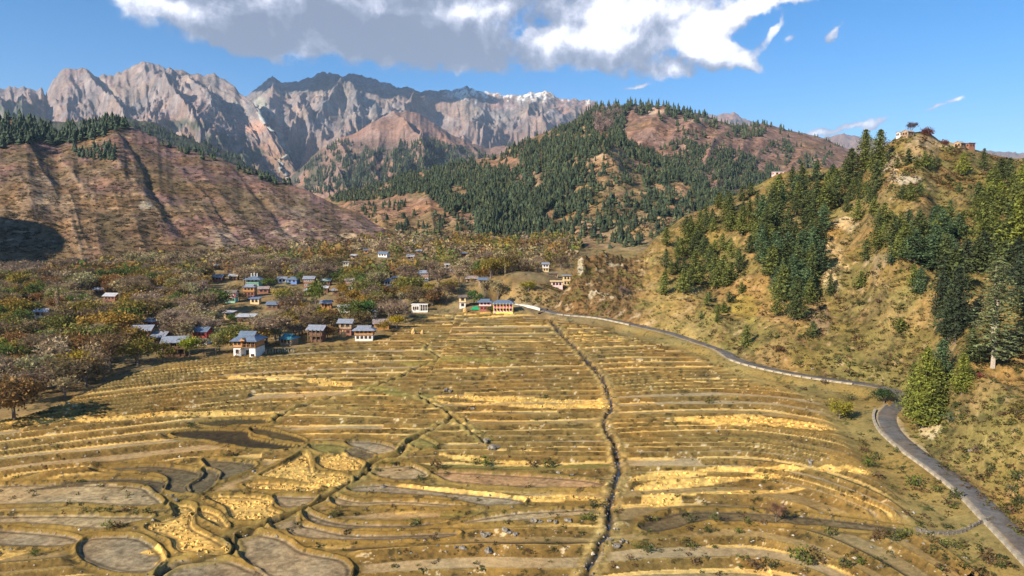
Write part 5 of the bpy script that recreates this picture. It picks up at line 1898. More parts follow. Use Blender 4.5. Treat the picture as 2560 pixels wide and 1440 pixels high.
def house(px, top, wpx, floors, roof, rmat, walls, label, rz=0.0, dr=0.72, nwin=3, cat='house', name='house', group=None, posts=False, ground_px=None, rise=0.26, ov=0.7, win=True, fh=2.5, yfix=None, only=('ground',), frame=None):
    """px: centre column, top: ridge row, wpx: width over the walls, both as seen in the photograph"""
    if yfix is None:
        Yh = 420.0
        for _ in range(30):
            W = wpx * Yh / F
            H = floors * fh + rise * W * dr
            x, y = ray(px, top)
            t = float(y)
            a = float(x)
            zg_ = float(surf([a * Yh], [Yh], only)[0])
            # want CZ + t*Y = zg + H
            err = (zg_ + H) - (CZ + t * Yh)
            Yh = min(max(Yh + err * -1.0 / 0.09 * 0.35 * (1 if True else 1), 150), 900)
            if abs(err) < 0.03:
                break
    else:
        Yh = yfix
    W = wpx * Yh / F
    D = max(W * dr, 3.0)
    a, _ = ray(px, top)
    X = float(a) * Yh
    zs = surf([X - W / 2, X + W / 2, X - W / 2, X + W / 2, X], [Yh - D / 2, Yh - D / 2, Yh + D / 2, Yh + D / 2, Yh], only)
    z0 = float(np.median(zs))
    if yfix is not None or True:
        pass
    root = empty(name, (X, Yh, z0), rz)
    tag(root, label, cat, group)
    lowest = float(min(zs)) - z0 - 0.5
    hh = 0.0
    sidew = []
    for i in range(floors):
        inset = 0.0 if i == floors - 1 else 0.16
        zb_, zt_ = (lowest if i == 0 else hh + 0.002), hh + fh
        wm = walls[min(i, len(walls) - 1)]
        b = MB().box(-W / 2 + inset, W / 2 - inset, -D / 2 + inset, D / 2 - inset, zb_, zt_ - (0.12 if i < floors - 1 else 0))
        b.build('wall', wm, root)
        if i < floors - 1:
            MB().box(-W / 2 - 0.10, W / 2 + 0.10, -D / 2 - 0.10, D / 2 + 0.10, zt_ - 0.118, zt_).build('floor_beam', W_FRAME, root)
        if win:
            nn = nwin
            for k in range(nn):
                xx = (k + 0.5 - nn / 2) * (W - 0.8) / nn
                ww = min(1.1, (W - 0.8) / nn * 0.55)
                add_window(root, xx, -D / 2 + inset, hh + fh * 0.34, 0, round(ww, 1), round(fh * 0.42, 1), frame)
            for k in range(2):
                yy_ = (k - 0.5) * D * 0.45
                add_window(root, -W / 2 + inset, yy_, hh + fh * 0.34, -math.pi / 2, 0.8, round(fh * 0.42, 1), frame)
        hh += fh
    if posts:
        n = 4
        MB().box(-W / 2, W / 2, -D / 2 - 1.3, -D / 2 - 0.12, hh - fh - 0.12, hh - fh - 0.01).build('veranda_floor', W_FRAME, root)
        for k in range(n):
            xx = -W / 2 + 0.1 + (W - 0.2) * k / (n - 1)
            MB().box(xx - 0.09, xx + 0.09, -D / 2 - 1.25, -D / 2 - 1.07, lowest, hh - 0.05).build('post', W_FRAME, root)
        MB().box(-W / 2, W / 2, -D / 2 - 1.22, -D / 2 - 1.12, hh - fh + 0.75, hh - fh + 0.85).build('railing', W_FRAME, root)
        ov = max(ov, 1.0)
    m, g_ = roof_mesh(roof, W, D, ov, rise * W * dr)
    rf = m.build('roof', rmat, root, loc=(0, 0, hh))
    if g_ is not None:
        g_.build('gable', W_GABLE if rmat is not M_ROOFP else walls[-1], root, loc=(0, 0, hh + 0.001))
    x1, y1 = project(X, Yh - D / 2, z0)
    HOUSE_XY.append((px, float(y1), wpx, top, Yh, X, W))
    return root


HG = dict()
H = house
h13 = None
# --- nearest row, along the edge of the fields
H(359, 813, 40, 2, 'gable', M_ROOFG, [W_MUD, W_WOOD], 'timber house with grey gabled roof, upper left of three at the wood edge', 0.12, 0.8, 3, posts=True)
H(400, 829, 40, 1, 'gable', M_ROOFG, [W_BROWN], 'low house with pale grey gabled roof, middle of three at the wood edge', -0.1, 0.9, 3)
H(440, 841, 50, 2, 'gable', M_ROOFG, [W_BROWN, W_BROWN], 'dark two-storey barn with a patched grey roof, beside the round bright green tree', 0.22, 0.7, 3, posts=True)
H(506, 818, 36, 2, 'gable', M_ROOFB, [W_WHITE, W_RED], 'two-storey house with blue-grey roof and a red eaves band above pale walls', -0.12, 0.75, 3)
H(377, 794, 26, 1, 'hipgab', M_ROOFG, [W_BRICK], 'small brick house with a shiny hipped roof, above the three gabled houses', -0.25, 0.9, 2)
H(722, 834, 34, 1, 'hipgab', M_ROOFT, [W_MUD], 'low mud-walled house with a teal roof next to the pale willows', -0.3, 0.9, 3)
H(794, 813, 34, 2, 'gable', M_ROOFG, [W_BROWN, W_BROWN], 'dark timber house on stilts with a smooth blue-grey roof', -0.15, 0.8, 2, posts=True)
H(866, 798, 32, 2, 'gable', M_ROOFG, [W_BRICK, W_MUD], 'tall mud and brick house with a streaked steel-blue roof, behind the long orange house', -0.08, 0.75, 2)
H(911, 814, 46, 2, 'hipgab', M_ROOFG, [W_WHITE, W_WOOD], 'long orange timber house on a whitewashed base with a slate-grey hipped roof', 0.05, 0.6, 4, fh=2.1, ov=0.9)
H(953, 798, 36, 1, 'gable', M_ROOFR, [W_WOOD], 'house with a rust-streaked pale roof behind the yellow tree', 0.25, 0.8, 2)
H(616, 785, 40, 1, 'shed', M_ROOFP, [W_BROWN], 'long low open shed under a single pale sheet roof', 0.03, 0.5, 3, cat='shed', name='shed', fh=2.0)
H(573, 778, 20, 1, 'shed', M_ROOFP, [W_MUD], 'tiny pale-roofed hut left of the long low shed', -0.3, 0.8, 1, cat='shed', name='shed')

# --- the timber house that stands alone by the fields, built with more care
hx, hy, hz = at_px(613, 893, ('ground',))
hero = empty('house', (hx, hy + 3.6, hz), -0.10)
tag(hero, 'lone timber house over white masonry with a blue hipped roof, at the field edge', 'house')
s_ = hy / 223.0
W2, D2 = 3.9 * s_, 3.4 * s_
MB().box(-W2, -W2 + 2.6, -D2, D2, -0.6, 3.1).box(W2 - 2.1, W2, -D2, D2, -0.6, 3.1).box(-W2 + 2.6, W2 - 2.1, -D2 + 1.6, D2, -0.6, 3.1).build('wall', W_WHITE, hero)
MB().box(-W2 - 0.25, W2 + 0.25, -D2 - 0.25, D2 + 0.1, 3.102, 3.32).build('floor_beam', W_FRAME, hero)
MB().box(-W2, W2, -D2 + 1.3, D2, 3.322, 5.9).build('upper_wall', W_WOOD, hero)
MB().box(-W2, -W2 + 2.9, -D2, -D2 + 1.298, 3.322, 5.9).build('upper_bay', W_WOOD, hero)
for k, xx in enumerate((-W2 + 3.1, -W2 + 4.6, W2 - 1.6, W2 - 0.1)):
    MB().box(xx - .08, xx + .08, -D2 - .1, -D2 + .06, 3.322, 5.9).build('post', W_WOOD, hero)
for k in range(9):
    xx = -W2 + 3.1 + k * (2 * W2 - 3.2) / 8
    MB().box(xx - .03, xx + .03, -D2 - .06, -D2, 3.322, 4.1).build('baluster', W_FRAME, hero)
MB().box(-W2 + 3.0, W2, -D2 - .08, -D2 + .02, 4.102, 4.2).build('railing', W_FRAME, hero)
for xx in (-W2 + .75, -W2 + 2.1):
    add_window(hero, xx, -D2, 4.05, 0, 0.8, 1.0, W_FRAME)
for xx in (-W2 + 3.7, W2 - 2.4, W2 - 0.9):
    add_window(hero, xx, -D2 + 1.3, 4.0, 0, 0.8, 1.1, W_FRAME)
add_window(hero, -W2 + 1.3, -D2, 1.2, 0, 0.9, 1.2, W_FRAME)
add_window(hero, W2 - 1.0, -D2, 0.3, 0, 1.0, 0.7, W_FRAME)
for yy_ in (-1.6, 0.4, 2.0):
    add_window(hero, -W2, yy_, 4.0, -math.pi / 2, 0.8, 1.0, W_FRAME)
MB().box(-0.2, 0.9, -D2 + 1.52, -D2 + 1.66, 0.0, 2.0).build('door', W_DARK, hero)
st = MB()
for k in range(9):
    st.box(-W2 + 2.7 - k * 0.27, -W2 + 2.98 - k * 0.27, -D2 - 1.0, -D2 - 0.15, 0.1 + 0.33 * (8 - k) - 0.1, 0.1 + 0.33 * (8 - k))
st.build('staircase', W_FRAME, hero)
m, g_ = roof_mesh('hipgab', 2 * W2, 2 * D2, 0.95, 2.2)
m.build('roof', M_ROOFB, hero, loc=(0, 0, 5.9))
g_.build('gable', W_WOOD, hero, loc=(0, 0, 5.9))
MB().add([(-1.1, -D2 - 1.5, -0.35), (1.1, -D2 - 1.5, -0.35), (0, -D2 - 1.5, 0.45), (0, -D2 + .9, 0.50)], [(0, 1, 2), (0, 2, 3), (1, 3, 2)]).build('porch_gable', W_WOOD, hero, loc=(0, 0, 5.95))
HOUSE_XY.append((613, 893, 75, 845, hy + 3.6, hx, 8))

# --- village
V_ = [
    (67, 733, 24, 1, 'hip', M_ROOFT, [W_BROWN], 'dark house with a blue-grey roof alone at the far left of the village', 0.1, 2),
    (104, 772, 28, 1, 'gable', M_ROOFP, [W_WHITE], 'white tumbledown house below the dark one at the far left', 0.3, 2),
    (250, 719, 22, 1, 'gable', M_ROOFG, [W_BROWN], 'brown house with a grey roof below the shaded slope', 0.1, 2),
    (280, 733, 30, 1, 'gable', M_ROOFP, [W_BRICK], 'low house with a long pale roof between pale willows', -0.1, 3),
    (400, 717, 20, 1, 'gable', M_ROOFP, [W_MUD], 'small pale-roofed house among bare trees left of the village centre', 0.1, 2),
    (684, 754, 28, 1, 'gable', M_ROOFB, [W_BROWN], 'dark open house with a deep blue roof in the middle of the wood', -0.1, 2),
    (578, 725, 27, 2, 'gable', M_ROOFBR, [W_MINT, W_LPINK], 'two-storey house with red and white boards over a mint green ground floor', 0.0, 5),
    (639, 742, 22, 1, 'flat', W_BLUE, [W_YEL], 'small flat-roofed house with bright blue panels', 0.0, 2),
    (625, 711, 28, 2, 'hipgab', M_ROOFG, [W_BRICK, W_WOOD], 'orange house with a blue-grey roof just below the mint green shrine', 0.0, 3),
    (660, 716, 24, 1, 'gable', M_ROOFR, [W_BRICK], 'house with a dull reddish roof right of the orange house under the shrine', 0.1, 2),
    (545, 686, 26, 1, 'gable', M_ROOFG, [W_BRICK], 'red-brown house with a pale roof, left one of the long pair', 0.05, 3),
    (585, 685, 20, 1, 'gable', M_ROOFP, [W_BROWN], 'pale-roofed house, right one of the long pair', 0.05, 2),
    (706, 692, 20, 1, 'gable', M_ROOFG, [W_WHITE], 'pale-roofed house, left neighbour of the bright blue roof', 0.2, 2),
    (734, 692, 26, 1, 'hip', M_ROOFB, [W_BLUE], 'house with the brightest blue roof of the village centre', -0.2, 2),
    (774, 691, 26, 2, 'gable', M_ROOFG, [W_BRICK, W_BRICK], 'red-brick two-storey house with white window frames left of the tall poplar', 0.0, 4),
    (817, 697, 20, 1, 'gable', M_ROOFM, [W_BRICK], 'brick house with a pale blue-green roof', 0.0, 3),
    (773, 722, 18, 1, 'shed', M_ROOFP, [W_BRICK], 'small brick house with a tilted pale roof panel, left of the dense green tree', 0.0, 2),
    (812, 715, 18, 1, 'gable', M_ROOFP, [W_BROWN], 'small pale-roofed house right of the dense green tree', 0.0, 2),
    (875, 696, 20, 2, 'gable', M_ROOFR, [W_WHITE, W_BRICK], 'brick house with a rusty brown roof over a white ground floor', 0.1, 3),
    (840, 722, 15, 1, 'gable', M_ROOFG, [W_BROWN], 'little grey-roofed house in the shade right of the dense green tree', 0.1, 1),
    (816, 751, 26, 1, 'gable', M_ROOFG, [W_WOOD], 'orange-walled house with a light grey roof near the field corner', 0.1, 3),
    (861, 763, 28, 1, 'gable', M_ROOFP, [W_WHITE], 'house showing a wide pale roof beside dark green trees', 0.2, 2),
    (931, 773, 20, 1, 'gable', M_ROOFP, [W_WHITE], 'blue and white house hidden behind green trees above the orange house', 0.0, 3),
    (973, 697, 22, 1, 'hip', M_ROOFB, [W_WHITE], 'blue-roofed house above the red shrub', 0.0, 3),
    (990, 691, 15, 1, 'gable', M_ROOFP, [W_YEL], 'cream house directly behind the blue-roofed one', 0.0, 2),
    (1058, 676, 28, 2, 'hipgab', M_ROOFG, [W_WHITE, W_BRICK], 'large red-brown house with tall bare poplars behind', 0.0, 4),
    (1127, 672, 16, 1, 'gable', M_ROOFB, [W_BROWN], 'blue-roofed cottage by the two tall pale poplars', 0.0, 2),
    (1117, 659, 10, 1, 'gable', M_ROOFP, [W_WHITE], 'tiny white-gabled hut above the poplar cottage', 0.3, 1),
    (1160, 631, 12, 1, 'gable', M_ROOFB, [W_BRICK], 'small blue-roofed house highest up, above its grey twin', 0.3, 1),
    (1161, 648, 15, 1, 'gable', M_ROOFG, [W_WHITE], 'grey-roofed whitish house under the small blue-roofed one', 0.0, 2),
    (960, 629, 24, 1, 'gable', M_ROOFB, [W_WHITE], 'long blue-roofed house high at the upper edge of the village', -0.3, 3),
    (915, 623, 11, 1, 'gable', M_ROOFB, [W_WOOD], 'small orange-walled house left of the long high blue roof', 0.2, 1),
    (864, 652, 14, 1, 'flat', M_ROOFP, [W_WHITE], 'white flat-roofed box house in the upper wood', 0.2, 2),
    (1278, 650, 17, 2, 'gable', M_ROOFM, [W_WHITE, W_MUD], 'house with a mint green roof in the upper right of the village', 0.0, 2),
    (1364, 656, 16, 2, 'gable', M_ROOFG, [W_YEL, W_WHITE], 'two-storey house with grey roof near the rocky knoll', 0.0, 2),
    (1180, 690, 28, 1, 'gable', M_ROOFR, [W_MUD], 'house with a wide tan roof, left one of the pair on the mound', 0.0, 3),
    (1208, 694, 22, 1, 'gable', M_ROOFB, [W_MUD], 'house with a blue-grey roof, right one of the pair on the mound', 0.0, 2),
    (1156, 738, 17, 2, 'gable', M_ROOFBR, [W_WHITE, W_YEL], 'narrow cream two-storey house with a brown roof beside the green tree', 0.1, 1),
    (541, 660, 14, 1, 'gable', M_ROOFP, [W_BROWN], 'lone small pale-roofed house under the brown slope', 0.0, 1),
    (885, 636, 14, 1, 'gable', M_ROOFP, [W_MUD], 'small pale roof in the upper wood below the brown ridge end', 0.0, 1),
    (1027, 637, 16, 1, 'gable', M_ROOFP, [W_MUD], 'pale-roofed house in the upper wood near the valley mouth', 0.0, 2),
    (1048, 624, 13, 1, 'gable', M_ROOFG, [W_BROWN], 'farthest grey-roofed house of the upper wood', 0.0, 1),
    (1420, 684, 26, 2, 'flat', M_ROOFG, [W_YEL, W_YEL], 'cream two-storey block beside the rocky knoll', 0.0, 3),
    (1382, 679, 24, 1, 'flat', M_ROOFBR, [W_MUD], 'long flat-roofed brown building with a dark open front', 0.0, 4),
    (1392, 698, 28, 1, 'flat', W_YEL, [W_LPINK], 'low pinkish terrace building in front of the cream block', 0.0, 3),
]
for (px, top, w, fl, rf, rm_, wl, lb, rz, nw) in V_:
    H(px, top, w, fl, rf, rm_, wl, lb, rz, 0.72, nw, win=True, ov=0.6, frame=W_FRW if wl[-1] in (W_BRICK, W_BLUE) and fl == 2 else None)

# red and white boards of the striped house front
for o in [o for o in COL.objects if o.get('label', '').startswith('two-storey house with red and white boards')]:
    Wd = 27 * o.location.y / F
    Dd = Wd * 0.72
    for k in range(9):
        xx = -Wd / 2 + (k + .5) * Wd / 9
        MB().box(xx - Wd / 38, xx + Wd / 38, -Dd / 2 - 0.09, -Dd / 2 - 0.075, 2.6, 4.9).build('board', W_RED if k % 2 == 0 else W_FRW, o)

# --- mint green shrine with three white finials
sh = H(636, 690, 30, 2, 'hip', M_ROOFB, [W_MINT, W_MINT], 'mint green shrine with a spreading blue roof and three white finials', 0.0, 0.9, 3, cat='shrine', name='shrine', rise=0.2, ov=1.6, frame=W_YEL)
Hs = 2 * 2.5 + 0.2 * 30 * sh.location.y / F * 0.9
for dx_ in (-1.6, 0, 1.6):
    f = MB()
    f.tube((0, 0, -0.4), (0, 0, 1.0), 0.35, 0.28, 6).tube((0, 0, 1.0), (0, 0, 1.6 + (0.5 if dx_ == 0 else 0)), 0.45, 0.05, 6, cap=True)
    f.build('finial', W_WHITE, sh, loc=(dx_, 0, Hs))

# --- white pavilion with an open side, at the head of the fields
H(1040, 757, 20, 1, 'flat', W_WHITE, [W_WHITE], 'white flat-roofed building with a row of dark window openings at the head of the fields', 0.0, 0.8, 3, win=True, ov=0.2, fh=3.2)
wv = [o for o in COL.objects if o.get('label', '').startswith('white flat-roofed building')][0]
Wd = 20 * wv.location.y / F
MB().box(Wd / 2 + .02, Wd / 2 + 3.6, -Wd * .4, Wd * .4, 3.2, 3.4).build('porch_roof', W_WHITE, wv)
MB().box(Wd / 2 + .02, Wd / 2 + 3.6, -Wd * .4, Wd * .4, -0.5, 0.5).build('porch_floor', W_WHITE, wv)
for k in range(4):
    MB().box(Wd / 2 + .3 + k * 1.0, Wd / 2 + .5 + k * 1.0, -Wd * .4, -Wd * .4 + .2, 0.5, 3.2).build('post', W_WHITE, wv)

# --- pink house and its neighbours
pk = H(1258, 751, 48, 2, 'hip', M_ROOFB, [W_LPINK, W_PINK], 'long pink two-storey house with a bright blue sheet roof by the road', 0.0, 0.42, 6, rise=0.26, ov=1.0, fh=2.1, frame=W_RED)
Wd = 48 * pk.location.y / F
Dd = Wd * 0.42
MB().box(-Wd / 2 - .2, Wd / 2 + .2, -Dd / 2 - 0.9, -Dd / 2 - .12, 1.95, 2.1).build('balcony', W_LPINK, pk)
for k in range(7):
    xx = -Wd / 2 + k * Wd / 6
    MB().box(xx - .1, xx + .1, -Dd / 2 - 0.85, -Dd / 2 - .65, -1.2, 4.1).build('post', W_YB, pk)
MB().box(-Wd / 2, Wd / 2, -Dd / 2 - 0.86, -Dd / 2 - .80, 2.75, 2.85).build('railing', W_RED, pk)
MB().box(-Wd / 2 + 1, Wd / 2, -Dd / 2 - 1.6, -Dd / 2 - 1.4, -1.4, 0.35).build('yard_wall', W_YB, pk)
pk2 = H(1213, 746, 30, 2, 'hipgab', M_ROOFB, [W_BRICK, W_LPINK], 'blue-roofed house with a pink-trimmed gable joined to the left of the long pink house', 0.0, 0.6, 3, rise=0.26, ov=0.9, fh=2.1, frame=W_RED, yfix=pk.location.y + 1.5)
lt = H(1240, 767, 16, 1, 'shed', W_ORR, [W_YEL], 'small yellow outbuilding with an orange sheet roof in front of the pink house', 0.0, 0.5, 2, cat='shed', name='shed', fh=1.7, ov=0.3)

# green tarpaulin
tx, ty, tz = at_px(1191, 774, ('ground',))
m_ = MB()
m_.add([(-2.6, -1, 0.05), (2.6, -1, 0.0), (2.2, 1, 0.0), (-2.2, 1, 0.05), (-1.6, -.2, 1.2), (0.2, 0.0, 1.5), (1.7, .2, 1.0)], [(0, 1, 5, 4), (1, 6, 5), (1, 2, 6), (2, 3, 4, 5), (2, 5, 6), (3, 0, 4)])
ob = m_.build('tarpaulin', W_GREEN)
ob.location = (tx, ty, tz)
tag(ob, 'green tarpaulin over a heap beside the blue-roofed house', 'tarpaulin')

# hilltop huts
for (px, py, w, fl, rf, rm_, wl, lb, rz) in (
        (1945, 432, 24, 1, 'flat', M_ROOFP, [W_LPINK], 'pale hut on the shoulder of the near hill', 0.0),
        (1920, 438, 9, 1, 'gable', M_ROOFP, [W_MUD], 'tiny shed on the hill shoulder left of the white hut', 0.3),
        (2270, 341, 22, 1, 'gable', M_ROOFP, [W_MUD], 'pale hut with white gable crowning the hilltop', 0.4),
        (2250, 340, 10, 1, 'gable', M_ROOFP, [W_WHITE], 'little white lean-to left of the hilltop hut', 0.0),
        (2400, 368, 22, 1, 'gable', M_ROOFP, [W_MUD], 'ruined stone hut with a pale gable on the ridge right of the hilltop', 0.5),
        (2424, 370, 18, 1, 'flat', M_ROOFBR, [W_BRICK], 'brown roofless ruin next to the pale-gabled hut on the ridge', 0.2)):
    x, y, z, l_ = (v[0] for v in drop([px], [py + 3], ('near_hill',)))
    if y < 1e8:
        y += 2.0
        h_ = H(px, py - 9, w, 1, rf, rm_, wl, lb, rz, 0.7, 2, cat='hut', name='hut', fh=2.2, ov=0.3, yfix=float(y), only=('near_hill',))

# ---------------------------------------------------------------- haystacks
M_HAY = pmat('hay', (0.52, 0.33, 0.12), 0.95, var=0.3, scale=3.0)


def haystack(px, py, hpx, label):
    x, y, z = at_px(px, py, ('ground',))
    h = hpx * y / F
    R = random.Random(px)
    prof = [(0.42, -0.1), (0.46, 0.15), (0.40, 0.45), (0.24, 0.75), (0.08, 0.97), (0.0, 1.06)]
    n = 12
    V = []
    for (r, zz) in prof:
        for k in range(n):
            a = 2 * math.pi * k / n
            q = r * h * R.uniform(.88, 1.12)
            V.append((q * math.cos(a), q * math.sin(a), zz * h + R.uniform(-.03, .03) * h))
    Fq = [(i * n + k, i * n + (k + 1) % n, (i + 1) * n + (k + 1) % n, (i + 1) * n + k) for i in range(len(prof) - 1) for k in range(n)]
    ob = MB().add(V, Fq).build('haystack', M_HAY, smooth=False)
    ob.location = (x, y, z)
    tag(ob, label, 'haystack')


haystack(1034, 834, 14, 'taller conical haystack by the shaded wood corner of the fields')
haystack(1056, 834, 10, 'shorter haystack right beside the taller cone')
haystack(1163, 780, 13, 'orange conical haystack left of the green tarpaulin')
haystack(858, 842, 17, 'brown haystack between the stilted dark house and the orange house')

# ---------------------------------------------------------------- poles
for (px, py, hp, r_, lb) in ((403, 768, 20, .12, 'white utility pole standing among bare trees in the village'), (770, 822, 40, .08, 'thin wooden pole at the wood edge near the teal roof'),
                             (910, 814, 22, .06, 'thin mast behind the long orange house'), (1400, 798, 22, .09, 'dark post at the start of the road wall'), (1000, 768, 22, .06, 'thin pole left of the white flat-roofed building')):
    x, y, z = at_px(px, py, ('ground',))
    h = hp * y / F
    root = empty('utility_pole', (x, y, z))
    tag(root, lb, 'pole')
    MB().tube((0, 0, -.5), (0, 0, h), r_, r_ * .8, 6, cap=True).build('post', M_WHITE if 'white' in lb else BARK, root)
    MB().box(-0.7, 0.7, -.05, .05, h - .7, h - .6).build('crossarm', BARK, root)

# woven stick fence right of the lone house
fpts = [(650, 886), (672, 884), (695, 881), (715, 880), (735, 882)]
fx = [at_px(a, b, ('ground',)) for a, b in fpts]
ff = resample(fx, 0.55)
root = empty('stick_fence', ff[0])
tag(root, 'crooked pale stick fence right of the lone timber house', 'fence')
Rr = random.Random(5)
st_ = MB().box(-.07, .07, -.06, .06, -.3, 1.25)
me_ = st_.mesh('stake', [BARKP])
for (x, y, z) in ff:
    ob = bpy.data.objects.new('stake', me_)
    COL.objects.link(ob)
    ob.parent = root
    ob.location = (x - ff[0][0], y - ff[0][1] + Rr.uniform(-.2, .2), z - ff[0][2])
    ob.rotation_euler = (Rr.uniform(-.2, .2), Rr.uniform(-.2, .2), 0)
    ob.scale = (1, 1, Rr.uniform(.6, 1.2))

# ================================================================ VILLAGE TREES
BARE = [broad(100 + i, 'bare_tree', h=9.5, leaves=4, lsize=0.34, twigs=18, spread=0.85, up=0.10, trunk=0.22, lspread=0.8) for i in range(4)]
AUT = [broad(120 + i, 'autumn_tree', h=9.0, leaves=20, lsize=0.40, twigs=4, spread=0.85, up=0.06, trunk=0.2, lspread=0.75) for i in range(4)]
WIL = [broad(140 + i, 'willow_tree', h=8.5, leaves=8, lsize=0.36, twigs=2, spread=0.55, up=0.30, trunk=0.15, shape='tall', lspread=0.5) for i in range(3)]
POP = [broad(160 + i, 'poplar_tree', h=13.0, leaves=11, lsize=0.42, spread=0.4, shape='poplar', crown=1.3, bark=BARKP, lspread=0.3) for i in range(2)]
for p in BARE + AUT + WIL + POP:
    PH[p.name] = max(v.co.z for ch in p.children for v in ch.data.vertices)
C_BARE = [(0.27, 0.19, 0.12), (0.22, 0.155, 0.10), (0.29, 0.205, 0.115), (0.25, 0.19, 0.09), (0.30, 0.22, 0.155)]
C_AUT = [(0.25, 0.19, 0.035), (0.16, 0.155, 0.035), (0.27, 0.165, 0.03), (0.10, 0.135, 0.03), (0.22, 0.115, 0.04), (0.165, 0.12, 0.045)]
C_WIL = [(0.33, 0.26, 0.13), (0.28, 0.25, 0.12), (0.36, 0.27, 0.16)]


def tree_px(proto, px, py, hpx, col, label, wide=1.0, group=None, only=('ground',)):
    x, y, z = at_px(px, py, only)
    sz = hpx * y / F / PH[proto.name]
    return place(proto, x, y, z - 0.15, sz * wide, (px * 7 % 60) / 10, sz, col, label, group, 'tree')


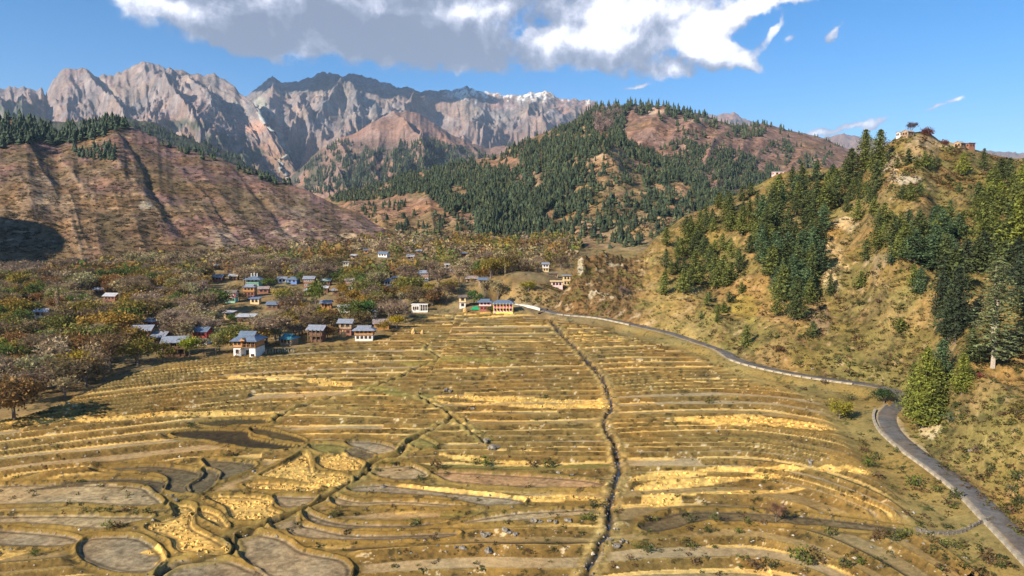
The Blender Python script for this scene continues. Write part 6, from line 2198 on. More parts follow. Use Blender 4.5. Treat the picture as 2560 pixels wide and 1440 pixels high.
KEY = [
    (AUT[0], 475, 893, 58, (0.25, 0.27, 0.02), 'round bright green and yellow tree next to the dark barn', 1.0),
    (AUT[1], 180, 955, 95, (0.34, 0.24, 0.02), 'big yellow tree at the left edge of the fields', 1.05),
    (AUT[2], 215, 960, 78, (0.17, 0.11, 0.035), 'brown-leaved tree touching the right side of the big yellow tree', 1.0),
    (AUT[3], 35, 1045, 120, (0.24, 0.135, 0.045), 'large rusty brown tree at the lower left corner of the wood', 1.1),
    (AUT[1], -15, 1060, 140, (0.22, 0.14, 0.055), 'tall brown-leaved tree cut by the left edge of the picture', 1.1),
    (BARE[2], 275, 925, 110, (0.21, 0.13, 0.055), 'wide brown leafless tree standing before the left wood edge', 1.1),
    (AUT[3], 345, 915, 85, (0.21, 0.17, 0.03), 'olive tree in front of the three gabled houses', 1.1),
    (AUT[0], 330, 870, 60, (0.27, 0.17, 0.03), 'golden brown tree left of the three gabled houses', 1.1),
    (AUT[1], 405, 905, 60, (0.24, 0.18, 0.03), 'yellow-brown tree below the middle gabled house', 1.0),
    (AUT[2], 75, 900, 60, (0.13, 0.20, 0.02), 'bright green leaning tree in the left wood', 0.7),
    (AUT[3], 5, 900, 60, (0.14, 0.22, 0.02), 'bright green tree at the left picture edge', 0.8),
    (AUT[0], 32, 925, 28, (0.24, 0.26, 0.02), 'low rounded lime green bush-like tree in the left wood', 1.5),
    (AUT[1], 52, 695, 22, (0.50, 0.38, 0.01), 'small bright yellow tree below the shaded slope', 0.8),
    (WIL[0], 510, 890, 55, (0.27, 0.22, 0.11), 'slim tan poplar-like tree right of the round green tree', 0.55),
    (WIL[1], 540, 888, 58, (0.32, 0.27, 0.10), 'pale slim tree second to the right of the round green tree', 0.55),
    (WIL[2], 668, 862, 62, (0.36, 0.32, 0.13), 'pale willow, tallest of the clump behind the lone timber house', 0.8),
    (WIL[0], 690, 860, 50, (0.30, 0.28, 0.10), 'pale green willow at the right of the clump behind the lone house', 0.8),
    (WIL[1], 650, 862, 50, (0.24, 0.19, 0.08), 'brownish willow at the left of the clump behind the lone house', 0.8),
    (AUT[2], 585, 878, 52, (0.22, 0.13, 0.03), 'orange-brown tree left of the lone timber house', 1.0),
    (AUT[3], 580, 805, 22, (0.13, 0.18, 0.02), 'dark green round tree below the tiny pale hut', 1.2),
    (AUT[0], 790, 775, 80, (0.15, 0.18, 0.03), 'tall dense green tree in the village centre', 0.6),
    (AUT[1], 875, 810, 70, (0.11, 0.13, 0.025), 'large dark green tree behind the orange timber house', 1.1),
    (AUT[2], 915, 800, 58, (0.06, 0.13, 0.03), 'deep green shrubby tree behind the orange timber house, right part', 1.1),
    (AUT[3], 905, 806, 46, (0.07, 0.15, 0.025), 'deep green shrubby tree close behind the long orange house', 1.0),
    (AUT[0], 992, 822, 38, (0.40, 0.29, 0.02), 'bright yellow tree at the corner where the wood meets the fields', 1.1),
    (AUT[1], 960, 828, 34, (0.28, 0.19, 0.025), 'yellow-brown tree between the rusty roof and the orange house', 1.1),
    (AUT[2], 800, 802, 36, (0.32, 0.22, 0.02), 'orange-yellow tree above the smooth blue-grey roof', 1.2),
    (AUT[3], 748, 842, 44, (0.10, 0.11, 0.035), 'dark green tree left of the stilted dark house', 1.0),
    (AUT[0], 858, 745, 40, (0.27, 0.17, 0.02), 'orange-brown tree right of the little shaded house', 1.0),
    (AUT[1], 1185, 760, 42, (0.055, 0.12, 0.025), 'dense dark green round tree left of the pink house', 1.0),
    (WIL[2], 1215, 752, 56, (0.30, 0.23, 0.11), 'tan willow with narrow crown right behind the dark green tree', 0.7),
    (WIL[0], 1245, 748, 54, (0.27, 0.22, 0.11), 'tan willow behind the blue roof of the pink house', 1.0),
    (AUT[2], 1228, 782, 20, (0.10, 0.12, 0.03), 'low green tree in front of the left pink house', 1.5),
    (AUT[3], 1322, 728, 30, (0.24, 0.21, 0.02), 'yellow-green round tree by the scrubby mound', 1.3),
    (AUT[0], 993, 715, 1, (0.30, 0.04, 0.04), None, 1),
    (WIL[1], 1002, 765, 42, (0.33, 0.28, 0.15), 'pale bushy willow left of the white flat-roofed building', 0.8),
    (AUT[1], 1045, 765, 52, (0.14, 0.10, 0.05), 'dark brown tree rising behind the white flat-roofed building', 1.2),
    (AUT[2], 1080, 762, 46, (0.17, 0.12, 0.06), 'brown tree right behind the white flat-roofed building', 1.1),
    (AUT[3], 2098, 1047, 58, (0.24, 0.21, 0.025), 'small yellow-green tree between the fields and the road bend', 1.0),
    (AUT[0], 2210, 1008, 42, (0.04, 0.075, 0.025), 'dark green bushy tree on the outer side of the road bend', 1.4),
    (BARE[3], 1940, 1305, 60, (0.22, 0.12, 0.07), 'small bare tree with a pale trunk alone in the lower terraces', 0.9),
    (BARE[0], 1555, 745, 36, (0.24, 0.17, 0.13), 'greyish bare tree leaning on the rocky knoll', 1.0),
    (POP[0], 145, 790, 66, (0.42, 0.30, 0.18), 'single pale poplar in the left wood', 0.7),
    (POP[1], 755, 708, 38, (0.42, 0.34, 0.14), 'pale slim poplar left of the brick house in the centre', 0.6),
    (POP[0], 695, 705, 36, (0.44, 0.34, 0.12), 'pale yellow poplar left of the bright blue roof', 0.7),
    (POP[1], 1098, 688, 34, (0.42, 0.31, 0.17), 'tall bare poplar right of the large red-brown house', 0.55),
    (POP[0], 1056, 690, 34, (0.40, 0.30, 0.18), 'tall thin poplar directly behind the large red-brown house', 0.45),
    (POP[0], 1247, 668, 26, (0.36, 0.30, 0.14), 'short pale poplar up-slope of the lone poplar', 0.6),
    (POP[1], 420, 740, 30, (0.40, 0.33, 0.16), 'pale poplar right of the small pale-roofed house, left village', 0.6),
    (POP[0], 520, 760, 34, (0.38, 0.30, 0.15), 'pale poplar left of the striped red and white house', 0.6),
    (POP[1], 610, 668, 26, (0.40, 0.33, 0.15), 'pale poplar behind the mint green shrine', 0.6),
    (POP[0], 820, 668, 28, (0.38, 0.30, 0.14), 'pale poplar in the upper wood above the blue-green roof', 0.6),
    (POP[1], 940, 690, 32, (0.40, 0.32, 0.15), 'pale poplar left of the blue-roofed house by the red shrub', 0.6),
    (POP[0], 1150, 700, 30, (0.39, 0.31, 0.16), 'pale poplar left of the house pair on the mound', 0.6),
    (POP[1], 300, 760, 36, (0.38, 0.30, 0.16), 'pale poplar below the long pale roof, left village', 0.6),
    (POP[0], 205, 812, 44, (0.40, 0.31, 0.17), 'pale poplar deep in the left wood, right of the single one', 0.6),
    (POP[1], 1263, 690, 34, (0.40, 0.32, 0.18), 'lone pale poplar below the mint green roof', 0.55),
]
for (p, px, py, hp, c, lb, wd) in KEY:
    if lb:
        tree_px(p, px, py, hp, c, lb, wd, only=('ground', 'near_hill', 'outcrop', 'left_hill'))
# red trees of the hill crest
for (px, py, hp, c, lb) in ((2222, 352, 28, (0.13, 0.04, 0.032), 'dark red tree left of the hilltop hut'), (2316, 338, 26, (0.13, 0.045, 0.035), 'dark red tree right of the hilltop hut'),
                            (2362, 362, 18, (0.18, 0.07, 0.05), 'reddish bush tree on the ridge between the two hilltop huts')):
    o_ = tree_px(AUT[px % 4], px, py, hp * 1.5, c, lb, 0.75, only=('near_hill',))
    o_.location.z -= hp * 0.62 * o_.location.y / F
tree_px(BARE[1], 2278, 338, 36, (0.10, 0.08, 0.10), 'bare antler-like tree on the very hilltop', 0.8, only=('near_hill',))

VIL = [(-60, 688), (110, 684), (250, 668), (500, 650), (700, 630), (900, 612), (1000, 602), (1200, 600), (1440, 604), (1445, 640), (1425, 680), (1330, 712), (1290, 735), (1200, 748), (1120, 770), (1030, 770), (1000, 795),
       (985, 822), (900, 838), (760, 858), (700, 868), (560, 888), (420, 905), (270, 955), (130, 1012), (-60, 1060)]
PATCH = [(1000, 770, 60, 12), (590, 800, 30, 5), (700, 800, 90, 8), (1110, 735, 55, 14), (1380, 700, 60, 25)]     # open ground


def clear_ok(px, py, hpx, Y):
    for (hx_, by, w, top, Yh, X_, W_) in HOUSE_XY:
        if abs(px - hx_) < w * 0.60 + hpx * 0.25 and Y < Yh + W_ * 0.6 and py - hpx < by - (by - top) * 0.30 and py > top:
            return False
    for (a, b, ra_, rb_) in PATCH:
        if ((px - a) / ra_) ** 2 + ((py - b) / rb_) ** 2 < 1:
            return False
    return True


R9 = random.Random(21)
cand = []
xs = np.array([R9.uniform(-0.80, 0.14) for _ in range(26000)])
Ys = np.array([1.0 / R9.uniform(1 / 690.0, 1 / 165.0) for _ in range(26000)])
Ys = np.array([R9.uniform(165.0, 690.0) for _ in range(26000)])
Xs = xs * Ys * 1.0
Zs_ = zbase(Ys)
pxs, pys = project(Xs, Ys, Zs_)
okm = inside(pxs, pys, VIL)
Xs, Ys, pxs, pys = Xs[okm], Ys[okm], pxs[okm], pys[okm]
order = np.argsort(Ys)
Xs, Ys, pxs, pys = Xs[order], Ys[order], pxs[order], pys[order]
cells = {}
sel = []
perm = list(range(len(Xs)))
R9.shuffle(perm)
for i in perm:
    md = 4.6 + 2.0 * R9.random() + (1.0 if Ys[i] > 400 else 0)
    cx_, cy_ = int(Xs[i] // 6), int(Ys[i] // 6)
    bad = False
    for a in (-1, 0, 1):
        for b in (-1, 0, 1):
            for j in cells.get((cx_ + a, cy_ + b), ()):
                if (Xs[i] - Xs[j]) ** 2 + (Ys[i] - Ys[j]) ** 2 < md * md:
                    bad = True
                    break
    if bad:
        continue
    cells.setdefault((cx_, cy_), []).append(i)
    sel.append(i)
sel.sort(key=lambda i: Ys[i])
zz = surf(Xs[sel], Ys[sel], ('ground',))
vill = []
typef = fbm(Xs[sel] / 40, Ys[sel] / 40, 3, 801)
for n_, i in enumerate(sel):
    h = R9.uniform(6.0, 12.0)
    hpx = h * F / Ys[i]
    if not clear_ok(pxs[i], pys[i], hpx, Ys[i]):
        if R9.random() < 0.85:
            continue
        h = 2.2
    t = typef[n_] + R9.uniform(-.45, .45) + 0.25 * (pxs[i] > 800)
    kind = 'aut' if t > 0.12 else ('wil' if t < -0.30 else 'bare')
    vill.append((float(Xs[i]), float(Ys[i]), float(zz[n_]), h, kind, float(pxs[i])))
print('village trees', len(vill))
LBL = {'bare': ('leafless brown tree in the %s of the village wood', 'bare_tree', BARE, C_BARE), 'aut': ('olive and rust leaved tree in the %s of the village wood', 'autumn_tree', AUT, C_AUT), 'wil': ('pale straw-coloured willow in the %s of the village wood', 'willow_tree', WIL, C_WIL)}


def tone_of(kind, c):
    names = {'bare': ('tawny', 'dark brown', 'light brown', 'olive-brown', 'greyish'), 'aut': ('golden', 'olive', 'amber', 'green', 'rust-coloured', 'brown'), 'wil': ('straw-pale', 'greenish', 'cream-pale')}[kind]
    lst = {'bare': C_BARE, 'aut': C_AUT, 'wil': C_WIL}[kind]
    return names[lst.index(c)]


HNAME = {}
for o_ in [o for o in COL.objects if o.get('category') in ('house', 'shed', 'shrine') and o.parent is None]:
    for q_ in HOUSE_XY:
        if abs(q_[5] - o_.location.x) < 0.5 and abs(q_[4] - o_.location.y) < 4.5:
            t_ = o_['label'].split(',')[0]
            ws = t_.split()
            cut = ' '.join(ws[:7])
            for stop in (' with', ' of', ' in', ' at', ' over', ' and', ' a', ' the', ' under', ' above', ' below', ' by', ' behind', ' near', ' beside', ' left', ' right', ' just', ' one', ' on', ' to', ' showing'):
                while cut.endswith(stop):
                    cut = cut[:-len(stop)]
            HNAME[q_] = 'the ' + cut
LIM = {'bare': 285, 'aut': 230, 'wil': 120}
cnt = {'bare': 0, 'aut': 0, 'wil': 0}
rest = []
for (x, y, z, h, kind, px) in vill:
    if cnt[kind] < LIM[kind] and px > -40:
        cnt[kind] += 1
        lb, nm, protos, cols_ = LBL[kind]
        where = 'left part' if px < 330 else ('middle part' if px < 760 else 'right part')
        p = R9.choice(protos)
        c = R9.choice(cols_)
        v = R9.uniform(.8, 1.25)
        sz = h / PH[p.name]
        near_h = min(HOUSE_XY, key=lambda q: (q[5] - x) ** 2 + (q[4] - y) ** 2)
        dh = math.hypot(near_h[5] - x, near_h[4] - y)
        size = 'tall' if h > 9.3 else ('low' if h < 7.2 else 'middling')
        tone = tone_of(kind, c)
        lb2 = '%s %s %s' % (size, tone, {'bare': 'bare tree', 'aut': 'leafy tree', 'wil': 'willow'}[kind])
        if dh < 34 and near_h in HNAME:
            side = ('behind' if near_h[4] < y - 5 else ('in front of' if near_h[4] > y + 5 else ('right of' if x > near_h[5] else 'left of')))
            lb2 += ' %s %s' % (side, HNAME[near_h])
        else:
            lb2 += ' in the %s of the village wood, %s' % (where, 'near the fields' if y < 250 else ('half-way back' if y < 330 else 'far back'))
        place(p, x, y, z - 0.15, sz * R9.uniform(.95, 1.35), R9.uniform(0, 6.28), sz, tuple(q * v for q in c), lb2, 'trees in the %s of the village wood, %s' % (where, nm.replace('_', ' ')), 'tree')
    else:
        rest.append((x, y, z, h, kind))
print('individual', cnt, 'rest', len(rest))

# ---------------------------------------------------------------- masses, joined
def scatter_mesh(name, tmpls, inst, mat, label=None, kind='stuff'):
    """inst: list of (template index, x, y, z, sx, sz, rot, (r,g,b)); triangles only"""
    Vs, Fs, Cs = [], [], []
    o = 0
    inst_by = {}
    for it in inst:
        inst_by.setdefault(it[0], []).append(it)
    for ti, lst in inst_by.items():
        tv, tf = tmpls[ti][:2]
        tcw = tmpls[ti][2] if len(tmpls[ti]) > 2 else np.ones((len(tv), 3))
        n, m = len(tv), len(lst)
        a = np.array([[q[1], q[2], q[3], q[4], q[5], q[6]] for q in lst])
        c, s = np.cos(a[:, 5])[:, None], np.sin(a[:, 5])[:, None]
        X = (tv[None, :, 0] * c - tv[None, :, 1] * s) * a[:, 3:4] + a[:, 0:1]
        Y = (tv[None, :, 0] * s + tv[None, :, 1] * c) * a[:, 3:4] + a[:, 1:2]
        Z = tv[None, :, 2] * a[:, 4:5] + a[:, 2:3]
        Vs.append(np.stack([X, Y, Z], -1).reshape(-1, 3))
        Fs.append((tf[None, :, :] + (np.arange(m) * n)[:, None, None]).reshape(-1, 3) + o)
        cc = np.array([q[7] for q in lst])
        Cs.append((cc[:, None, :] * tcw[None, :, :]).reshape(-1, 3))
        o += n * m
    ob = mesh_np(name, np.concatenate(Vs), np.concatenate(Fs), (mat,), np.concatenate(Cs), smooth=False, kind=kind)
    if label:
        ob['label'] = label
    return ob


def t_conifer(seed, nt=5, ns=6, rag=0.25):
    """small far conifer, unit height: ragged stacked skirts"""
    R = random.Random(seed)
    V, Fq = [], []
    for t in range(nt):
        zb_ = 0.06 + 0.80 * t / nt
        zt_ = min(1.0, zb_ + 1.45 / nt + 0.06)
        r = 0.25 * (1 - t / (nt + 0.4)) ** 0.8
        o = len(V)
        V.append((R.uniform(-.02, .02), R.uniform(-.02, .02), zt_))
        for k in range(ns):
            a = 2 * math.pi * (k + R.uniform(-.3, .3)) / ns + t
            q = r * R.uniform(1 - rag * 1.6, 1 + rag)
            V.append((q * math.cos(a), q * math.sin(a), zb_ + R.uniform(-.04, .04)))
        Fq += [(o, o + 1 + k, o + 1 + (k + 1) % ns) for k in range(ns) if R.random() > 0.06]
    return np.array(V), np.array(Fq)


def t_blob(seed, n=34, r=0.5, h=1.0, s=0.17, z0=0.15, trunk=True):
    """small tree or bush, unit height, made of loose leaf-clump triangles"""
    R = random.Random(seed)
    V, Fq = [], []
    for _ in range(n):
        while True:
            p = Vector((R.uniform(-1, 1), R.uniform(-1, 1), R.uniform(-1, 1)))
            if 0.3 < p.length < 1:
                break
        c = Vector((p.x * r, p.y * r, z0 + (h - z0) * (0.5 + 0.5 * p.z)))
        t = rtri(R, c, s * R.uniform(.7, 1.3), 0.2)
        o = len(V)
        V += [tuple(v) for v in t]
        Fq.append((o, o + 1, o + 2))
    if trunk:
        o = len(V)
        V += [(-.03, 0, 0), (.03, 0, 0), (0, 0, .7), (0, -.03, 0), (0, .03, 0), (0, 0, .7)]
        Fq += [(o, o + 1, o + 2), (o + 3, o + 4, o + 5)]
    return np.array(V), np.array(Fq)


TC = [t_conifer(i) for i in range(8)]
TB = [t_blob(50 + i, 40, 0.5, 1.0, 0.15, 0.2) for i in range(8)]
TS = [t_blob(80 + i, 26, 0.62, 0.85, 0.26, 0.0, False) for i in range(8)]
inst = []
for (x, y, z, h, kind) in rest:
    cols_ = {'bare': C_BARE, 'aut': C_AUT, 'wil': C_WIL}[kind]
    c = R9.choice(cols_)
    v = R9.uniform(.75, 1.3)
    inst.append((R9.randrange(8), x, y, z - 0.1, h * R9.uniform(.85, 1.2), h, R9.uniform(0, 6.28), tuple(q * v for q in c)))
scatter_mesh('village_wood', TB, inst, LEAFA, 'far part of the brown village wood')

# ---- forest on the middle mountain and the ridges
FOREST_M = [
    # polygon, samples, height (m), (only layer), density noise threshold
    ([(800, 492), (900, 462), (1000, 434), (1100, 402), (1180, 388), (1250, 368), (1330, 330), (1400, 300), (1470, 282), (1500, 300), (1490, 380), (1440, 440), (1380, 520), (1330, 570), (1290, 600), (1200, 590), (1150, 560), (1060, 480), (960, 490), (860, 495)], 5600, (6, 12.5), 0.70),
    ([(1470, 285), (1510, 295), (1545, 322), (1590, 365), (1640, 392), (1700, 425), (1760, 450), (1830, 480), (1870, 520), (1800, 560), (1760, 500), (1700, 460), (1640, 420), (1580, 400), (1540, 365), (1500, 385), (1440, 430)], 2100, (6, 12.5), 0.78),
    ([(1420, 430), (1500, 440), (1480, 500), (1380, 560), (1330, 600), (1290, 600), (1340, 520)], 260, (8, 13), 0.6),
    ([(1200, 580), (1480, 470), (1800, 520), (1700, 600), (1500, 630), (1280, 610)], 900, (5, 11), 0.35),
    ([(1600, 420), (1800, 480), (1780, 540), (1620, 500)], 420, (7, 13), 0.5),
    ([(800, 495), (900, 462), (1060, 420), (1180, 392), (1190, 470), (1060, 482), (940, 500), (840, 505)], 800, (6, 12), 1.0),
    ([(1440, 400), (1530, 350), (1640, 400), (1600, 470), (1480, 480)], 150, (5, 10), 0.9),
    ([(860, 505), (1060, 505), (1200, 600), (1000, 600)], 220, (5, 10), 0.3),
]
inst = []
R5 = random.Random(31)


def forest(polys, only, greens, inst, wmul=1.0, seed=900, tz=0.5):
    for poly, n, (h0, h1), dens_ in polys:
        xs = [p[0] for p in poly]
        ys_ = [p[1] for p in poly]
        P = np.array([(R5.uniform(min(xs), max(xs)), R5.uniform(min(ys_), max(ys_))) for _ in range(int(n * 2.2))])
        P = P[inside(P[:, 0], P[:, 1], poly)][:n]
        X0, Y0, Z0, li = drop(P[:, 0], P[:, 1], only)
        nzv = 1.25 * fbm(P[:, 0] / 38 + P[:, 1] / 60, P[:, 1] / 34, 4, seed)
        for i in range(len(P)):
            if Y0[i] > 1e8:
                continue
            if nzv[i] < -0.55 + (1 - dens_) * 0.9 and R5.random() < 0.9:
                continue
            h = R5.uniform(h0, h1)
            g_ = R5.choice(greens)
            v = R5.uniform(.7, 1.35)
            w = h * R5.uniform(.85, 1.35) * wmul
            inst.append((R5.randrange(8), float(X0[i]), float(Y0[i]), float(Z0[i]) - tz, w, h, R5.uniform(0, 6.28), tuple(q * v for q in g_)))


GRN = [(0.055, 0.074, 0.034), (0.042, 0.060, 0.032), (0.074, 0.086, 0.036), (0.048, 0.068, 0.038)]
forest(FOREST_M, ('middle_mountain',), GRN, inst, 1.2)
scatter_mesh('conifer_forest', TC, inst, LEAFA, 'dense conifer forest covering the middle mountain')
inst = []
forest([
    ([(1600, 385), (1700, 350), (1790, 370), (1920, 400), (1960, 440), (1900, 480), (1800, 470), (1700, 430)], 1500, (7, 12), 0.65),
    ([(1560, 270), (1700, 275), (1860, 322), (1960, 335), (1900, 350), (1700, 300), (1600, 290)], 260, (14, 20), 0.5),
    ([(1430, 320), (1470, 285), (1520, 270), (1580, 270), (1560, 320), (1500, 360), (1440, 380)], 380, (13, 18), 0.9),
    ([(1650, 300), (1850, 330), (2100, 370), (2060, 420), (1900, 400), (1700, 360)], 120, (10, 15), 0.2),
    ([(1900, 330), (2000, 345), (2040, 420), (1960, 420)], 90, (10, 15), 0.4),
], ('back_ridge',), GRN, inst, 1.1)
scatter_mesh('ridge_forest', TC, inst, LEAFA, 'dark conifers scattered over the back ridge')
inst = []
forest([([(720, 450), (850, 350), (900, 360), (960, 400), (900, 470), (780, 490)], 420, (22, 32), 0.75), ([(900, 400), (1000, 355), (1080, 350), (1160, 375), (1250, 390), (1150, 420), (950, 470), (870, 470)], 700, (22, 32), 0.7),
        ([(1200, 370), (1400, 330), (1440, 330), (1300, 380)], 160, (22, 30), 0.8)], ('pink_spur',), GRN, inst, 0.9, 911, 1.0)
forest([([(200, 300), (420, 318), (600, 392), (740, 465), (740, 480), (560, 440), (380, 350), (200, 320)], 900, (14, 20), 0.95)], ('forest_spur',), GRN, inst, 1.0, 912, 1.0)
scatter_mesh('distant_forest', TC, inst, LEAFA, 'bluish conifers on the far spurs below the massif')
# skyline trees of the summit: each its own
TM_ = []
for i in range(4):
    v_, f_ = t_conifer(70 + i, 6, 7, 0.3)
    me = bpy.data.meshes.new('summit_tree')
    me.from_pydata([tuple(q) for q in v_] + [(-.012, 0, -.05), (.012, 0, -.05), (0, .012, -.05), (0, 0, .5)], [], [tuple(int(k) for k in q) for q in f_] + [(len(v_), len(v_) + 1, len(v_) + 3), (len(v_) + 1, len(v_) + 2, len(v_) + 3)])
    me.materials.append(LEAFN)
    TM_.append(me)
sk = []
for i in range(120):
    u = R5.random()
    px = 1440 + 520 * (u ** 1.3) if i < 95 else R5.uniform(1960, 2120)
    sk.append((px, 0))
LBk = [L for L in LAYERS if L['name'] == 'back_ridge'][0]
for (px, _) in sk:
    a = float(ray(px, 300)[0])
    ic = int(round((a - LBk['A'][0]) / (LBk['A'][1] - LBk['A'][0])))
    r = LBk['T'].shape[0] - 8 - R5.randint(0, 5)
    Yc, Zc = float(LBk['Y'][r, ic]), float(LBk['Z'][r, ic])
    ob = bpy.data.objects.new('ridge_pine', R5.choice(TM_))
    COL.objects.link(ob)
    ob.location = (a * Yc, Yc, Zc - .5)
    h = R5.uniform(15, 24) if px < 1700 else (R5.uniform(12, 18) if px < 1960 else R5.uniform(7, 11))
    ob.scale = (h * 1.0, h * 1.0, h)
    ob.rotation_euler = (0, 0, R5.uniform(0, 6.28))
    ob.color = (*R5.choice(GRN), 1)
    tag(ob, ('dark pine on the wooded summit skyline, %s' % ('left shoulder' if px < 1530 else ('at the very top' if px < 1610 else 'right shoulder'))) if px < 1700 else (('dark pine on the descending back ridge crest, %s stretch' % ('upper' if px < 1790 else ('middle' if px < 1880 else 'lower'))) if px < 1960 else 'tiny tree on the far right end of the back ridge crest'), 'tree',
        'summit skyline pines' if px < 1700 else ('crest pines of the back ridge' if px < 1960 else 'tiny crest trees'))
# dead bare trees under the summit
inst = []
P = in_poly_samples([(1480, 300), (1500, 275), (1545, 268), (1560, 290), (1520, 330), (1490, 345)], 90, 2.5, R5)
X0, Y0, Z0, li = drop([p[0] for p in P], [p[1] for p in P], ('back_ridge', 'middle_mountain'))
for i in range(len(P)):
    if Y0[i] < 1e8:
        inst.append((R5.randrange(8), float(X0[i]), float(Y0[i]), float(Z0[i]) - .5, 7, R5.uniform(14, 19), R5.uniform(0, 6), (0.22, 0.15, 0.13)))
if inst:
    scatter_mesh('dead_wood', TB, inst, LEAFA, 'grey leafless wood just below the summit')

# ---- left hill: dark trees on its shoulder (individuals) and bushes
GL = [([(-40, 300), (60, 285), (110, 300), (120, 345), (60, 365), (-40, 375)], 85, (14, 19)), ([(100, 320), (210, 325), (250, 300), (300, 300), (260, 345), (180, 360), (110, 362)], 80, (13, 18)),
      ([(215, 310), (260, 296), (340, 302), (350, 318), (300, 325), (230, 335)], 55, (13, 18)), ([(180, 372), (290, 370), (285, 405), (200, 395)], 30, (7, 12)),
      ([(340, 315), (420, 352), (520, 388), (640, 432), (760, 470), (750, 480), (620, 440), (500, 396), (400, 364)], 42, (7, 12))]
ngl = 0
for poly, n, (h0, h1) in GL:
    pts = in_poly_samples(poly, n, 6, R5)
    X0, Y0, Z0, li = drop([p[0] for p in pts], [p[1] for p in pts], ('left_hill',))
    for i in range(len(pts)):
        if Y0[i] > 1e8:
            continue
        ob = bpy.data.objects.new('hill_pine', R5.choice(TM_))
        COL.objects.link(ob)
        h = R5.uniform(h0, h1)
        ob.location = (float(X0[i]), float(Y0[i]), float(Z0[i]) - .5)
        ob.scale = (h * 1.35, h * 1.35, h)
        ob.rotation_euler = (0, 0, R5.uniform(0, 6.28))
        v = R5.uniform(.8, 1.3)
        ob.color = (0.042 * v, 0.062 * v, 0.034 * v, 1)
        tag(ob, ('%s dark pine on the brown hill shoulder, %s' % ('tall' if h > 15 else 'low', 'far left clump' if pts[i][0] < 100 else ('between the clumps' if pts[i][0] < 225 else 'right-hand clump'))) if pts[i][0] < 350 else 'small dark pine on the falling crest of the brown hill, %s stretch' % ('upper' if pts[i][0] < 480 else ('middle' if pts[i][0] < 620 else 'lower')), 'tree', 'shoulder pines of the brown hill' if pts[i][0] < 350 else 'crest pines of the brown hill')
        ngl += 1
print('left hill pines', ngl)

# bushes, as loose ground cover on the slopes
def bushes(name, only, polys, cols_, size, label, seed, thr=-9.0, flat=0.7):
    R = random.Random(seed)
    inst = []
    for poly, n in polys:
        xs = [p[0] for p in poly]
        ys_ = [p[1] for p in poly]
        P = np.array([(R.uniform(min(xs), max(xs)), R.uniform(min(ys_), max(ys_))) for _ in range(int(n * 2))])
        P = P[inside(P[:, 0], P[:, 1], poly)][:n]
        X0, Y0, Z0, li = drop(P[:, 0], P[:, 1], only)
        nzv = fbm(P[:, 0] / 30, P[:, 1] / 22, 3, seed)
        if 'ground' in only:
            drd, _ = pl_dist(X0, Y0, road_xy)
        else:
            drd = np.full(len(P), 99.0)
        for i in range(len(P)):
            if Y0[i] > 1e8 or nzv[i] < thr or drd[i] < 4.2:
                continue
            s = R.uniform(*size) * (0.6 + 0.6 * R.random() ** 2)
            c = R.choice(cols_)
            v = R.uniform(.7, 1.3)
            inst.append((R.randrange(8), float(X0[i]), float(Y0[i]), float(Z0[i]) - .1 * s, s, s * flat, R.uniform(0, 6.28), tuple(q * v for q in c)))
    return scatter_mesh(name, TS, inst, LEAFA, label)


BC = [(0.085, 0.09, 0.022), (0.12, 0.105, 0.03), (0.06, 0.07, 0.022), (0.15, 0.10, 0.04), (0.12, 0.07, 0.035)]
bushes('scrub', ('near_hill', 'outcrop'), [([(1350, 800), (1430, 640), (1600, 600), (1700, 540), (2000, 420), (2260, 330), (2600, 390), (2600, 1380), (2280, 1130), (2250, 990), (1900, 930), (1600, 820)], 4400)], BC, (0.6, 1.7), 'olive and brown scrub dotted over the near hillside', 71)
bushes('slope_shrubs', ('near_hill',), [([(1640, 780), (1700, 560), (2000, 430), (2260, 340), (2560, 400), (2560, 620), (2300, 640), (2330, 900), (2240, 960), (1900, 900), (1700, 840)], 700)], BC, (1.4, 3.2), 'taller olive and brown shrubs on the near hillside', 78)
bushes('crest_shrubs', ('near_hill',), [([(2200, 400), (2235, 350), (2330, 345), (2460, 388), (2560, 400), (2480, 470), (2300, 500), (2220, 500)], 170)], [(0.10, 0.11, 0.028), (0.13, 0.075, 0.03), (0.08, 0.09, 0.028)], (2.2, 4.6), 'dense shrubs on the crest around the hilltop huts', 77)
bushes('knoll_scrub', ('outcrop',), [([(1380, 790), (1400, 740), (1440, 650), (1500, 630), (1580, 642), (1620, 660), (1600, 740), (1560, 800)], 620)], [(0.16, 0.10, 0.045), (0.12, 0.075, 0.033), (0.12, 0.105, 0.03), (0.20, 0.13, 0.065)], (0.6, 1.7), 'brown thorny scrub covering the rock knoll', 79)
bushes('hill_scrub', ('left_hill',), [([(0, 330), (300, 310), (640, 440), (1000, 600), (500, 650), (0, 680)], 3600)], [(0.075, 0.06, 0.028), (0.11, 0.085, 0.035), (0.055, 0.055, 0.028), (0.13, 0.09, 0.055)], (2.0, 4.5), 'low brown scrub on the bare hill', 72, -0.5, 0.5)
bushes('mountain_scrub', ('middle_mountain', 'back_ridge'), [([(850, 500), (1300, 560), (1500, 400), (1700, 300), (2100, 380), (2000, 500), (1700, 600), (1000, 610)], 2600)], [(0.065, 0.07, 0.03), (0.095, 0.085, 0.035), (0.13, 0.09, 0.05)], (2.5, 6.0), 'scrub between the forest patches', 73, -0.6, 0.6)
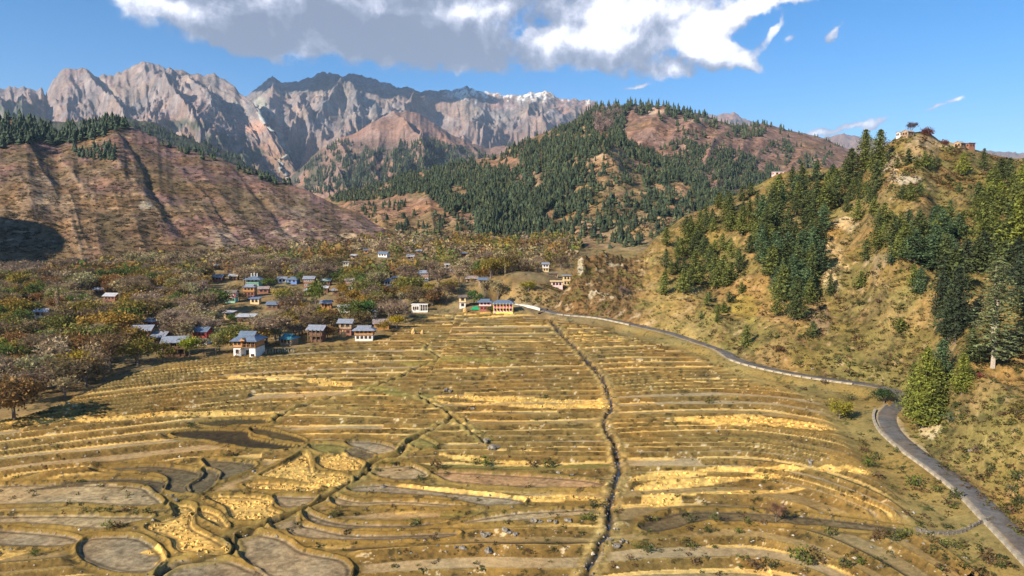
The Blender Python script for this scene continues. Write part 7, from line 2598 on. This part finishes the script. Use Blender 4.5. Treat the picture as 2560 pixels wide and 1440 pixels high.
# lower valley margin between fields and road, and the terraces' edges
bushes('field_scrub', ('ground',), [([(1300, 790), (1700, 860), (1900, 950), (2180, 980), (2220, 1100), (2450, 1290), (2560, 1400), (2560, 1440), (1600, 1440), (1000, 1440), (600, 1300), (0, 1300), (0, 1100), (300, 960), (560, 900), (1000, 820)], 1500)],
       [(0.075, 0.085, 0.02), (0.10, 0.085, 0.03), (0.05, 0.06, 0.02), (0.12, 0.07, 0.035)], (0.35, 1.1), 'small bushes along the terrace banks', 74, -0.1, 0.8)
bushes('margin_scrub', ('ground',), [([(1420, 800), (1700, 870), (1900, 950), (2180, 985), (2230, 1100), (2450, 1290), (2560, 1400), (2560, 1440), (2350, 1440), (2300, 1330), (2160, 1150), (2060, 1000), (1800, 925), (1600, 850)], 420), ([(1290, 720), (1440, 700), (1420, 780), (1300, 765)], 260)], BC, (0.8, 2.2), 'scrub on the bank under the road', 75)

# individual shrubs that show clearly
SH = [broad(200 + i, 'shrub', h=2.2, leaves=6, lsize=0.22, spread=1.0, up=0.1, trunk=0.08, depth=3, lspread=0.28) for i in range(3)]
for p in SH:
    PH[p.name] = max(v.co.z for ch in p.children for v in ch.data.vertices)
SHL = [(1040, 1313, 26), (830, 1290, 20), (1085, 1350, 18), (1480, 1270, 30), (1476, 1300, 24), (1455, 1300, 18), (1330, 1165, 24), (1370, 1168, 26), (1215, 1165, 30), (1190, 1162, 22), (1090, 1170, 30), (1050, 1200, 18), (980, 1162, 18),
       (270, 1322, 26), (295, 1318, 22), (215, 1278, 16), (245, 1278, 16), (275, 1280, 20), (310, 1280, 22), (370, 1282, 18), (85, 1390, 22), (560, 1140, 14), (575, 1140, 16), (478, 1070, 18), (1918, 1200, 20), (1770, 1008, 16),
       (1890, 1425, 36), (1925, 1420, 30), (2000, 1400, 40), (2020, 1412, 34), (2050, 1405, 30), (2110, 1418, 30), (2150, 1410, 26), (2080, 1340, 30), (2200, 1340, 30), (2230, 1350, 34), (2250, 1345, 26), (2270, 1340, 26), (2190, 1350, 24),
       (1730, 1305, 26), (1785, 1300, 22), (1870, 1310, 22), (1905, 1310, 18), (1770, 1330, 20), (1845, 1332, 18), (1720, 1365, 26), (1738, 1410, 22), (1785, 1370, 14), (2360, 1365, 26), (2385, 1370, 26), (2470, 1410, 36), (2500, 1420, 30),
       (2290, 1215, 34), (2340, 1230, 26), (2370, 1262, 26), (2385, 1245, 30), (2170, 1165, 30), (2190, 1150, 24), (2160, 1130, 20), (1617, 1380, 30), (1590, 1370, 20), (1640, 1300, 14), (1575, 1400, 20), (2130, 1000, 22), (2110, 1040, 24), (2240, 1130, 16)]
SC = [(0.10, 0.12, 0.02), (0.075, 0.085, 0.02), (0.14, 0.085, 0.035), (0.13, 0.13, 0.03)]
for k, (px, py, hp) in enumerate(SHL):
    x, y, z = at_px(px, py, ('ground',))
    p = SH[k % 3]
    sz = hp * y / F / PH[p.name]
    place(p, x, y, z - 0.05, sz * 1.15, k * 1.3, sz, SC[(k * 7) % 4], '%s %s shrub on a terrace bank, %s fields, %s' % ('large' if hp > 27 else ('middling' if hp > 19 else 'small'), ('olive', 'dark green', 'russet', 'yellowish')[(k * 7) % 4], 'lower right' if px > 1560 else ('middle' if px > 850 else 'lower left'), 'near the bottom edge' if py > 1360 else ('upper rows' if py < 1200 else 'middle rows')), 'shrubs of the %s fields' % ('lower right' if px > 1560 else ('middle' if px > 850 else 'lower left')), 'shrub')
SHR = [(2380, 1055, 34, BLUEG), (2360, 1085, 24, LUSH), (2450, 945, 16, (0.2, 0.04, 0.03)), (2420, 965, 14, (0.2, 0.04, 0.03)), (2540, 1040, 40, (0.15, 0.12, 0.03)), (2480, 1180, 20, DEEP), (2530, 1230, 34, (0.09, 0.10, 0.025)), (2550, 1260, 34, (0.08, 0.09, 0.025)),
       (2500, 1010, 22, DEEP), (2440, 1130, 26, (0.15, 0.10, 0.06)), (2545, 1200, 30, (0.08, 0.09, 0.025)), (2470, 1050, 16, (0.11, 0.10, 0.03)), (2240, 905, 14, DEEP), (2060, 960, 16, (0.12, 0.08, 0.04)), (1950, 880, 20, (0.16, 0.09, 0.03)), (2100, 905, 18, DEEP)]
for k, (px, py, hp, c) in enumerate(SHR):
    x, y, z = at_px(px, py)
    if y > 1e8:
        continue
    p = SH[k % 3]
    sz = hp * y / F / PH[p.name]
    place(p, x, y, z - 0.05, sz * 1.1, k * 1.7, sz, c, 'dark red shrub near the foot of the tall cedar' if c[0] > 0.18 else 'bush on the golden slope right of the road', None if c[0] > 0.18 else 'bushes on the slope right of the road', 'shrub')

# ---------------------------------------------------------------- boulders and stones
def rock_mesh(seed, sub=1):
    R = random.Random(seed)
    import bmesh
    bm = bmesh.new()
    bmesh.ops.create_icosphere(bm, subdivisions=sub + 1, radius=1.0)
    for v in bm.verts:
        n = v.co.normalized()
        q = 1 + 0.42 * float(vnoise(n.x * 1.7 + seed, n.y * 1.7 + n.z * 1.3, seed)) + R.uniform(-.06, .06)
        v.co = Vector((v.co.x * q * 1.1, v.co.y * q * 0.8, (0.8 if v.co.z > 0.55 else 1.0) * v.co.z * q * 0.72))
    me = bpy.data.meshes.new('boulder')
    bm.to_mesh(me)
    bm.free()
    me.materials.append(M_STONE)
    return me


RM = [rock_mesh(i) for i in range(5)]
ROCKS = [(1215, 1338, 24), (1205, 1332, 12), (1262, 1325, 22), (1275, 1332, 18), (1290, 1336, 16), (1335, 1302, 20), (1350, 1305, 14), (1390, 1306, 16), (1420, 1302, 20), (1375, 1302, 14), (1222, 1378, 26), (1155, 1370, 18), (1140, 1368, 12),
         (1215, 1102, 20), (1232, 1120, 24), (1245, 1118, 14), (1222, 1120, 12), (1182, 1022, 12), (1115, 975, 16), (1125, 978, 12), (1540, 1365, 20), (1555, 1352, 16), (1566, 1355, 12), (1525, 1350, 14), (1430, 1188, 12), (1395, 1182, 12), (958, 1218, 16),
         (2025, 1155, 22), (2023, 1165, 10), (2075, 1172, 9), (1792, 1077, 10), (2428, 1127, 13), (2032, 922, 10), (635, 1178, 12), (440, 1250, 14), (430, 1240, 12), (1225, 1238, 8), (2415, 1395, 12), (2180, 1368, 10), (570, 1360, 9)]
for k, (px, py, w) in enumerate(ROCKS):
    x, y, z = at_px(px, py)
    if y > 1e8:
        continue
    ob = bpy.data.objects.new('boulder', RM[k % 5])
    COL.objects.link(ob)
    s = w * y / F / 2.0
    ob.scale = (s, s * .9, s * 1.0)
    ob.location = (x, y, z + s * .05)
    ob.rotation_euler = (0, 0, k * 1.1)
    where = 'among the cluster of big rocks in the lower middle fields' if 1130 < px < 1440 and py > 1295 else ('beside the stream near the bottom of the fields' if 1500 < px < 1580 else ('on the right-hand terraces' if px > 1600 and py > 1000 else ('on a bank of the left fields' if px < 700 else 'on a bank of the middle fields')))
    tag(ob, 'grey boulder ' + where, 'boulder', 'boulders ' + where)

# small stones on banks and along the stream
def t_stone(seed):
    R = random.Random(seed)
    V = [(1, 0, 0), (-1, 0, 0), (0, 1, 0), (0, -1, 0), (0, 0, .8), (0, 0, -.5)]
    V = [(a * R.uniform(.7, 1.3), b * R.uniform(.7, 1.3), c * R.uniform(.7, 1.3)) for a, b, c in V]
    Fq = [(0, 2, 4), (2, 1, 4), (1, 3, 4), (3, 0, 4), (2, 0, 5), (1, 2, 5), (3, 1, 5), (0, 3, 5)]
    return np.array(V), np.array(Fq)


TST = [t_stone(i) for i in range(8)]
RS = random.Random(77)
M_STA = leaf_mat('loose_stone_material', True, 0.5, 0.2, 0.0)
fm = [(-140, 1100), (60, 1048), (260, 965), (560, 892), (1000, 815), (1180, 785), (1400, 802), (1680, 862), (1900, 955), (2060, 1000), (2180, 1160), (2260, 1240), (2420, 1400), (2420, 1460), (-140, 1460)]
P = np.array([(RS.uniform(-60, 2450), 785 + 670 * RS.random() ** 0.8) for _ in range(15000)])
P = P[inside(P[:, 0], P[:, 1], fm)]
X0, Y0, Z0, li = drop(P[:, 0], P[:, 1], ('ground',))
# rocks lie on the banks: steep spots of the sheet
icx = np.clip(np.round((X0 / Y0 - A[0]) / (A[1] - A[0])).astype(int), 1, na - 2)
irx = np.clip(np.searchsorted(yy, Y0), 1, nrow - 2)
grad = (Zg[irx + 1, icx] - Zg[irx - 1, icx]) / (yy[irx + 1] - yy[irx - 1])
inst = []
dsn, _ = pl_dist(X0, Y0, stream_xy)
for i in range(len(P)):
    if (grad[i] > 0.16 and RS.random() < 0.2) or (dsn[i] < 1.6 and RS.random() < .3):
        s = RS.uniform(.07, .17) if RS.random() < .93 else RS.uniform(.2, .36)
        v = RS.uniform(.35, 1.1)
        inst.append((RS.randrange(8), float(X0[i]), float(Y0[i]), float(Z0[i]) + s * .2, s * 1.3, s, RS.uniform(0, 6), (0.38 * v, 0.33 * v, 0.25 * v)))
for (x, y) in resample(stream_xy, 1.1):
    s = RS.uniform(.12, .35)
    v = RS.uniform(.3, 1.0)
    o_ = RS.choice((-1, 1)) * RS.uniform(.3, 1.2)
    z = float(zbase(y)) 
    inst.append((RS.randrange(8), x + o_, y, 0, s, s, RS.uniform(0, 6), (0.30 * v, 0.25 * v, 0.19 * v)))
zi = surf([q[1] for q in inst], [q[2] for q in inst], ('ground',))
inst = [(q[0], q[1], q[2], float(z) + 0.03, q[4], q[5], q[6], q[7]) for q, z in zip(inst, zi)]
print('stones', len(inst))
scatter_mesh('loose_stones', TST, inst, M_STA, 'pale stones scattered on the terrace banks and along the stream')


# straw left lying in the golden plots, in small heaps
def t_sheaf(seed):
    R = random.Random(seed)
    V, Fq = [], []
    for k in range(4):
        a = R.uniform(0, 6.28)
        c, s = math.cos(a), math.sin(a)
        o = len(V)
        L, w, h = R.uniform(.8, 1.2), .38, R.uniform(.5, 1.0)
        ox, oy = R.uniform(-.25, .25), R.uniform(-.25, .25)
        V += [(ox - c * L, oy - s * L, 0), (ox + c * L, oy + s * L, .05), (ox - s * w, oy + c * w, .0), (ox + s * w, oy - c * w, .0), (ox, oy, h)]
        Fq += [(o, o + 3, o + 4), (o + 3, o + 1, o + 4), (o + 1, o + 2, o + 4), (o + 2, o, o + 4)]
    return np.array(V), np.array(Fq)


TSH = [t_sheaf(i) for i in range(8)]
inst = []
for (c, kind, ppx, pts) in PLOTS:
    if c not in (GOLD,):
        continue
    xs = [p[0] for p in pts]
    ysn = [p[1] for p in pts]
    dens_ = 1.05 if kind == 'P' else 0.75
    n = int((max(xs) - min(xs)) * (max(ysn) - min(ysn)) * dens_)
    n = min(n, 2600)
    Q = np.array([(RS.uniform(min(xs), max(xs)), RS.uniform(min(ysn), max(ysn))) for _ in range(n)])
    sd = sdist(Q[:, 0], Q[:, 1], pts)
    Q = Q[sd < -0.35]
    if len(Q) == 0:
        continue
    zq = surf(Q[:, 0], Q[:, 1], ('ground',))
    for (x, y), z in zip(Q, zq):
        if z < -1e8:
            continue
        s = RS.uniform(.26, .5)
        v = RS.uniform(.7, 1.2)
        inst.append((RS.randrange(8), float(x), float(y), float(z) - .02, s, s * RS.uniform(.7, 1.2), RS.uniform(0, 6), (0.66 * v, 0.42 * v, 0.115 * v)))
print('straw', len(inst))
scatter_mesh('rice_straw', TSH, inst, M_STA, 'cut golden rice straw lying in rows on the harvested plots')

# prototypes that were never placed are removed
for p in CON + YNG + BIG + BARE + AUT + WIL + POP + SH:
    if not used_proto.get(p.name):
        for ch in list(p.children):
            bpy.data.objects.remove(ch)
        bpy.data.objects.remove(p)

# ================================================================ HAZE
HX0, HX1, HY0, HY1, HZ0, HZ1 = -16000, 16000, -9500, 17500, -130, 2600
V, Fq = bx_v(HX0, HX1, HY0, HY1, HZ0, HZ1)
mh = bpy.data.materials.new('haze_material')
mh.use_nodes = True
mh.node_tree.nodes.clear()
pv = mh.node_tree.nodes.new('ShaderNodeVolumePrincipled')
pv.inputs['Color'].default_value = (0.55, 0.74, 1.0, 1)
pv.inputs['Density'].default_value = 4.0e-5
mo = mh.node_tree.nodes.new('ShaderNodeOutputMaterial')
mh.node_tree.links.new(pv.outputs[0], mo.inputs['Volume'])
hz = MB().add(V, Fq).build('haze', mh)
hz['kind'] = 'stuff'
hz['label'] = 'thin blue valley haze'

# ================================================================ UNSEEN CLOUD FOR THE CREST SHADE
# out of view, added above the picture to shade the crest between the massifs
import bmesh
RC = random.Random(8)
bm = bmesh.new()
puffs = []
for k in range(46):
    u = RC.uniform(-1, 1)
    cxp = -3560 + 1000 * u
    cyp = 5180 + RC.uniform(-1, 1) * 230 * (1 - 0.5 * u * u)
    rr_ = RC.uniform(130, 260) * (1 - 0.35 * u * u)
    puffs.append((cxp, cyp, 2860 + rr_ * 0.45, rr_))
for (a_, b_, c_p, r_) in puffs:
    res = bmesh.ops.create_icosphere(bm, subdivisions=3, radius=1.0)
    for v in res['verts']:
        n_ = v.co.normalized()
        q = 1 + 0.16 * float(vnoise(n_.x * 2.2 + a_ / 50, n_.y * 2.2 + n_.z * 2.0, 33)) + 0.08 * float(vnoise(n_.x * 6, n_.y * 6 + n_.z * 5, 34))
        v.co = Vector((a_ + n_.x * r_ * 1.35 * q, b_ + n_.y * r_ * q, max(2700.0, c_p + n_.z * r_ * (0.75 if n_.z > 0 else 0.4) * q)))
me = bpy.data.meshes.new('cloud')
bm.to_mesh(me)
bm.free()
me.polygons.foreach_set('use_smooth', [True] * len(me.polygons))
mc = bpy.data.materials.new('cloud_material')
mc.use_nodes = True
nt = mc.node_tree
nt.nodes['Principled BSDF'].inputs['Base Color'].default_value = (0.86, 0.87, 0.90, 1)
nt.nodes['Principled BSDF'].inputs['Roughness'].default_value = 1.0
nt.nodes['Principled BSDF'].inputs['Specular IOR Level'].default_value = 0.0
me.materials.append(mc)
cl_ = bpy.data.objects.new('cloud', me)
COL.objects.link(cl_)
cl_['kind'] = 'stuff'
cl_['label'] = 'cumulus bank drifting just above the picture'  # unseen cloud, added to shade the crest
